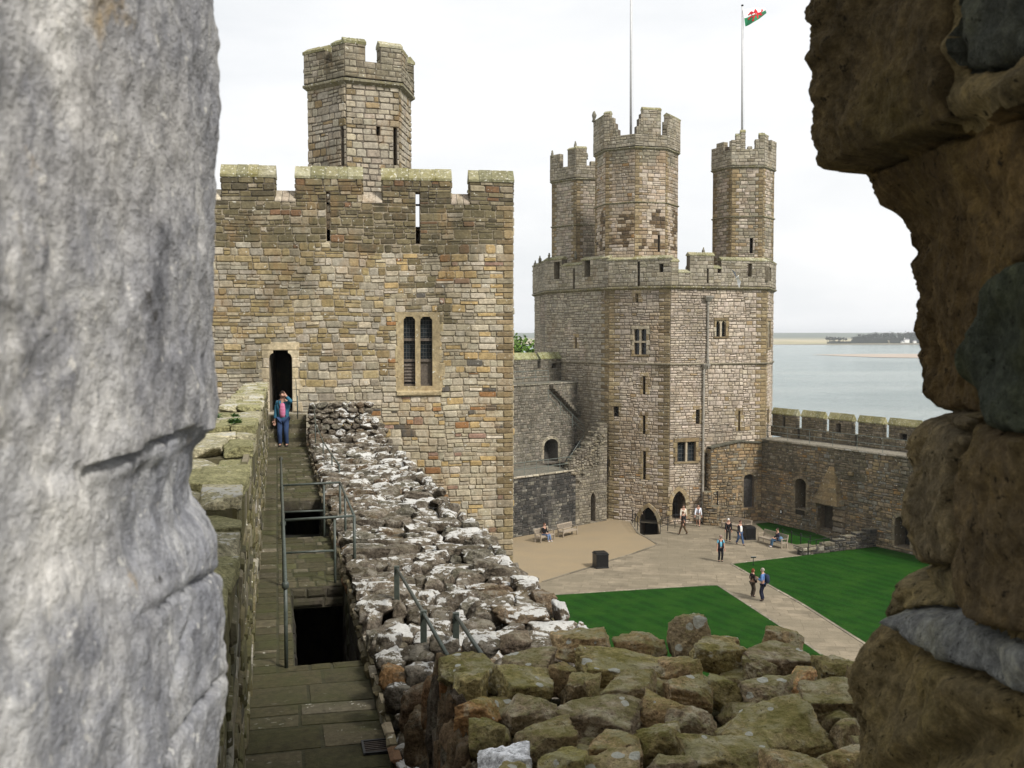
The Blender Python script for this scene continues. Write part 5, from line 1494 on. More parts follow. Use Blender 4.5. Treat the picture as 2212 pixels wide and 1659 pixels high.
# stub of vertical rubble against the tower
vert = []
for k in range(7):
    t = T0_ + RU(0, .1); z = 11.72 + .165*k
    tmax = T1_ - .02 - .09*k*(1 if k > 3 else .4)
    while t < tmax:
        w_ = RU(.18, .42); vert.append((23.05 + RU(-.05, .05) + .06*k, t + w_/2, z, w_*1.05, .5, .2, seed)); seed += 1; t += w_ + .01
    
stones.sort(key=lambda q: q[0])
def col_t(): 
    k = RU(.7, 1.25); r = random.random()
    return (k*1.02, k*.98, k*.95) if r < .78 else ((k*1.12, k*.95, k*.8) if r < .88 else (k*.95, k, k*.98))
rest = MB()
for i, (s, t, z, w_, d, h_, sd) in enumerate(stones + vert):
    ang = math.atan2(WN.y, WN.x) + RU(-.22, .22); tl_ = (RU(-.16, .16), RU(-.16, .16)); p = wp(s, t, z)
    if i < 98: rock('stone', M['rlich'], p, (w_, d, h_), sd, ang, tl_, rub, col_t(), n=14, rough=.09, soft=40)
    else: rock('rubble', None, p, (w_, d, h_), sd, ang, tl_, None, col_t(), n=6 if s > 8 else 7, rough=.07, soft=40, mb=rest)
o = rest.build('rubble', M['rlich'], rub, False); tag(o, kind='stuff')

# near wall top of big mossy stones under the embrasure
def bx(Y): return -.42 + (5.9-Y)*.13
fg = empty('broken_wall', (1.2, 4.8, ZK), 'near broken wall top of large mossy brown stones at the bottom right', 'wall')
ZR = 13.02
RK = [(1255,1385,125,75),(1385,1377,115,36),(1481,1371,85,85),(1358,1425,198,76),(1545,1405,100,58),(1558,1380,62,50),(1663,1403,170,70),(1692,1367,86,34),(1642,1433,73,53),(1356,1471,131,80),
 (1469,1429,95,32),(1485,1470,110,77),(1565,1472,78,50),(1660,1477,118,46),(1730,1450,68,40),(1794,1490,132,90),(1804,1428,84,44),(1295,1530,185,80),(1432,1519,106,76),(1497,1537,106,70),
 (1673,1555,245,122),(1834,1562,82,64),(1328,1594,117,77),(1422,1580,107,56),(1562,1609,186,100),(1714,1640,150,60),(1817,1625,114,70),(1309,1642,140,50),(1449,1636,93,70),(1255,1470,75,60),
 (1133,1461,119,68),(1138,1417,108,50),(1215,1440,66,38),(1009,1431,130,52),(1012,1468,80,42),(1031,1515,96,61),(1147,1512,117,66),(1246,1473,66,63),(1052,1569,79,48),(1180,1577,132,73),
 (1090,1622,118,92),(1222,1632,114,56),(1118,1664,99,40),(1900,1520,90,70),(1905,1600,100,80),(1870,1455,80,50),(1960,1560,120,90),(1560,1690,160,60),(1700,1700,160,60),(1840,1690,120,60),(1400,1700,130,60),(1240,1705,130,60),(1120,1710,120,50)]
for i, (cx, cy, w_, h_) in enumerate(RK):
    p = gz(cx, cy + h_*.05, ZR + .05); Y = p.y; k = Y/FPX
    wid = w_*k*1.04; H = max(.2, h_*k*.80); dp = wid*RU(.75, 1.0) if w_ < 150 else wid*.68
    # apparent height = depth*sin(view) + height; share it out
    dp = min(dp, max(.22, h_*k*2.1)); p.z = ZR - H*.12 + (.10 if i == 2 else 0) + (.04 if i in (0, 4) else 0); 
    if i == 2: H = .34; dp = wid*.9; p.z = ZR + .06; p.y -= .12
    tint = RU(.66, 1.25); hue = random.choice(((1.06, 1.04, 1.1), (1.1, .98, .85), (1.0, 1.02, .74), (1.12, 1.08, 1.0), (.7, .68, .62))); tc = (tint*hue[0], tint*hue[1], tint*hue[2]); mat = M['rmoss']
    if i == 14: tc = (1.9, 1.45, 1.15)
    if i == 40: mat = M['granite']; tc = (1, 1, 1)
    if i in (35,): tc = (1.3, .95, .7)
    if i in (20, 24): tc = (.95, .95, .75)
    rock('stone', mat, p, (wid, dp, H), 900+i*3, RU(-.3, .3), (RU(-.12, .16), RU(-.15, .15)), fg, tc, n=28, rough=.07, cuts=5, soft=70, wonk=.15)
# small wedged stones between the big ones
small = MB()
for k in range(150):
    Y = RU(3.3, 6.1); X = bx(Y) + RU(.1, 3.2); sz = RU(.10, .22); t_ = RU(.6, 1.2)
    rock('x', None, Vector((X, Y, ZR - .10 + RU(-.04, .03))), (sz*RU(1, 1.6), sz, sz*.8), 7000+k, RU(0, 3), (RU(-.2, .2), RU(-.2, .2)), None, (t_, t_*.97, t_*.9), n=8, rough=.07, soft=50, mb=small)
o_ = small.build('wedged_stones', M['rmoss'], fg, True); tag(o_, kind='stuff')
# earthy bed between the stones and the wall body below
mb = MB(); nx, ny = 40, 32
bed = [[None]*(ny+1) for _ in range(nx+1)]
for i in range(nx+1):
    for j in range(ny+1):
        Y = 3.2 + 3.05*j/ny; X = bx(Y) + .03 + max(0, Y-5.9)*1.6 + (3.3)*i/nx
        bed[i][j] = (X, Y, ZR - .17 + .06*noise.noise(Vector((X*3, Y*3, 1))) + .03*noise.noise(Vector((X*9, Y*9, 4))) - (.12 if i == 0 else 0) - max(0, Y-5.8)*.5)
for i in range(nx):
    for j in range(ny): mb.quad(bed[i][j], bed[i+1][j], bed[i+1][j+1], bed[i][j+1], (.9, .9, .8))
mb.build('mortar_bed', M['rfill'], fg, True)
mb = MB(); Bk = Wall((3.0, 6.2), (-.3, 6.2)); panel(mb, Bk, 0, Bk.L, 0, ZR-.5); masonry(mb, Bk, 0, Bk.L, 8, ZR-.5, (), dict(pal=PAL_NEARDARK))
mb.build('wall_face', M['court'], fg)
# left face: tall ragged slabs of brown stone
mb = MB()
for k in range(46):
    Y = RU(3.3, 6.25); z1_ = ZR - .02 - RU(0, .25)*(1 if k % 3 else 0); z0_ = ZK - .2 if k % 3 == 0 else z1_ - RU(.35, .9)
    r_ = random.random(); kk = RU(.6, 1.2); tc = (kk*1.1, kk*.95, kk*.75) if r_ < .6 else ((kk*1.5, kk*.9, kk*.5) if r_ < .75 else (kk*.9, kk*.9, kk*.9))
    rock('slab', None, Vector((bx(Y) + .04 + RU(-.04, .04), Y, (z0_+z1_)/2)), (RU(.14, .22), RU(.22, .42), max(.3, z1_-z0_)), 2000+k, RU(-.1, .3), (RU(-.05, .05), RU(-.06, .06)), None, tc, n=7, rough=.10, mb=mb)
mb.build('face_slabs', M['rlich2'], fg, True)
# broken slope joining it to the long rubble wall
for k, (cx, cy, w_, h_, zz, mt, tc) in enumerate([(835,1398,44,55,11.75,'rlich',(1,1,1)), (848,1440,62,42,11.8,'rlich',(1,1,1)), (905,1425,80,58,11.85,'rlich',(.9,.9,.9)), (856,1468,58,40,11.9,'rlich2',(1.5,1.1,.7)),
        (908,1458,60,46,11.95,'rlich',(1.1,1.1,1.1)), (862,1500,56,40,12.0,'rlich',(1,1,1)), (893,1528,58,90,12.2,'rlich2',(1.0,.85,.7)), (935,1515,44,110,12.45,'rlich2',(1.2,.9,.65)), (965,1480,44,120,12.6,'rlich2',(1.0,.85,.7)),
        (960,1395,60,40,12.0,'rlich',(1,1,1)), (1040,1395,80,40,12.0,'rlich',(1,1,1)), (1110,1390,70,38,12.0,'rlich2',(1,1,1)), (905,1590,60,110,12.1,'rlich2',(.8,.7,.55)), (950,1600,60,120,12.5,'rlich2',(.9,.8,.6)), (985,1570,50,110,12.75,'rlich2',(.85,.8,.5))]):
    p = gz(cx, cy, zz); kx = p.y/FPX; rock('stone', M[mt], p, (w_*kx*1.1, max(.25, w_*kx), max(.22, h_*kx)), 3000+k, RU(-.3, .3), (RU(-.1, .1), RU(-.1, .1)), fg, tc, n=11, rough=.10)

# ================================================================== JAMBS OF THE OPENING WE LOOK THROUGH
def interp(tab, x):
    if x <= tab[0][0]: return tab[0][1]
    for (a, va), (b, vb) in zip(tab, tab[1:]):
        if x <= b: return va + (vb-va)*(x-a)/(b-a)
    return tab[-1][1]
def py_of(z, Y):  # height in the measuring frame of a point straight ahead
    return 829.5 - FPX*((z-15)*CP + Y*SP)/(Y*CP - (z-15)*SP)
def inpoly(x, y, P):
    r = False; j = len(P)-1
    for i in range(len(P)):
        xi, yi = P[i]; xj, yj = P[j]
        if (yi > y) != (yj > y) and x < (xj-xi)*(y-yi)/(yj-yi)+xi: r = not r
        j = i
    return r
def dseg(x, y, P):
    best = 1e9
    for (ax, ay), (bx_, by) in zip(P, P[1:]):
        dx, dy = bx_-ax, by-ay; t = max(0, min(1, ((x-ax)*dx+(y-ay)*dy)/(dx*dx+dy*dy))); best = min(best, math.hypot(x-ax-t*dx, y-ay-t*dy))
    return best
def fbm(v, o=4, g=.5):
    s = 0; a = 1
    for i in range(o): s += a*noise.noise(v); v = v*2.03; a *= g
    return s

def m_greyjamb():
    k = NT('grey_weathered_limestone')
    st_ = k.n('ShaderNodeMapping', Vector=k.tc, Scale=(1, 1, .55)).outputs[0]
    c = k.ramp(k.noise(16, 8, .75, vec=st_).outputs['Fac'], [(.30, (.085, .086, .095)), (.44, (.20, .20, .212)), (.56, (.29, .286, .288)), (.67, (.45, .435, .41))])
    c = k.mix(k.ramp(k.noise(5.5, 5, .6).outputs['Fac'], [(.46, 0), (.62, .55)]), c, (.50, .475, .435))
    c = k.mix(k.ramp(k.noise(9, 6, .65, vec=k.n('ShaderNodeMapping', Vector=k.tc, Location=(3, 1, 7)).outputs[0]).outputs['Fac'], [(.62, 0), (.7, .8)]), c, (.38, .27, .13))
    c = k.mix(k.ramp(k.noise(24, 5, .7, vec=k.n('ShaderNodeMapping', Vector=k.tc, Location=(9, 4, 2)).outputs[0]).outputs['Fac'], [(.64, 0), (.7, .85)]), c, (.045, .04, .035))
    c = k.mix(1.0, c, k.ramp(k.noise(60, 7, .85, dist=.3).outputs['Fac'], [(.32, .50), (.5, 1.0), (.68, 1.45)]), 'MULTIPLY')
    c = k.mix(k.ramp(k.noise(95, 4, .6).outputs['Fac'], [(.63, 0), (.68, .6)]), c, (.62, .59, .53))
    c = k.mix(1.0, c, k.attr(), 'MULTIPLY')
    sep = k.n('ShaderNodeSeparateXYZ', i0=k.tc)
    band = k.math('MULTIPLY', k.ramp(sep.outputs['Y'], [(.40, .0), (.46, .75), (.50, .65), (.58, .0)]), k.ramp(k.noise(6, 7, .72).outputs['Fac'], [(.44, 0), (.62, 1)]))
    c = k.mix(band, c, k.mix(1.0, (.85, .82, .76), k.ramp(k.noise(70, 5, .8).outputs['Fac'], [(.3, .6), (.6, 1.1)]), 'MULTIPLY'))
    h = k.math('ADD', k.noise(45, 6, .7, dist=.2).outputs['Fac'], k.math('MULTIPLY', k.noise(150, 4, .75).outputs['Fac'], .45))
    return k.fin(c, .8, k.bump(h, .007, .9), .3)
def m_brownjamb():
    k = NT('dark_brown_sandstone')
    c = k.ramp(k.noise(9, 8, .75).outputs['Fac'], [(.30, (.6, .62, .66)), (.5, (1.5, 1.5, 1.4)), (.66, (2.6, 2.5, 2.0))])
    c = k.mix(1.0, c, k.attr(), 'MULTIPLY')
    c = k.mix(k.ramp(k.noise(4.5, 5, .6).outputs['Fac'], [(.52, 0), (.7, .55)]), c, (.05, .055, .016))
    c = k.mix(1.0, c, k.ramp(k.noise(60, 6, .8).outputs['Fac'], [(.3, .42), (.5, .8), (.7, 1.35)]), 'MULTIPLY')
    h = k.math('ADD', k.noise(34, 8, .72).outputs['Fac'], k.math('MULTIPLY', k.noise(160, 4, .75).outputs['Fac'], .4))
    c = k.mix(k.ramp(k.noise(75, 4, .7).outputs['Fac'], [(.60, 0), (.67, .8)]), c, (.012, .010, .007))
    return k.fin(c, .92, k.bump(h, .035, 1.0), .1)

# --- left: grey stone, very close
sil_l = [(0,471),(180,472),(330,474),(480,468),(620,467),(720,462),(850,469),(890,470),(926,463),(947,434),(978,417),(1020,401),(1072,409),(1108,442),(1150,460),(1212,463),(1290,471),(1368,468),(1441,476),(1524,463),(1607,452),(1660,448),(1800,440)]
crack = [(60,975),(150,1004),(200,1012),(291,983),(330,962),(395,936),(430,930)]
crack2 = [(330,1640),(390,1560),(440,1500),(468,1460)]; crack3 = [(470,1230),(390,1275),(330,1310),(300,1330)]; crack4 = [(400,1330),(375,1440),(352,1500)]
YE, YN = .80, .30
JL = empty('window_jamb', (-.35, .8, 14), 'pale grey close-up stone jamb with a cracked joint, filling the left edge of the picture', 'stone jamb')
NU, NV = 230, 330
def build_left():
    parts = {0: MB(), 1: MB()}
    V = []; reg = []
    for j in range(NV+1):
        z = 14.36 + (15.52-14.36)*j/NV
        py = py_of(z, YE); xe = (interp(sil_l, py)-1106)/FPX*YE
        for i in range(NU+1):
            f = i/NU
            if f < .72:
                g = f/.72; Y = YN - .18 + (YE-YN+.18)*g; x0 = -.212 + .0*g
                x = x0 + (xe - x0)*max(0, (g-.35)/.65)**1.3
                round_ = 0
                if g > .86: round_ = ((g-.86)/.14)**2*.010
                x += .010*min(1, max(0, (g-.5)/.3)) - round_
            else:
                g = (f-.72)/.28; x = xe - .55*g**1.4; Y = YE + .05*math.sin(min(1, g*3)*1.57) 
            # where it shows
            ipx = 1106 + FPX*x/max(Y, .05); ipy = py_of(z, Y)
            d = fbm(Vector((x*9, Y*9, z*6)), 5, .55)*.006 + fbm(Vector((x*40, Y*40, z*28)), 4, .65)*.0032
            cd = dseg(ipx, ipy, crack)
            if f < .8:
                d -= .009*math.exp(-(cd/5)**2)*min(1, max(0, (ipx-150)/120))
                for c_ in (crack2, crack3, crack4): d -= .007*math.exp(-(dseg(ipx, ipy, c_)/6)**2)
                yc = interp([(p[0], p[1]) for p in crack], ipx)
                if ipy > yc: d -= .005*math.exp(-((ipy-yc)/60)**2)*min(1, max(0, (ipx-100)/150))
            V.append((x + d, Y + d*.3, z)); reg.append(1 if (ipy > interp([(p[0], p[1]) for p in crack], ipx)) else 0)
    R = NU+1
    for r in (0, 1):
        used = {}; mbb = parts[r]
        for j in range(NV):
            for i in range(NU):
                q = [j*R+i, j*R+i+1, (j+1)*R+i+1, (j+1)*R+i]
                if (reg[q[0]]) != r: continue
                ids = []
                for a in q:
                    if a not in used: used[a] = len(mbb.v); mbb.v.append(V[a]); mbb.c.append((1, 1, 1) if r == 0 else (.95, .97, 1.0))
                    ids.append(used[a])
                mbb.f.append(ids[::-1]); mbb.m.append(0)
    m_ = m_greyjamb()
    for r in (0, 1): parts[r].build('stone', m_, JL, True)
build_left()
mb = MB(); mb.box(-9, -.50, .12, .84, 6, 24, (.5, .5, .5)); mb.box(-1.6, -.30, .06, .80, 13.2, 14.37, (.6, .6, .6)); mb.box(-1.6, -.30, .06, .80, 15.51, 16.3, (.6, .6, .6))  # first box: tall unseen wall mass, added to darken the fronts of the near stones
mb.build('core', M['near'], JL)

# --- right: several dark brown stones
sil_r = [(-200,1743),(0,1744),(40,1741),(48,1738),(60,1743),(120,1753),(216,1758),(288,1755),(341,1763),(360,1772),(369,1785),(367,1820),(370,1863),(385,1870),(413,1878),(440,1900),(454,1916),(480,1955),(538,1979),(566,1972),(600,1978),(648,1983),(710,1988),(768,1998),(827,1998),(858,2014),(875,2035),(886,2066),(890,2078),(893,2040),(905,2022),(925,2010),(947,1998),(1004,1993),(1066,1983),(1118,1988),(1165,2003),(1207,2024),(1217,2037),(1225,2003),(1243,1972),(1290,1936),(1326,1923),(1347,1920),(1373,1905),(1404,1879),(1446,1855),(1514,1858),(1566,1871),(1659,1876),(1900,1880)]
YF, YR = 1.30, .84
R_ST = [('top', [(1500,-400),(2052,-400),(2050,190),(2060,290),(1990,318),(1900,362),(1780,375),(1500,380)], .012, (.13, .095, .05)),
        ('grey', [(2062,-400),(2700,-400),(2700,60),(2212,118),(2140,150),(2080,158),(2066,140)], .006, (.10, .105, .09)),
        ('wedge', [(1935,1338),(1960,1322),(2090,1312),(2130,1345),(2212,1372),(2700,1480),(2700,1640),(2212,1498),(2130,1455),(2060,1432),(1990,1395)], .016, (.26, .265, .27)),
        ('slate', [(2700,420),(2212,560),(2150,610),(2120,680),(2090,760),(2085,800),(2110,850),(2165,925),(2200,940),(2700,960)], .022, (.075, .085, .068)),
        ('mid', [(1500,360),(1990,318),(2060,290),(2700,60),(2700,420),(2212,560),(2150,610),(2120,680),(2090,760),(2085,800),(2110,850),(2165,925),(2120,900),(2078,890),(1500,890)], -.004, (.145, .098, .046)),
        ('block', [(1900,890),(2078,889),(2120,905),(2110,960),(2080,1020),(2085,1180),(2075,1222),(1900,1222)], .010, (.215, .17, .105)),
        ('deep', [(2120,905),(2165,925),(2700,960),(2700,1480),(2130,1345),(2092,1312),(2078,1222),(2085,1180),(2080,1020),(2110,960)], .020, (.15, .11, .062)),
        ('scroll', [(1700,1218),(2078,1222),(2092,1312),(1960,1322),(1935,1338),(1700,1380)], .002, (.25, .20, .11)),
        ('base', [(1500,1338),(1935,1338),(1990,1395),(2060,1432),(2212,1498),(2700,1640),(2700,2600),(1500,2600)], .010, (.22, .17, .09))]
def build_right():
    JR = empty('window_jamb', (.5, 1.1, 14), 'dark brown jamb of several rugged stones at the right edge of the picture', 'stone jamb')
    NU, NV = 250, 340; V = []; reg = []; R = NU+1
    for j in range(NV+1):
        z = 14.30 + (15.62-14.30)*j/NV
        py = py_of(z, YF); xe = (interp(sil_r, py)-1106)/FPX*YF
        for i in range(NU+1):
            f = i/NU
            if f < .74:
                g = f/.74; Y = YR - .12 + (YF-YR+.12)*g; x0 = .445
                b = g**2.2; x = x0 + (xe - x0)*b
                x -= .010*min(1, max(0, (g-.6)/.3)); x += (max(0, g-.9)/.1)**2*.010
            else:
                g = (f-.74)/.26; x = xe + .7*g**1.4; Y = YF + .06*math.sin(min(1, g*3)*1.57)
            ipx = 1106 + FPX*x/Y; ipy = py_of(z, Y); wob = 8*noise.noise(Vector((ipx*.02, ipy*.02, 0)))
            k = len(R_ST)-1; dep = 0
            for n_, (nm, P, dp, cc) in enumerate(R_ST):
                if inpoly(ipx + wob, ipy + wob, P): k = n_; break
            P = R_ST[k][1]; dd = dseg(ipx+wob, ipy+wob, P + P[:1])
            d = R_ST[k][2]*min(1, dd/22)**.6 - .022*math.exp(-(dd/6)**2)
            rg = 1 - abs(noise.noise(Vector((x*7+k*5, Y*7, z*7))))*2.2; d += fbm(Vector((x*5+k*3, Y*5, z*5)), 4, .5)*.012 + fbm(Vector((x*22, Y*22, z*22)), 4, .65)*.0075 - max(0, rg-.45)*.012
            if R_ST[k][0] in ('base', 'scroll'):       # flowing bedding ridges
                d += .010*math.sin((ipx*.018 + ipy*.030) + 3.2*noise.noise(Vector((ipx*.006, ipy*.006, 2))))
            fade = 1 if f < .70 else .4
            jag = (fbm(Vector((z*45, Y*20, 3)), 4, .7)*.006 if f > .6 else 0); V.append((x - d*fade + jag, Y - d*.35*fade, z)); reg.append(k)
    m_ = m_brownjamb()
    for r in range(len(R_ST)):
        used = {}; b = MB(); cc = R_ST[r][3]
        for j in range(NV):
            for i in range(NU):
                q = [j*R+i, j*R+i+1, (j+1)*R+i+1, (j+1)*R+i]
                if reg[q[0]] != r: continue
                ids = []
                for a in q:
                    if a not in used: used[a] = len(b.v); b.v.append(V[a]); b.c.append(cc)
                    ids.append(used[a])
                b.f.append(ids); b.m.append(0)
        if b.f: b.build('stone', m_, JR, True)
    b = MB(); b.box(.62, 2.6, .74, 1.32, 14.30, 15.62, (.12, .09, .06)); b.box(2.6, 9, .74, 1.32, 6, 24, (.12, .09, .06)); b.box(.47, 2.6, .74, 1.32, 16.6, 24, (.12, .09, .06)); b.box(.52, 2.6, .78, 1.34, 13.2, 14.31, (.12, .09, .06)); b.box(.45, 2.6, .78, 1.34, 15.61, 16.6, (.12, .09, .06))  # tall boxes: unseen wall mass, added to keep the sun off the near stones
    b.build('core', M['near'], JR)
build_right()

# ================================================================== BENCHES, BINS, SIGN
def make_bench(L):
    o = empty('bench', (0, 0, 0), 'x', 'bench'); mt = M['teak']
    mb = MB()
    for i in range(5): y = -.02 - .095*i; mb.box(-L/2, L/2, y-.08, y, .41, .44)
    mb.build('seat', mt, o)
    mb = MB(); T = Matrix.Translation((0, .0, .44)) @ Matrix.Rotation(rad(-12), 4, 'X')
    mb.box(-L/2+.06, L/2-.06, -.02, .025, .42, .50, M=T); mb.box(-L/2+.06, L/2-.06, -.02, .02, .06, .11, M=T)
    n = int(L/.105)
    for i in range(n): x = -L/2 + .1 + (L-.2)*i/(n-1); mb.box(x-.026, x+.026, -.012, .012, .10, .43, M=T)
    mb.build('backrest', mt, o)
    for s in (-1, 1):
        x = s*(L/2 - .03)
        mb = MB(); mb.box(x-.035, x+.035, -.54, .05, .64, .675); mb.build('armrest', mt, o)
        mb = MB(); mb.box(x-.035, x+.035, -.51, -.44, 0, .64); mb.build('leg', mt, o)
        mb = MB(); mb.box(x-.035, x+.035, -.03, .05, 0, .5); T2 = Matrix.Translation((0, .01, .46)) @ Matrix.Rotation(rad(-12), 4, 'X'); mb.box(x-.035, x+.035, -.035, .035, 0, .48, M=T2); mb.build('leg', mt, o)
        mb = MB(); mb.box(x-.03, x+.03, -.44, -.03, .34, .41); mb.build('stretcher', mt, o)
    mb = MB(); mb.box(-L/2+.06, L/2-.06, -.505, -.475, .33, .41); mb.build('apron', mt, o)
    return o
def clone(o, loc, rz, label):
    c = o.copy(); COL.objects.link(c); c.location = loc; c.rotation_euler = (0, 0, rz); c['label'] = label
    for ch in o.children:
        d = ch.copy(); COL.objects.link(d); d.parent = c
    return c
def rz_of(a, b): return math.atan2(b.y-a.y, b.x-a.x)     # bench seat faces local -Y
GB = 'weathered wooden benches round the courtyard'
bench = make_bench(1.7); bench['group'] = GB
def put(b, A, B, label):
    loc = (A+B)/2; b.location = loc; b.rotation_euler = (0, 0, rz_of(A, B)); b['label'] = label
A, B = gz(1152, 1176), gz(1190, 1165)
put(bench, A + Vector((0, .5, 0)), B + Vector((0, .5, 0)), 'weathered wooden bench with a person in black on it, by the blackened wall')
A, B = gz(1205, 1163), gz(1238, 1155)
b2 = clone(bench, (A+B)/2 + Vector((0, .45, 0)), rz_of(A, B), 'empty weathered wooden bench beside the blackened wall')
A, B = gz(1640, 1173), gz(1697, 1187); 
b3 = make_bench(2.5); b3['group'] = GB; b3['label'] = 'long weathered wooden bench with a person sitting at its end, by the corner lawn'
def face_dir(b, A, B, back=.25):
    d = (B-A).normalized(); nb = Vector((-d.y, d.x, 0)); b.location = (A+B)/2 + nb*back; b.rotation_euler = (0, 0, math.atan2(d.y, d.x))
A, B = gz(1643, 1171), gz(1692, 1185); face_dir(b3, A, B, .3)
A, B = gz(1559, 1141), gz(1612, 1152)
b4 = clone(b3, (0, 0, 0), 0, 'empty long wooden bench under the gabled wall, partly hidden by the walking pair'); face_dir(b4, A, B, .5)
EXB = (bench, b2, b3, b4)

def bin_(px, py, label, s=1.0):
    p = gz(px, py); o = empty('litter_bin', p, label, 'litter bin', 'black litter bins in the courtyard', rad(8)); w_ = .41*s; H = 1.0*s
    Mx = Matrix.Translation(p) @ Matrix.Rotation(rad(14), 4, 'Z')
    def bm_box(x0, x1, y0, y1, z0, z1, nm): mb = MB(); mb.box(x0, x1, y0, y1, z0, z1, (.5,.5,.5), 0, Mx); r = mb.build(nm, M['bin'], o); bv = r.modifiers.new('bevel', 'BEVEL'); bv.width = .015; bv.segments = 2; return r
    bm_box(-w_, w_, -w_, w_, .07*s, H*.86, 'body'); bm_box(-w_*1.05, w_*1.05, -w_*1.05, w_*1.05, .0, .08*s, 'plinth'); bm_box(-w_*1.06, w_*1.06, -w_*1.06, w_*1.06, H*.86, H*.93, 'lid')
    bm_box(-w_*.9, w_*.9, -w_*.9, w_*.9, H*.93, H, 'cap')
    for k in (-1, 0, 1): bm_box(k*w_*.6-.03, k*w_*.6+.03, -w_-.012, -w_+.01, .14*s, H*.78, 'rib')
bin_(1297, 1225, 'black square litter bin alone on the edge of the sandy gravel')
bin_(1617, 1164, 'black square litter bin behind the walking pair, next to the occupied bench', .95)

p = gz(1627, 1222); sg = empty('lawn_sign', p, 'small grey sign on a thin post at the corner of the right lawn', 'sign')
mb = MB(); mb.tube([p, p + Vector((0, 0, .55))], .022, 6); mb.build('post', M['iron'], sg)
Mx = Matrix.Translation(p + Vector((0, -.05, .55))) @ Matrix.Rotation(rad(-35), 4, 'X'); mb = MB(); mb.box(-.17, .17, -.1, .1, 0, .025, M=Mx); mb.build('panel', m_simple('slate_grey_sign', (.10, .12, .13), .5, .3, 9), sg)
# small number plate on the right wall
u, z = CW.hit(1689.5, 1105); o = empty('wall_sign', CW.pt(u, z, .1), 'tiny white plate with a black frame on the brown right wall', 'sign')
mb = MB(); vs = [CW.pt(u+a, z+b, d) for d in (.08, .13) for a, b in ((-.12, -.16), (.12, -.16), (.12, .16), (-.12, .16))]; mb.add(vs, [(4,5,6,7), (0,1,5,4), (1,2,6,5), (2,3,7,6), (3,0,4,7)]); mb.build('frame', M['iron'], o)
mb = MB(); mb.add([CW.pt(u+a, z+b, .134) for a, b in ((-.06, -.1), (.06, -.1), (.06, .1), (-.06, .1))], [(0,1,2,3)]); mb.build('plate', M['white'], o)

# ================================================================== FLAGPOLES AND FLAG
def pole(px, ptop, pbase, Y, r, label):
    b, t = at(px, pbase, Y), at(px, ptop, Y); o = empty('flagpole', b, label, 'flagpole', 'white flagpoles on the turrets')
    mb = MB(); mb.tube([b - Vector((0,0,1.5)), b + (t-b)*.5, t], [r*1.1, r*.95, r*.75], 10); mb.build('pole', M['pole'], o, True)
    mb = MB(); mb.lathe(t, [(.02, 0), (.10, .05), (.11, .12), (.03, .16)], 8); mb.build('truck', M['iron'], o)
    mb = MB(); mb.tube([b + Vector((r*1.6, -.05, 0)), b + Vector((r*2.2, -.05, 3)), t + Vector((.06, -.02, -.3))], .012, 4); mb.build('halyard', M['white'], o)
    return b, t
pole(1363, -55, 284, 82.0, .10, 'white bare flagpole on the middle turret, its top outside the picture')
bR, tR_ = pole(1603.5, 14, 286, 82.6, .085, 'white flagpole with the red and green flag on the right turret')
# flag: hoist at the pole, fly end folded over by the wind
FO = at(1605.0, 21, 82.5); kx = 82.5/FPX
c00 = FO; c01 = at(1610, 57, 82.4); c10 = at(1652, 17.5, 83.3); c11 = at(1654.5, 30, 81.4)
def fpt(u, v, d=0):
    """u along the fly, v down the hoist"""
    p = c00.lerp(c10, u).lerp(c01.lerp(c11, u), v)
    s = math.sin(math.pi*u)
    p = p + Vector((0, .22*math.sin(u*9 + v*1.5)*u**.5, .10*math.sin(u*7+.4)*u*(1-v) - .15*s*v*(1-u) + .28*s*(1-v)*u*.7))
    return p + Vector((0, -d, 0))
def mflag(name, c): 
    k = NT(name); k.fin(c, .75, None, .1); return k.mat
fw, fg_, fr_ = mflag('white_cloth', (.75, .75, .74)), mflag('green_cloth', (.03, .20, .09)), mflag('red_cloth', (.48, .02, .03))
flag = empty('flag', c00, 'white and green flag with a red dragon, blowing from the right flagpole', 'flag')
for nm, v0, v1, mt in (('white_half', 0, .5, fw), ('green_half', .5, 1, fg_)):
    mb = MB(); nu, nv = 40, 12
    for i in range(nu):
        for j in range(nv):
            q = lambda a, b: fpt(a/nu, v0+(v1-v0)*b/nv)
            mb.quad(q(i, j), q(i, j+1), q(i+1, j+1), q(i+1, j))
    mb.build(nm, mt, flag, True)
# heraldic dragon, passant, as a flat emblem on both faces (polygon in flag coordinates)
DR = [(.26,.30),(.30,.24),(.36,.22),(.40,.27),(.43,.34),(.47,.26),(.50,.14),(.58,.08),(.55,.20),(.62,.18),(.60,.28),(.66,.30),(.63,.38),(.72,.42),(.80,.40),(.86,.30),(.84,.22),(.79,.22),(.83,.15),(.91,.20),(.93,.32),(.88,.46),(.80,.54),
      (.84,.62),(.83,.74),(.90,.80),(.80,.84),(.76,.74),(.74,.64),(.66,.62),(.68,.74),(.64,.84),(.72,.90),(.60,.90),(.58,.78),(.60,.64),(.50,.62),(.46,.72),(.38,.84),(.46,.90),(.34,.92),(.32,.82),(.38,.70),(.36,.60),(.28,.62),(.20,.70),(.16,.62),(.26,.54),(.34,.50),(.34,.42),(.30,.38),(.22,.40),(.18,.36)]
tri = tessellate_polygon([[Vector((a, b, 0)) for a, b in DR]])
bmd = bmesh.new(); vv = [bmd.verts.new((a, b, 0)) for a, b in DR]
for t in tri: bmd.faces.new([vv[i] for i in t])
bmesh.ops.subdivide_edges(bmd, edges=bmd.edges[:], cuts=2, use_grid_fill=True); bmesh.ops.triangulate(bmd, faces=bmd.faces[:])
mb = MB(); base = [(v.co.x, v.co.y) for v in bmd.verts]; bmd.verts.index_update(); fcs = [[v.index for v in f.verts] for f in bmd.faces]; bmd.free()
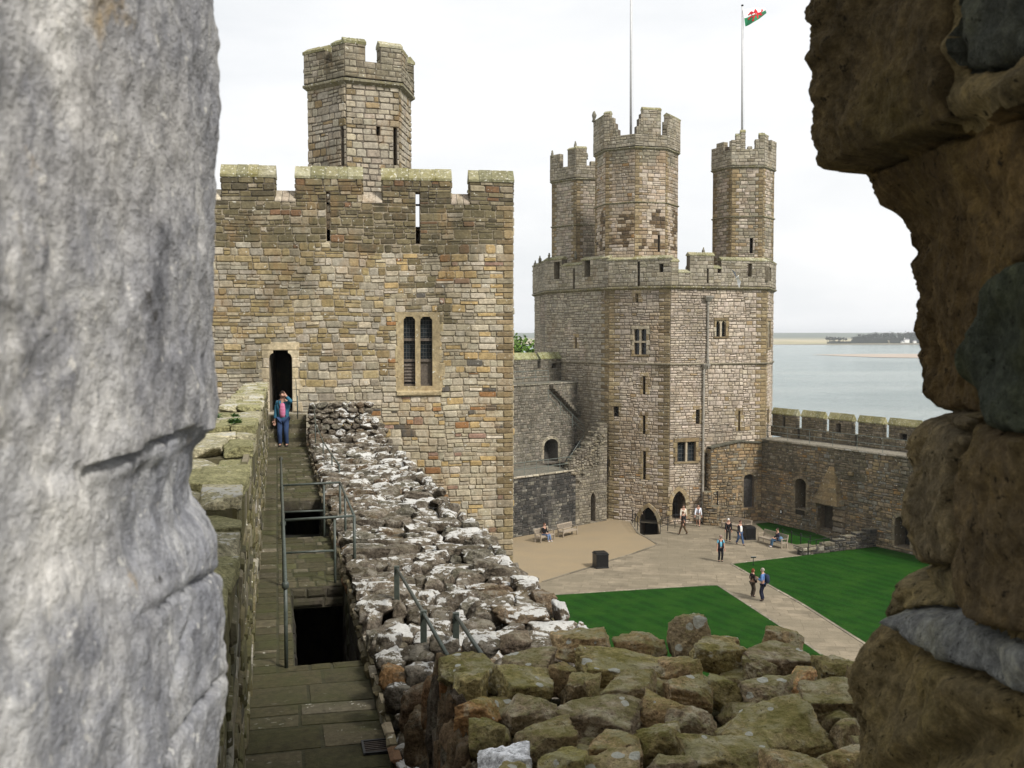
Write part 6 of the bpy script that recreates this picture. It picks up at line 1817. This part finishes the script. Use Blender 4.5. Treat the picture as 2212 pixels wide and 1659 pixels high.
for d in (.025, -.025): mb.add([fpt(a, b, d) for a, b in base], fcs)
mb.build('dragon_emblem', fr_, flag)

# ================================================================== GULL
gp = at(1592, 600, 74.0); gull = empty('gull', gp, 'white gull in flight with raised wings before the parapet of the many-sided tower', 'bird')
mgw = m_simple('white_feathers', (.8, .8, .78), .8, .08); mgg = m_simple('grey_feathers', (.30, .33, .38), .8, .15)
mb = MB(); mb.tube([gp + Vector((.05, -.25, .10)), gp + Vector((.02, -.18, .06)), gp + Vector((.0, 0, 0)), gp + Vector((-.02, .16, -.06)), gp + Vector((-.04, .3, -.1))], [.02, .055, .085, .06, .015], 10)
mb.lathe(gp + Vector((.05, -.26, .05)), [(.01, 0), (.045, .03), (.05, .06), (.03, .1), (.005, .115)], 8); mb.build('body', mgw, gull, True)
mb = MB(); mb.tube([gp + Vector((.06, -.29, .10)), gp + Vector((.065, -.36, .085))], [.016, .004], 6); mb.build('beak', m_simple('yellow_beak', (.5, .33, .04), .5), gull)
for s, tips in ((1, [(.05,-.02,.05),(.28,-.06,-.30),(.18,.04,-.75),(.06,.12,-.42),(0,.14,-.04)]), (-1, [(-.05,-.02,.06),(-.16,-.05,.42),(-.42,.05,.62),(-.2,.14,.30),(-.03,.14,.0)])):
    mb = MB(); P = [gp + Vector(t) for t in tips]; q = [p + Vector((.012, -.012, .006)) for p in P]; mb.add(P + q, [(0,1,2,3,4), (9,8,7,6,5)] + [(i, (i+1) % 5, 5+(i+1) % 5, 5+i) for i in range(5)]); mb.build('wing', mgw if s > 0 else mgg, gull)
mb = MB(); P = [gp + Vector(t) for t in ((-.03,.26,-.08),(-.12,.46,-.15),(.06,.46,-.15))]; mb.add(P + [p + Vector((0,0,.01)) for p in P], [(0,1,2), (5,4,3), (0,1,4,3), (1,2,5,4), (2,0,3,5)]); mb.build('tail', mgw, gull)

# ================================================================== TREES, FAR WOOD, HOUSES
def leaf_mat(name, c1, c2):
    k = NT(name); c = k.mix(k.noise(1.3, 4, .7).outputs['Fac'], c1, c2); c = k.mix(1.0, c, k.attr(), 'MULTIPLY'); return k.fin(c, .7, None, .2)
ml = leaf_mat('broad_leaves', (.045, .10, .012), (.10, .17, .022)); mbark = m_simple('bark', (.07, .055, .04), .9, .3, 6)
def tree(px, ptop, Y, rw, zb, label, nl=2600):
    top = at(px, ptop, Y); c = Vector((top.x, Y, 0)); H = top.z - zb; o = empty('tree', (c.x, c.y, zb), label, 'tree')
    mb = MB(); mb.tube([(c.x, c.y, zb), (c.x+.2, c.y, zb+H*.4), (c.x-.1, c.y, zb+H*.8)], [.45, .3, .08], 8)
    lim = []
    for i in range(9):
        a = RU(0, 6.28); z0 = zb + H*RU(.35, .7); e = Vector((c.x + math.cos(a)*rw*.7, c.y + math.sin(a)*rw*.7, z0 + H*.22)); mb.tube([(c.x, c.y, z0), (e.x*.6+c.x*.4, e.y*.6+c.y*.4, z0+H*.1), tuple(e)], [.14, .09, .03], 6); lim.append(e)
    mb.build('trunk', mbark, o)
    mb = MB(); cl = [(Vector((c.x + RU(-.75, .75)*rw, c.y + RU(-.75, .75)*rw, top.z - H*.04 - RU(.0, .5)*H)), RU(.25, .5)*rw) for _ in range(34)] + [(Vector((c.x, c.y, top.z - rw*.35)), rw*.4)]
    for i in range(nl):
        cc, r = random.choice(cl); d = Vector((random.gauss(0, 1), random.gauss(0, 1), random.gauss(0, 1))).normalized(); p = cc + d*r*RU(.75, 1.02); 
        if p.z > top.z + .1: p.z = top.z - RU(0, .3)
        a = Vector((RU(-1, 1), RU(-1, 1), RU(-.6, .6))).normalized(); b = a.cross(d).normalized(); s = RU(.16, .34); k = RU(.6, 1.4)
        mb.add([p - a*s, p + b*s*.6, p + a*s, p - b*s*.6], [(0,1,2,3)], (k, k, k))
    mb.build('crown', ml, o)
tree(1133, 735, 118, 3.4, 1.0, 'bright green leafy tree top showing above the left curtain wall')
tree(1106, 716, 130, 2.0, 1.0, 'small darker tree tip just behind the edge of the square tower', 700)

mp_ = leaf_mat('far_pine_needles', (.018, .03, .018), (.035, .05, .03)); mpt = M['iron']
mb = MB()
def pine(x, Y, h, w_):
    z0 = SEA_Z + 1.6; mb.tube([(x, Y, z0), (x+RU(-.6, .6), Y, z0+h*.75)], [.35, .2], 4, (.9, .9, .9))
    for k in range(26):
        d = Vector((random.gauss(0, 1), random.gauss(0, 1), random.gauss(0, .55))); d = d.normalized()*RU(.2, 1); p = Vector((x + d.x*w_, Y + d.y*w_, z0 + h*.78 + d.z*h*.26)); s = RU(.8, 1.9); kk = RU(.6, 1.4)
        a = Vector((RU(-1, 1), RU(-1, 1), RU(-.4, .4))).normalized(); b = Vector((-a.y, a.x, RU(.3, 1))).normalized(); mb.add([p-a*s, p-b*s*.7, p+a*s, p+b*s*.7], [(0,1,2,3)], (kk, kk, kk))
for i in range(34):
    px = 1786 + RU(0, 1)*RU(.3, 1)*74; Y = RU(1875, 1930); pine(at(px, 740, Y).x, Y, RU(9, 14), RU(2.4, 4))
for i in range(330):
    px = 1850 + RU(0, 330); Y = RU(1880, 1990); pine(at(px, 740, Y).x, Y, RU(14, 24)*(1 if px > 1880 else .85), RU(3, 5))
for i in range(300):
    px = (1840 + RU(0, 340)) if i > 60 else 1792 + RU(0, 55); Y = RU(1870, 1885); p = at(px, 740, Y); z0 = SEA_Z+1.5
    for k in range(4): q = Vector((p.x+RU(-4, 4), Y, z0+RU(0, 10 if i > 60 else 2))); s = RU(1.5, 3.2); mb.add([q+Vector((-s, 0, -s*.6)), q+Vector((s, .5, -s*.6)), q+Vector((s*.8, 0, s)), q+Vector((-s*.8, .5, s))], [(0,1,2,3)], (.6, .6, .6))
wood = mb.build('pine_wood', mp_); tag(wood, 'far dark green pine wood on the opposite shore of the water', 'wood', kind='stuff')
def house(px, py, w_, h_, label, ch=True):
    p = at(px, py, 1862.0); o = empty('white_house', p, label, 'house'); z0 = p.z; x = p.x; Y = p.y
    mb = MB(); mb.box(x-w_/2, x+w_/2, Y-3, Y+3, z0-1, z0+h_); mb.build('wall', M['white'], o)
    mb = MB(); mb.add([(x-w_/2-.3, Y-3.3, z0+h_), (x+w_/2+.3, Y-3.3, z0+h_), (x+w_/2+.3, Y, z0+h_+2), (x-w_/2-.3, Y, z0+h_+2), (x-w_/2-.3, Y+3.3, z0+h_), (x+w_/2+.3, Y+3.3, z0+h_)], [(0,1,2,3), (3,2,5,4), (0,3,4), (1,5,2)]); mb.build('roof', m_simple('slate_roof', (.16, .16, .17), .7), o)
    if ch:
        mb = MB(); mb.box(x-w_/2+.3, x-w_/2+1.5, Y-.6, Y+.6, z0+h_, z0+h_+3.6); mb.build('chimney', M['white'], o)
house(1958, 739.5, 9, 5.0, 'white house with a chimney on the far shore in front of the pines')
house(1975.5, 740, 5, 2.6, 'tiny white cottage to the right of the white house on the far shore', False); house(1949, 740, 4, 1.8, 'tiny white shed to the left of the white house on the far shore', False)

# ================================================================== PEOPLE
def skin_obj(name, verts, edges, radii, mat, parent, sub=2, root=0):
    me = bpy.data.meshes.new(name); me.from_pydata(verts, edges, []); me.materials.append(mat)
    o = bpy.data.objects.new(name, me); COL.objects.link(o); o.parent = parent
    o.modifiers.new('skin', 'SKIN').use_smooth_shade = True
    sk = me.skin_vertices[0].data
    for i, r in enumerate(radii): sk[i].radius = (r, r) if not isinstance(r, tuple) else r; sk[i].use_root = (i == root); sk[i].use_loose = False
    s = o.modifiers.new('subdivision', 'SUBSURF'); s.levels = sub; s.render_levels = sub
    return o
_mc = {}
def cloth(c, rough=.85):
    k = tuple(c)
    if k not in _mc: _mc[k] = m_simple('cloth_%02d' % len(_mc), c, rough, .18, 9, 0, .15)
    return _mc[k]
SKIN = m_simple('skin', (.42, .24, .17), .55, .1, 9)
SHOE = m_simple('shoe_leather', (.025, .02, .016), .5, .2)
class G:
    def __init__(s): s.v = []; s.e = []; s.r = []
    def p(s, v, r, f=None):
        s.v.append(tuple(v)); s.r.append(r)
        if f is not None: s.e.append((f, len(s.v)-1))
        return len(s.v)-1
def solve(a, b, l1, l2, hint):
    d = b - a; D = min(d.length, (l1+l2)*.999); d = d.normalized(); x = (l1*l1 - l2*l2 + D*D)/(2*D); h = math.sqrt(max(0, l1*l1 - x*x))
    n = (hint - d*hint.dot(d)).normalized(); return a + d*x + n*h, a + d*D
def person(label, loc, heading, top, legs, shoes=None, hair=(.05, .035, .025), H=1.74, skin=None, pose='stand', stride=.0, arms=None, hairlen=0, group=None, open_over=None, lean=0.0, bald=False, sleeve=1.0, coat=0.0, hat=None, shorts=False, fat=1.0, look=0.0):
    """figure facing local +Y; heading turns it about Z (0 = away from the camera). arms: (left, right) hand targets in body space"""
    o = empty('person', loc, label, 'person', group, heading); k = H/1.74; V3 = lambda x, y, z: Vector((x, y, z))*k
    sit = pose == 'sit'; hz = .50 if sit else .93
    hips = V3(0, 0, hz); ch = V3(0, .02+lean*.35, hz+.44); nk = V3(0, .02+lean*.48, hz+.575); hd = V3(0, .045+lean*.6, hz+.705)
    hl = [V3(-.095, 0, hz-.03), V3(.095, 0, hz-.03)]
    if sit: feet = [V3(-.12, .52, .09), V3(.12, .47, .09)]
    else: feet = [V3(-.105, stride*.5, .09), V3(.105, -stride*.5, .09 + max(0, stride*.07))]
    kn = []
    for a, f in zip(hl, feet): q, _ = solve(a, f, .42*k, .42*k, Vector((0, 1, .25))); kn.append(q)
    sh = [V3(-.18, .015+lean*.42, hz+.475), V3(.18, .015+lean*.42, hz+.475)]
    if arms is None: arms = ((-.25, .10 - stride*.35, hz-.12), (.25, .10 + stride*.35, hz-.12))
    el, wr = [], []
    for i, (s_, t) in enumerate(zip(sh, arms)):
        q, w_ = solve(s_, V3(*t), .29*k, .26*k, Vector(((-.5, .5)[i], -1, -.3)) if t[2] < hz+.4 else Vector(((-.7, .7)[i], .15, -1))); el.append(q); wr.append(w_)
    # body: one continuous skin
    g = G(); r = lambda x: x*k*1.24
    a = g.p(hips, r(.12)); b = g.p(V3(0, .01+lean*.2, hz+.22), r(.115), a); c = g.p(ch, r(.125), b); n_ = g.p(nk, r(.055), c); m_ = g.p(V3(0, .04+lean*.53, hz+.635), r(.06), n_); h_ = g.p(hd, (r(.066), r(.078)), m_); g.p(hd + V3(0, -.005, .075), (r(.056), r(.068)), h_)
    nose = g.p(hd + Vector((math.sin(look)*.0, 1, 0))*r(.10) + V3(0, 0, -.012), r(.016), h_)
    for i in (0, 1):
        s1 = g.p(sh[i], r(.055), c); e1 = g.p(el[i], r(.042), s1); w1_ = g.p(wr[i], r(.029), e1)
        d = (wr[i]-el[i]).normalized(); side = d.cross(Vector((0, 1, .2))).normalized(); pal_ = g.p(wr[i] + d*r(.06), (r(.036), r(.02)), w1_)
        fw_ = side.cross(d).normalized()
        for f, (ox, L) in enumerate(((-.026, .062), (-.009, .075), (.009, .07), (.026, .055))):
            p0 = wr[i] + d*r(.09) + side*r(ox); f0 = g.p(p0, r(.0095), pal_); f1_ = g.p(p0 + d*r(L*.5) + fw_*r(.01), r(.0085), f0); g.p(p0 + d*r(L*.85) + fw_*r(.03), r(.007), f1_)
        t0 = g.p(wr[i] + d*r(.045) + side*r(.042)*(1 if i else -1) + fw_*r(.015), r(.011), pal_); g.p(wr[i] + d*r(.085) + side*r(.058)*(1 if i else -1) + fw_*r(.03), r(.009), t0)
        l1 = g.p(hl[i], r(.078), a); k1 = g.p(kn[i], r(.052), l1); f1_ = g.p(feet[i], r(.038), k1); g.p(feet[i] + V3(0, .12, -.045), (r(.03), r(.02)), f1_)
    sk = SKIN if skin is None else skin
    skin_obj('body', g.v, g.e, g.r, sk, o, 1)
    # face: eyes and mouth
    mbx = MB()
    for s_ in (-.032, .032): mbx.lathe(hd + V3(s_, .082, .012-.008), [(.001, 0), (.010*k, .004), (.010*k, .010), (.001, .014)], 6, (.1, .1, .1))
    mbx.box(-.022*k, .022*k, hd.y + .086*k, hd.y + .094*k, hd.z - .055*k, hd.z - .047*k)
    e_ = mbx.build('eyes', M['iron']); e_.parent = o
    for i_ in (-1, 1):
        mbx = MB(); c_ = hd + V3(i_*.083, .0, -.03); mbx.lathe(c_, [(.002, 0), (.016*k, .015*k), (.02*k, .04*k), (.003, .06*k)], 6); e_ = mbx.build('ear', sk); e_.parent = o
    # hair
    if not bald:
        mbx = MB(); n1, n2 = 12, 7
        for i in range(n1):
            for j in range(n2):
                def S(i, j):
                    th = math.pi*2*i/n1; ph = math.pi*.5*(1 - j/n2*1.25) if True else 0
                    rr = .098; x = math.cos(th)*math.cos(ph)*rr*.92; y = math.sin(th)*math.cos(ph)*rr*1.1 - .014; z = math.sin(ph)*rr*1.12 + .028
                    if y > .05 and z < .06: z = .062; y = min(y, .085)
                    if hairlen and j == n2 and y < .045: z -= hairlen; y -= .01
                    e = noise.noise(Vector((x*30, y*30, z*30)))*.006
                    return hd + Vector((x, y, z))*k*(1+e*4)
                mbx.add([S(i, j), S(i, j+1), S(i+1, j+1), S(i+1, j)], [(0,1,2,3)])
        e_ = mbx.build('hair', cloth(hair), None, True); e_.parent = o
    if hat is not None:
        mbx = MB(); mbx.lathe(hd + V3(0, 0, .035), [(.10*k, 0), (.104*k, .03*k), (.09*k, .075*k), (.02, .095*k)], 12); mbx.box(-.07*k, .07*k, hd.y+.07*k, hd.y+.17*k, hd.z+.035*k, hd.z+.05*k); e_ = mbx.build('cap', cloth(hat)); e_.parent = o
    # trousers
    g = G(); a = g.p(hips + V3(0, 0, .02), (r(.115*fat), r(.095*fat)))
    cut_ = .62 if shorts else .96
    for i in (0, 1):
        l1 = g.p(hl[i] + V3(0, 0, -.03), r(.092), a); k1 = g.p(kn[i], r(.068 if not shorts else .085), l1)
        if not shorts: m1 = g.p(kn[i].lerp(feet[i], .55), r(.060), k1); g.p(kn[i].lerp(feet[i], 1.04), r(.056), m1)
    skin_obj('trousers' if not shorts else 'shorts', g.v, g.e, g.r, cloth(legs), o, 1)
    # top
    g = G(); low = hz - .02 - coat
    a = g.p(V3(0, .0, low), (r(.142*fat), r(.118*fat)), None); b = g.p(V3(0, .01+lean*.2, hz+.20), (r(.14*fat), r(.122*fat)), a); c = g.p(ch + V3(0, 0, -.04), (r(.15), r(.118)), b); g.p(nk + V3(0, 0, -.03), r(.062), c)
    for i in (0, 1):
        s1 = g.p(sh[i], r(.06), c); e_p = el[i]
        if sleeve < .6: g.p(sh[i].lerp(el[i], .75), r(.058), s1)
        else: e1 = g.p(e_p, r(.052), s1); g.p(el[i].lerp(wr[i], .95), r(.042), e1)
    skin_obj('jacket' if sleeve > .6 else 'shirt', g.v, g.e, g.r, cloth(top), o, 1)
    if open_over is not None:         # second layer showing down the front (open jacket / waistcoat)
        col, wid = open_over; g = G(); a = g.p(V3(0, .075*fat, hz-.02), (r(wid*.85), r(.075*fat))); b = g.p(V3(0, .09*fat+lean*.2, hz+.22), (r(wid), r(.082*fat)), a); g.p(V3(0, .075+lean*.4, hz+.47), (r(wid*.75), r(.075)), b)
        skin_obj('shirt_front', g.v, g.e, g.r, col if isinstance(col, bpy.types.Material) else cloth(col), o, 1)
    for f in feet:
        g = G(); a = g.p(f + V3(0, -.035, -.035), r(.045)); b = g.p(f + V3(0, .07, -.048), (r(.046), r(.036)), a); g.p(f + V3(0, .155, -.055), (r(.036), r(.026)), b)
        skin_obj('shoe', g.v, g.e, g.r, SHOE if shoes is None else cloth(shoes), o, 1)
    return o, dict(hd=hd, ch=ch, wr=wr, hips=hips, k=k)
def G0(px, py): return gz(px, py, 0)
TOCAM = lambda p: math.atan2(p.x, -(-p.y)) * 0 + math.pi + math.atan2(-p.x, p.y) * 0   # face the camera (heading pi)

# person on the wall walk, phone at the ear
def m_plaid():
    k = NT('pink_checked_shirt'); sep = k.n('ShaderNodeSeparateXYZ', i0=k.tc)
    a = k.math('LESS_THAN', k.math('FRACT', k.math('MULTIPLY', sep.outputs['X'], 26)), .28); b = k.math('LESS_THAN', k.math('FRACT', k.math('MULTIPLY', sep.outputs['Z'], 22)), .28)
    c = k.mix(k.math('MULTIPLY', k.math('ADD', a, b), .5), (.42, .06, .16), (.75, .45, .58)); return k.fin(c, .85, None, .15)
pm = wp(s_at(966, .45), .50, ZK)
o, inf = person('person in a teal jacket and pink checked shirt, phoning on the wall walk', pm, math.pi + .06, (.035, .13, .20), (.035, .06, .13), hair=(.03, .018, .012), H=1.76,
                arms=((-.13, .15, 1.60), (.25, .05, .84)), open_over=(m_plaid(), .10), coat=.16, fat=1.12, look=0)
w_ = inf['wr'][0]; mb = MB(); hd = inf['hd']; mb.box(hd.x-.105, hd.x-.09, hd.y-.01, hd.y+.05, hd.z-.06, hd.z+.06); ph = mb.build('phone', M['iron']); ph.parent = o; 
ph.matrix_world = o.matrix_basis; ph.parent = None; ph.location = o.location; ph.rotation_euler = o.rotation_euler; tag(ph, 'small dark phone held to the ear of the person in the teal jacket', 'phone')
mb = MB(); mb.tube([hd + Vector((.12, .1, -.18)), Vector((.05, .16, 1.15)), Vector((-.12, .15, 1.0))], .013, 6); st_ = mb.build('strap', M['iron']); st_.parent = o

pp_ = [
 dict(label='person in a white shirt and dark vest coming out of the upper pointed doorway', at=(1476, 1139), heading=math.pi, top=(.62, .56, .46), legs=(.03, .03, .035), hair=(.06, .045, .03), stride=.3),
 dict(label='person in a dark jacket and brown trousers crossing before the upper pointed doorway', at=(1476, 1155), heading=rad(60), top=(.012, .012, .013), legs=(.085, .055, .03), hair=(.12, .06, .03), stride=.55),
 dict(label='person in a bright white jacket and light shorts walking by the foot of the tower', at=(1508, 1137), heading=math.pi - .2, top=(.66, .68, .74), legs=(.30, .27, .22), hair=(.03, .025, .02), stride=.35, open_over=((.03, .03, .04), .05), shorts=True),
 dict(label='white-haired person in a black coat with a walking stick, left of the walking pair', at=(1573, 1169), heading=math.pi - .1, top=(.010, .010, .012), legs=(.035, .03, .028), hair=(.72, .72, .70), stride=.25, coat=.12, hairlen=.03, H=1.64),
 dict(label='person in a white shirt, open black jacket and jeans, right of the walking pair', at=(1598, 1177), heading=math.pi + .5, top=(.012, .011, .013), legs=(.05, .085, .16), hair=(.06, .03, .025), stride=.5, open_over=((.74, .73, .68), .112), fat=1.1),
 dict(label='person in a black waistcoat over a light blue shirt standing alone on the path', at=(1556, 1213), heading=math.pi + .1, top=(.16, .42, .55), legs=(.008, .008, .012), hair=(.35, .33, .30), hat=(.22, .15, .13), open_over=((.010, .012, .022), .0), sleeve=.4, fat=1.05),
 dict(label='red-haired person in a dark jacket on the path, beside the taller one with a backpack', at=(1625, 1289), heading=rad(-70), top=(.018, .012, .010), legs=(.06, .045, .032), hair=(.16, .045, .02), hairlen=.08, H=1.60, arms=((-.20, .14, .92), (.17, .18, 1.0))),
 dict(label='tall person in a light blue shirt with a backpack, standing on the path', at=(1648, 1298), heading=rad(60), top=(.10, .19, .40), legs=(.012, .014, .030), hair=(.28, .24, .20), H=1.84, arms=((-.16, .22, 1.22), (.24, .05, .82)), coat=.12),
]
made = []
for q in pp_:
    loc = G0(*q['at']); q = dict(q); q.pop('at'); lab = q.pop('label'); oo = q.get('open_over')
    if oo and oo[1] == 0: q.pop('open_over')
    made.append(person(lab, loc, q.pop('heading'), q.pop('top'), q.pop('legs'), **q))
# extras that belong to single people
def attach(name, mbx, mat, o, smooth=True): e = mbx.build(name, mat, None, smooth); e.parent = o; return e
o, inf = made[5]; g = G(); kk = inf['k']                                   # sleeveless waistcoat, open in front
for sx in (-1, 1):
    mbx = MB(); c = (.5, .5, .5)
    prof = [(.93, .175, .128), (1.12, .168, .135), (1.32, .172, .128), (1.45, .15, .09)]
    N = 14; rows = []
    for z, rx, ry in prof:
        rows.append([(sx*rx*1.22*math.sin(a)*kk, ry*1.28*math.cos(a)*kk + .012, z*kk) for a in [.42 + (math.pi-.42)*i/N for i in range(N+1)]])
    for r0, r1 in zip(rows, rows[1:]):
        for i in range(N): mbx.add([r0[i], r0[i+1], r1[i+1], r1[i]], [(0,1,2,3)])
    e = attach('waistcoat', mbx, cloth((.010, .012, .022)), o)
o, inf = made[7]; mbx = MB(); mbx.tube([(0, -.19, 1.06), (0, -.22, 1.10), (0, -.22, 1.44), (0, -.16, 1.52)], [.10, .15, .14, .07], 12); 
bp = mbx.build('backpack', cloth((.02, .03, .06)), None, True); bp.location = o.location; bp.rotation_euler = o.rotation_euler; tag(bp, 'dark blue backpack on the back of the tall person in light blue', 'backpack')
mbx = MB()
for sx in (-.1, .1): mbx.tube([(sx, -.12, 1.50), (sx, .06, 1.56), (sx*1.2, .16, 1.40), (sx*1.3, .1, 1.15), (sx, -.1, 1.10)], .02, 5)
st2 = mbx.build('strap', cloth((.02, .03, .06))); st2.parent = bp
o, inf = made[3]; w_ = inf['wr'][1]; mbx = MB(); mbx.tube([w_ + Vector((.03, .06, .0)), Vector((w_.x+.06, w_.y+.12, .02))], .014, 6)
ck = mbx.build('walking_stick', M['oak']); ck.location = o.location; ck.rotation_euler = o.rotation_euler; tag(ck, 'thin walking stick held by the white-haired person in black', 'walking stick')
o, inf = made[6]; mbx = MB(); mbx.tube([(.14, .12, 1.02), (.15, .14, .94), (.15, .14, .84)], [.05, .075, .06], 8); hb_ = mbx.build('shoulder_bag', cloth((.02, .016, .012)), None, True); hb_.location = o.location; hb_.rotation_euler = o.rotation_euler; tag(hb_, 'small dark bag held by the red-haired person', 'bag')

# sitting people
def seat_on(b, x, label, **kw):
    a = b.rotation_euler.z; loc = b.location + Vector((math.cos(a)*x + math.sin(a)*.22, math.sin(a)*x - math.cos(a)*.22, 0))
    return person(label, loc, a + math.pi + kw.pop('turn', 0), pose='sit', **kw)
seat_on(bench, -.05, 'person in black and pale jeans sitting on the bench by the blackened wall', top=(.010, .009, .010), legs=(.12, .17, .28), shoes=(.6, .6, .6), hair=(.10, .05, .03), H=1.72, arms=((-.16, .30, .62), (.16, .30, .62)))
seat_on(b3, .55, 'person in a dark grey top and jeans sitting at the end of the long bench', top=(.035, .035, .05), legs=(.05, .10, .16), shoes=(.55, .55, .55), hair=(.045, .03, .022), H=1.74, arms=((-.22, .26, .66), (.14, .28, .64)), turn=-.3)
# bag on the bench end
a = b3.rotation_euler.z; mbx = MB(); mbx.tube([(0, 0, .0), (0, 0, .08), (0, 0, .24), (0, 0, .34)], [.1, .16, .15, .06], 9); bg = mbx.build('bag', cloth((.10, .17, .26)), None, True)
bg.location = b3.location + Vector((math.cos(a)*.93 + math.sin(a)*.3, math.sin(a)*.93 - math.cos(a)*.3, .45)); tag(bg, 'pale blue bag on the long bench next to the sitting person', 'bag')
# people looking out of the parapet of the many-sided tower
def peek(h, label, shirt, hair, dx=0, up=0):
    u = (h[0]+h[1])/2 + dx; p = Vector(op_w.pt(u, 0, -.85)); zz = (h[2]+h[3])/2 + up
    return person(label, Vector((p.x, p.y, zz - 1.62)), math.atan2(-op_w.n.x, op_w.n.y), shirt, (.03, .03, .04), hair=hair, H=1.74)
peek(op1, 'bald person in a pale top in the parapet gap right of the gull', (.5, .48, .42), (.45, .28, .2), 0, .1)
peek(op2, 'person with reddish hair just visible in the small gap of the tower parapet', (.25, .08, .07), (.16, .05, .03), 0, .0)

# ================================================================== HAZE OVER THE WATER
hz_m = bpy.data.materials.new('sea_haze'); hz_m.use_nodes = True; ht = hz_m.node_tree; ht.nodes.clear()
ho = ht.nodes.new('ShaderNodeOutputMaterial'); hv = ht.nodes.new('ShaderNodeVolumePrincipled')
hv.inputs['Color'].default_value = (.93, .96, 1.0, 1); hv.inputs['Density'].default_value = .00013; hv.inputs['Anisotropy'].default_value = 0.0
ht.links.new(hv.outputs[0], ho.inputs['Volume'])
mb = MB(); mb.box(-9100, 9100, -400, 9100, SEA_Z - 1.5, 47.5)
hz_o = mb.build('haze', hz_m); tag(hz_o, kind='stuff')
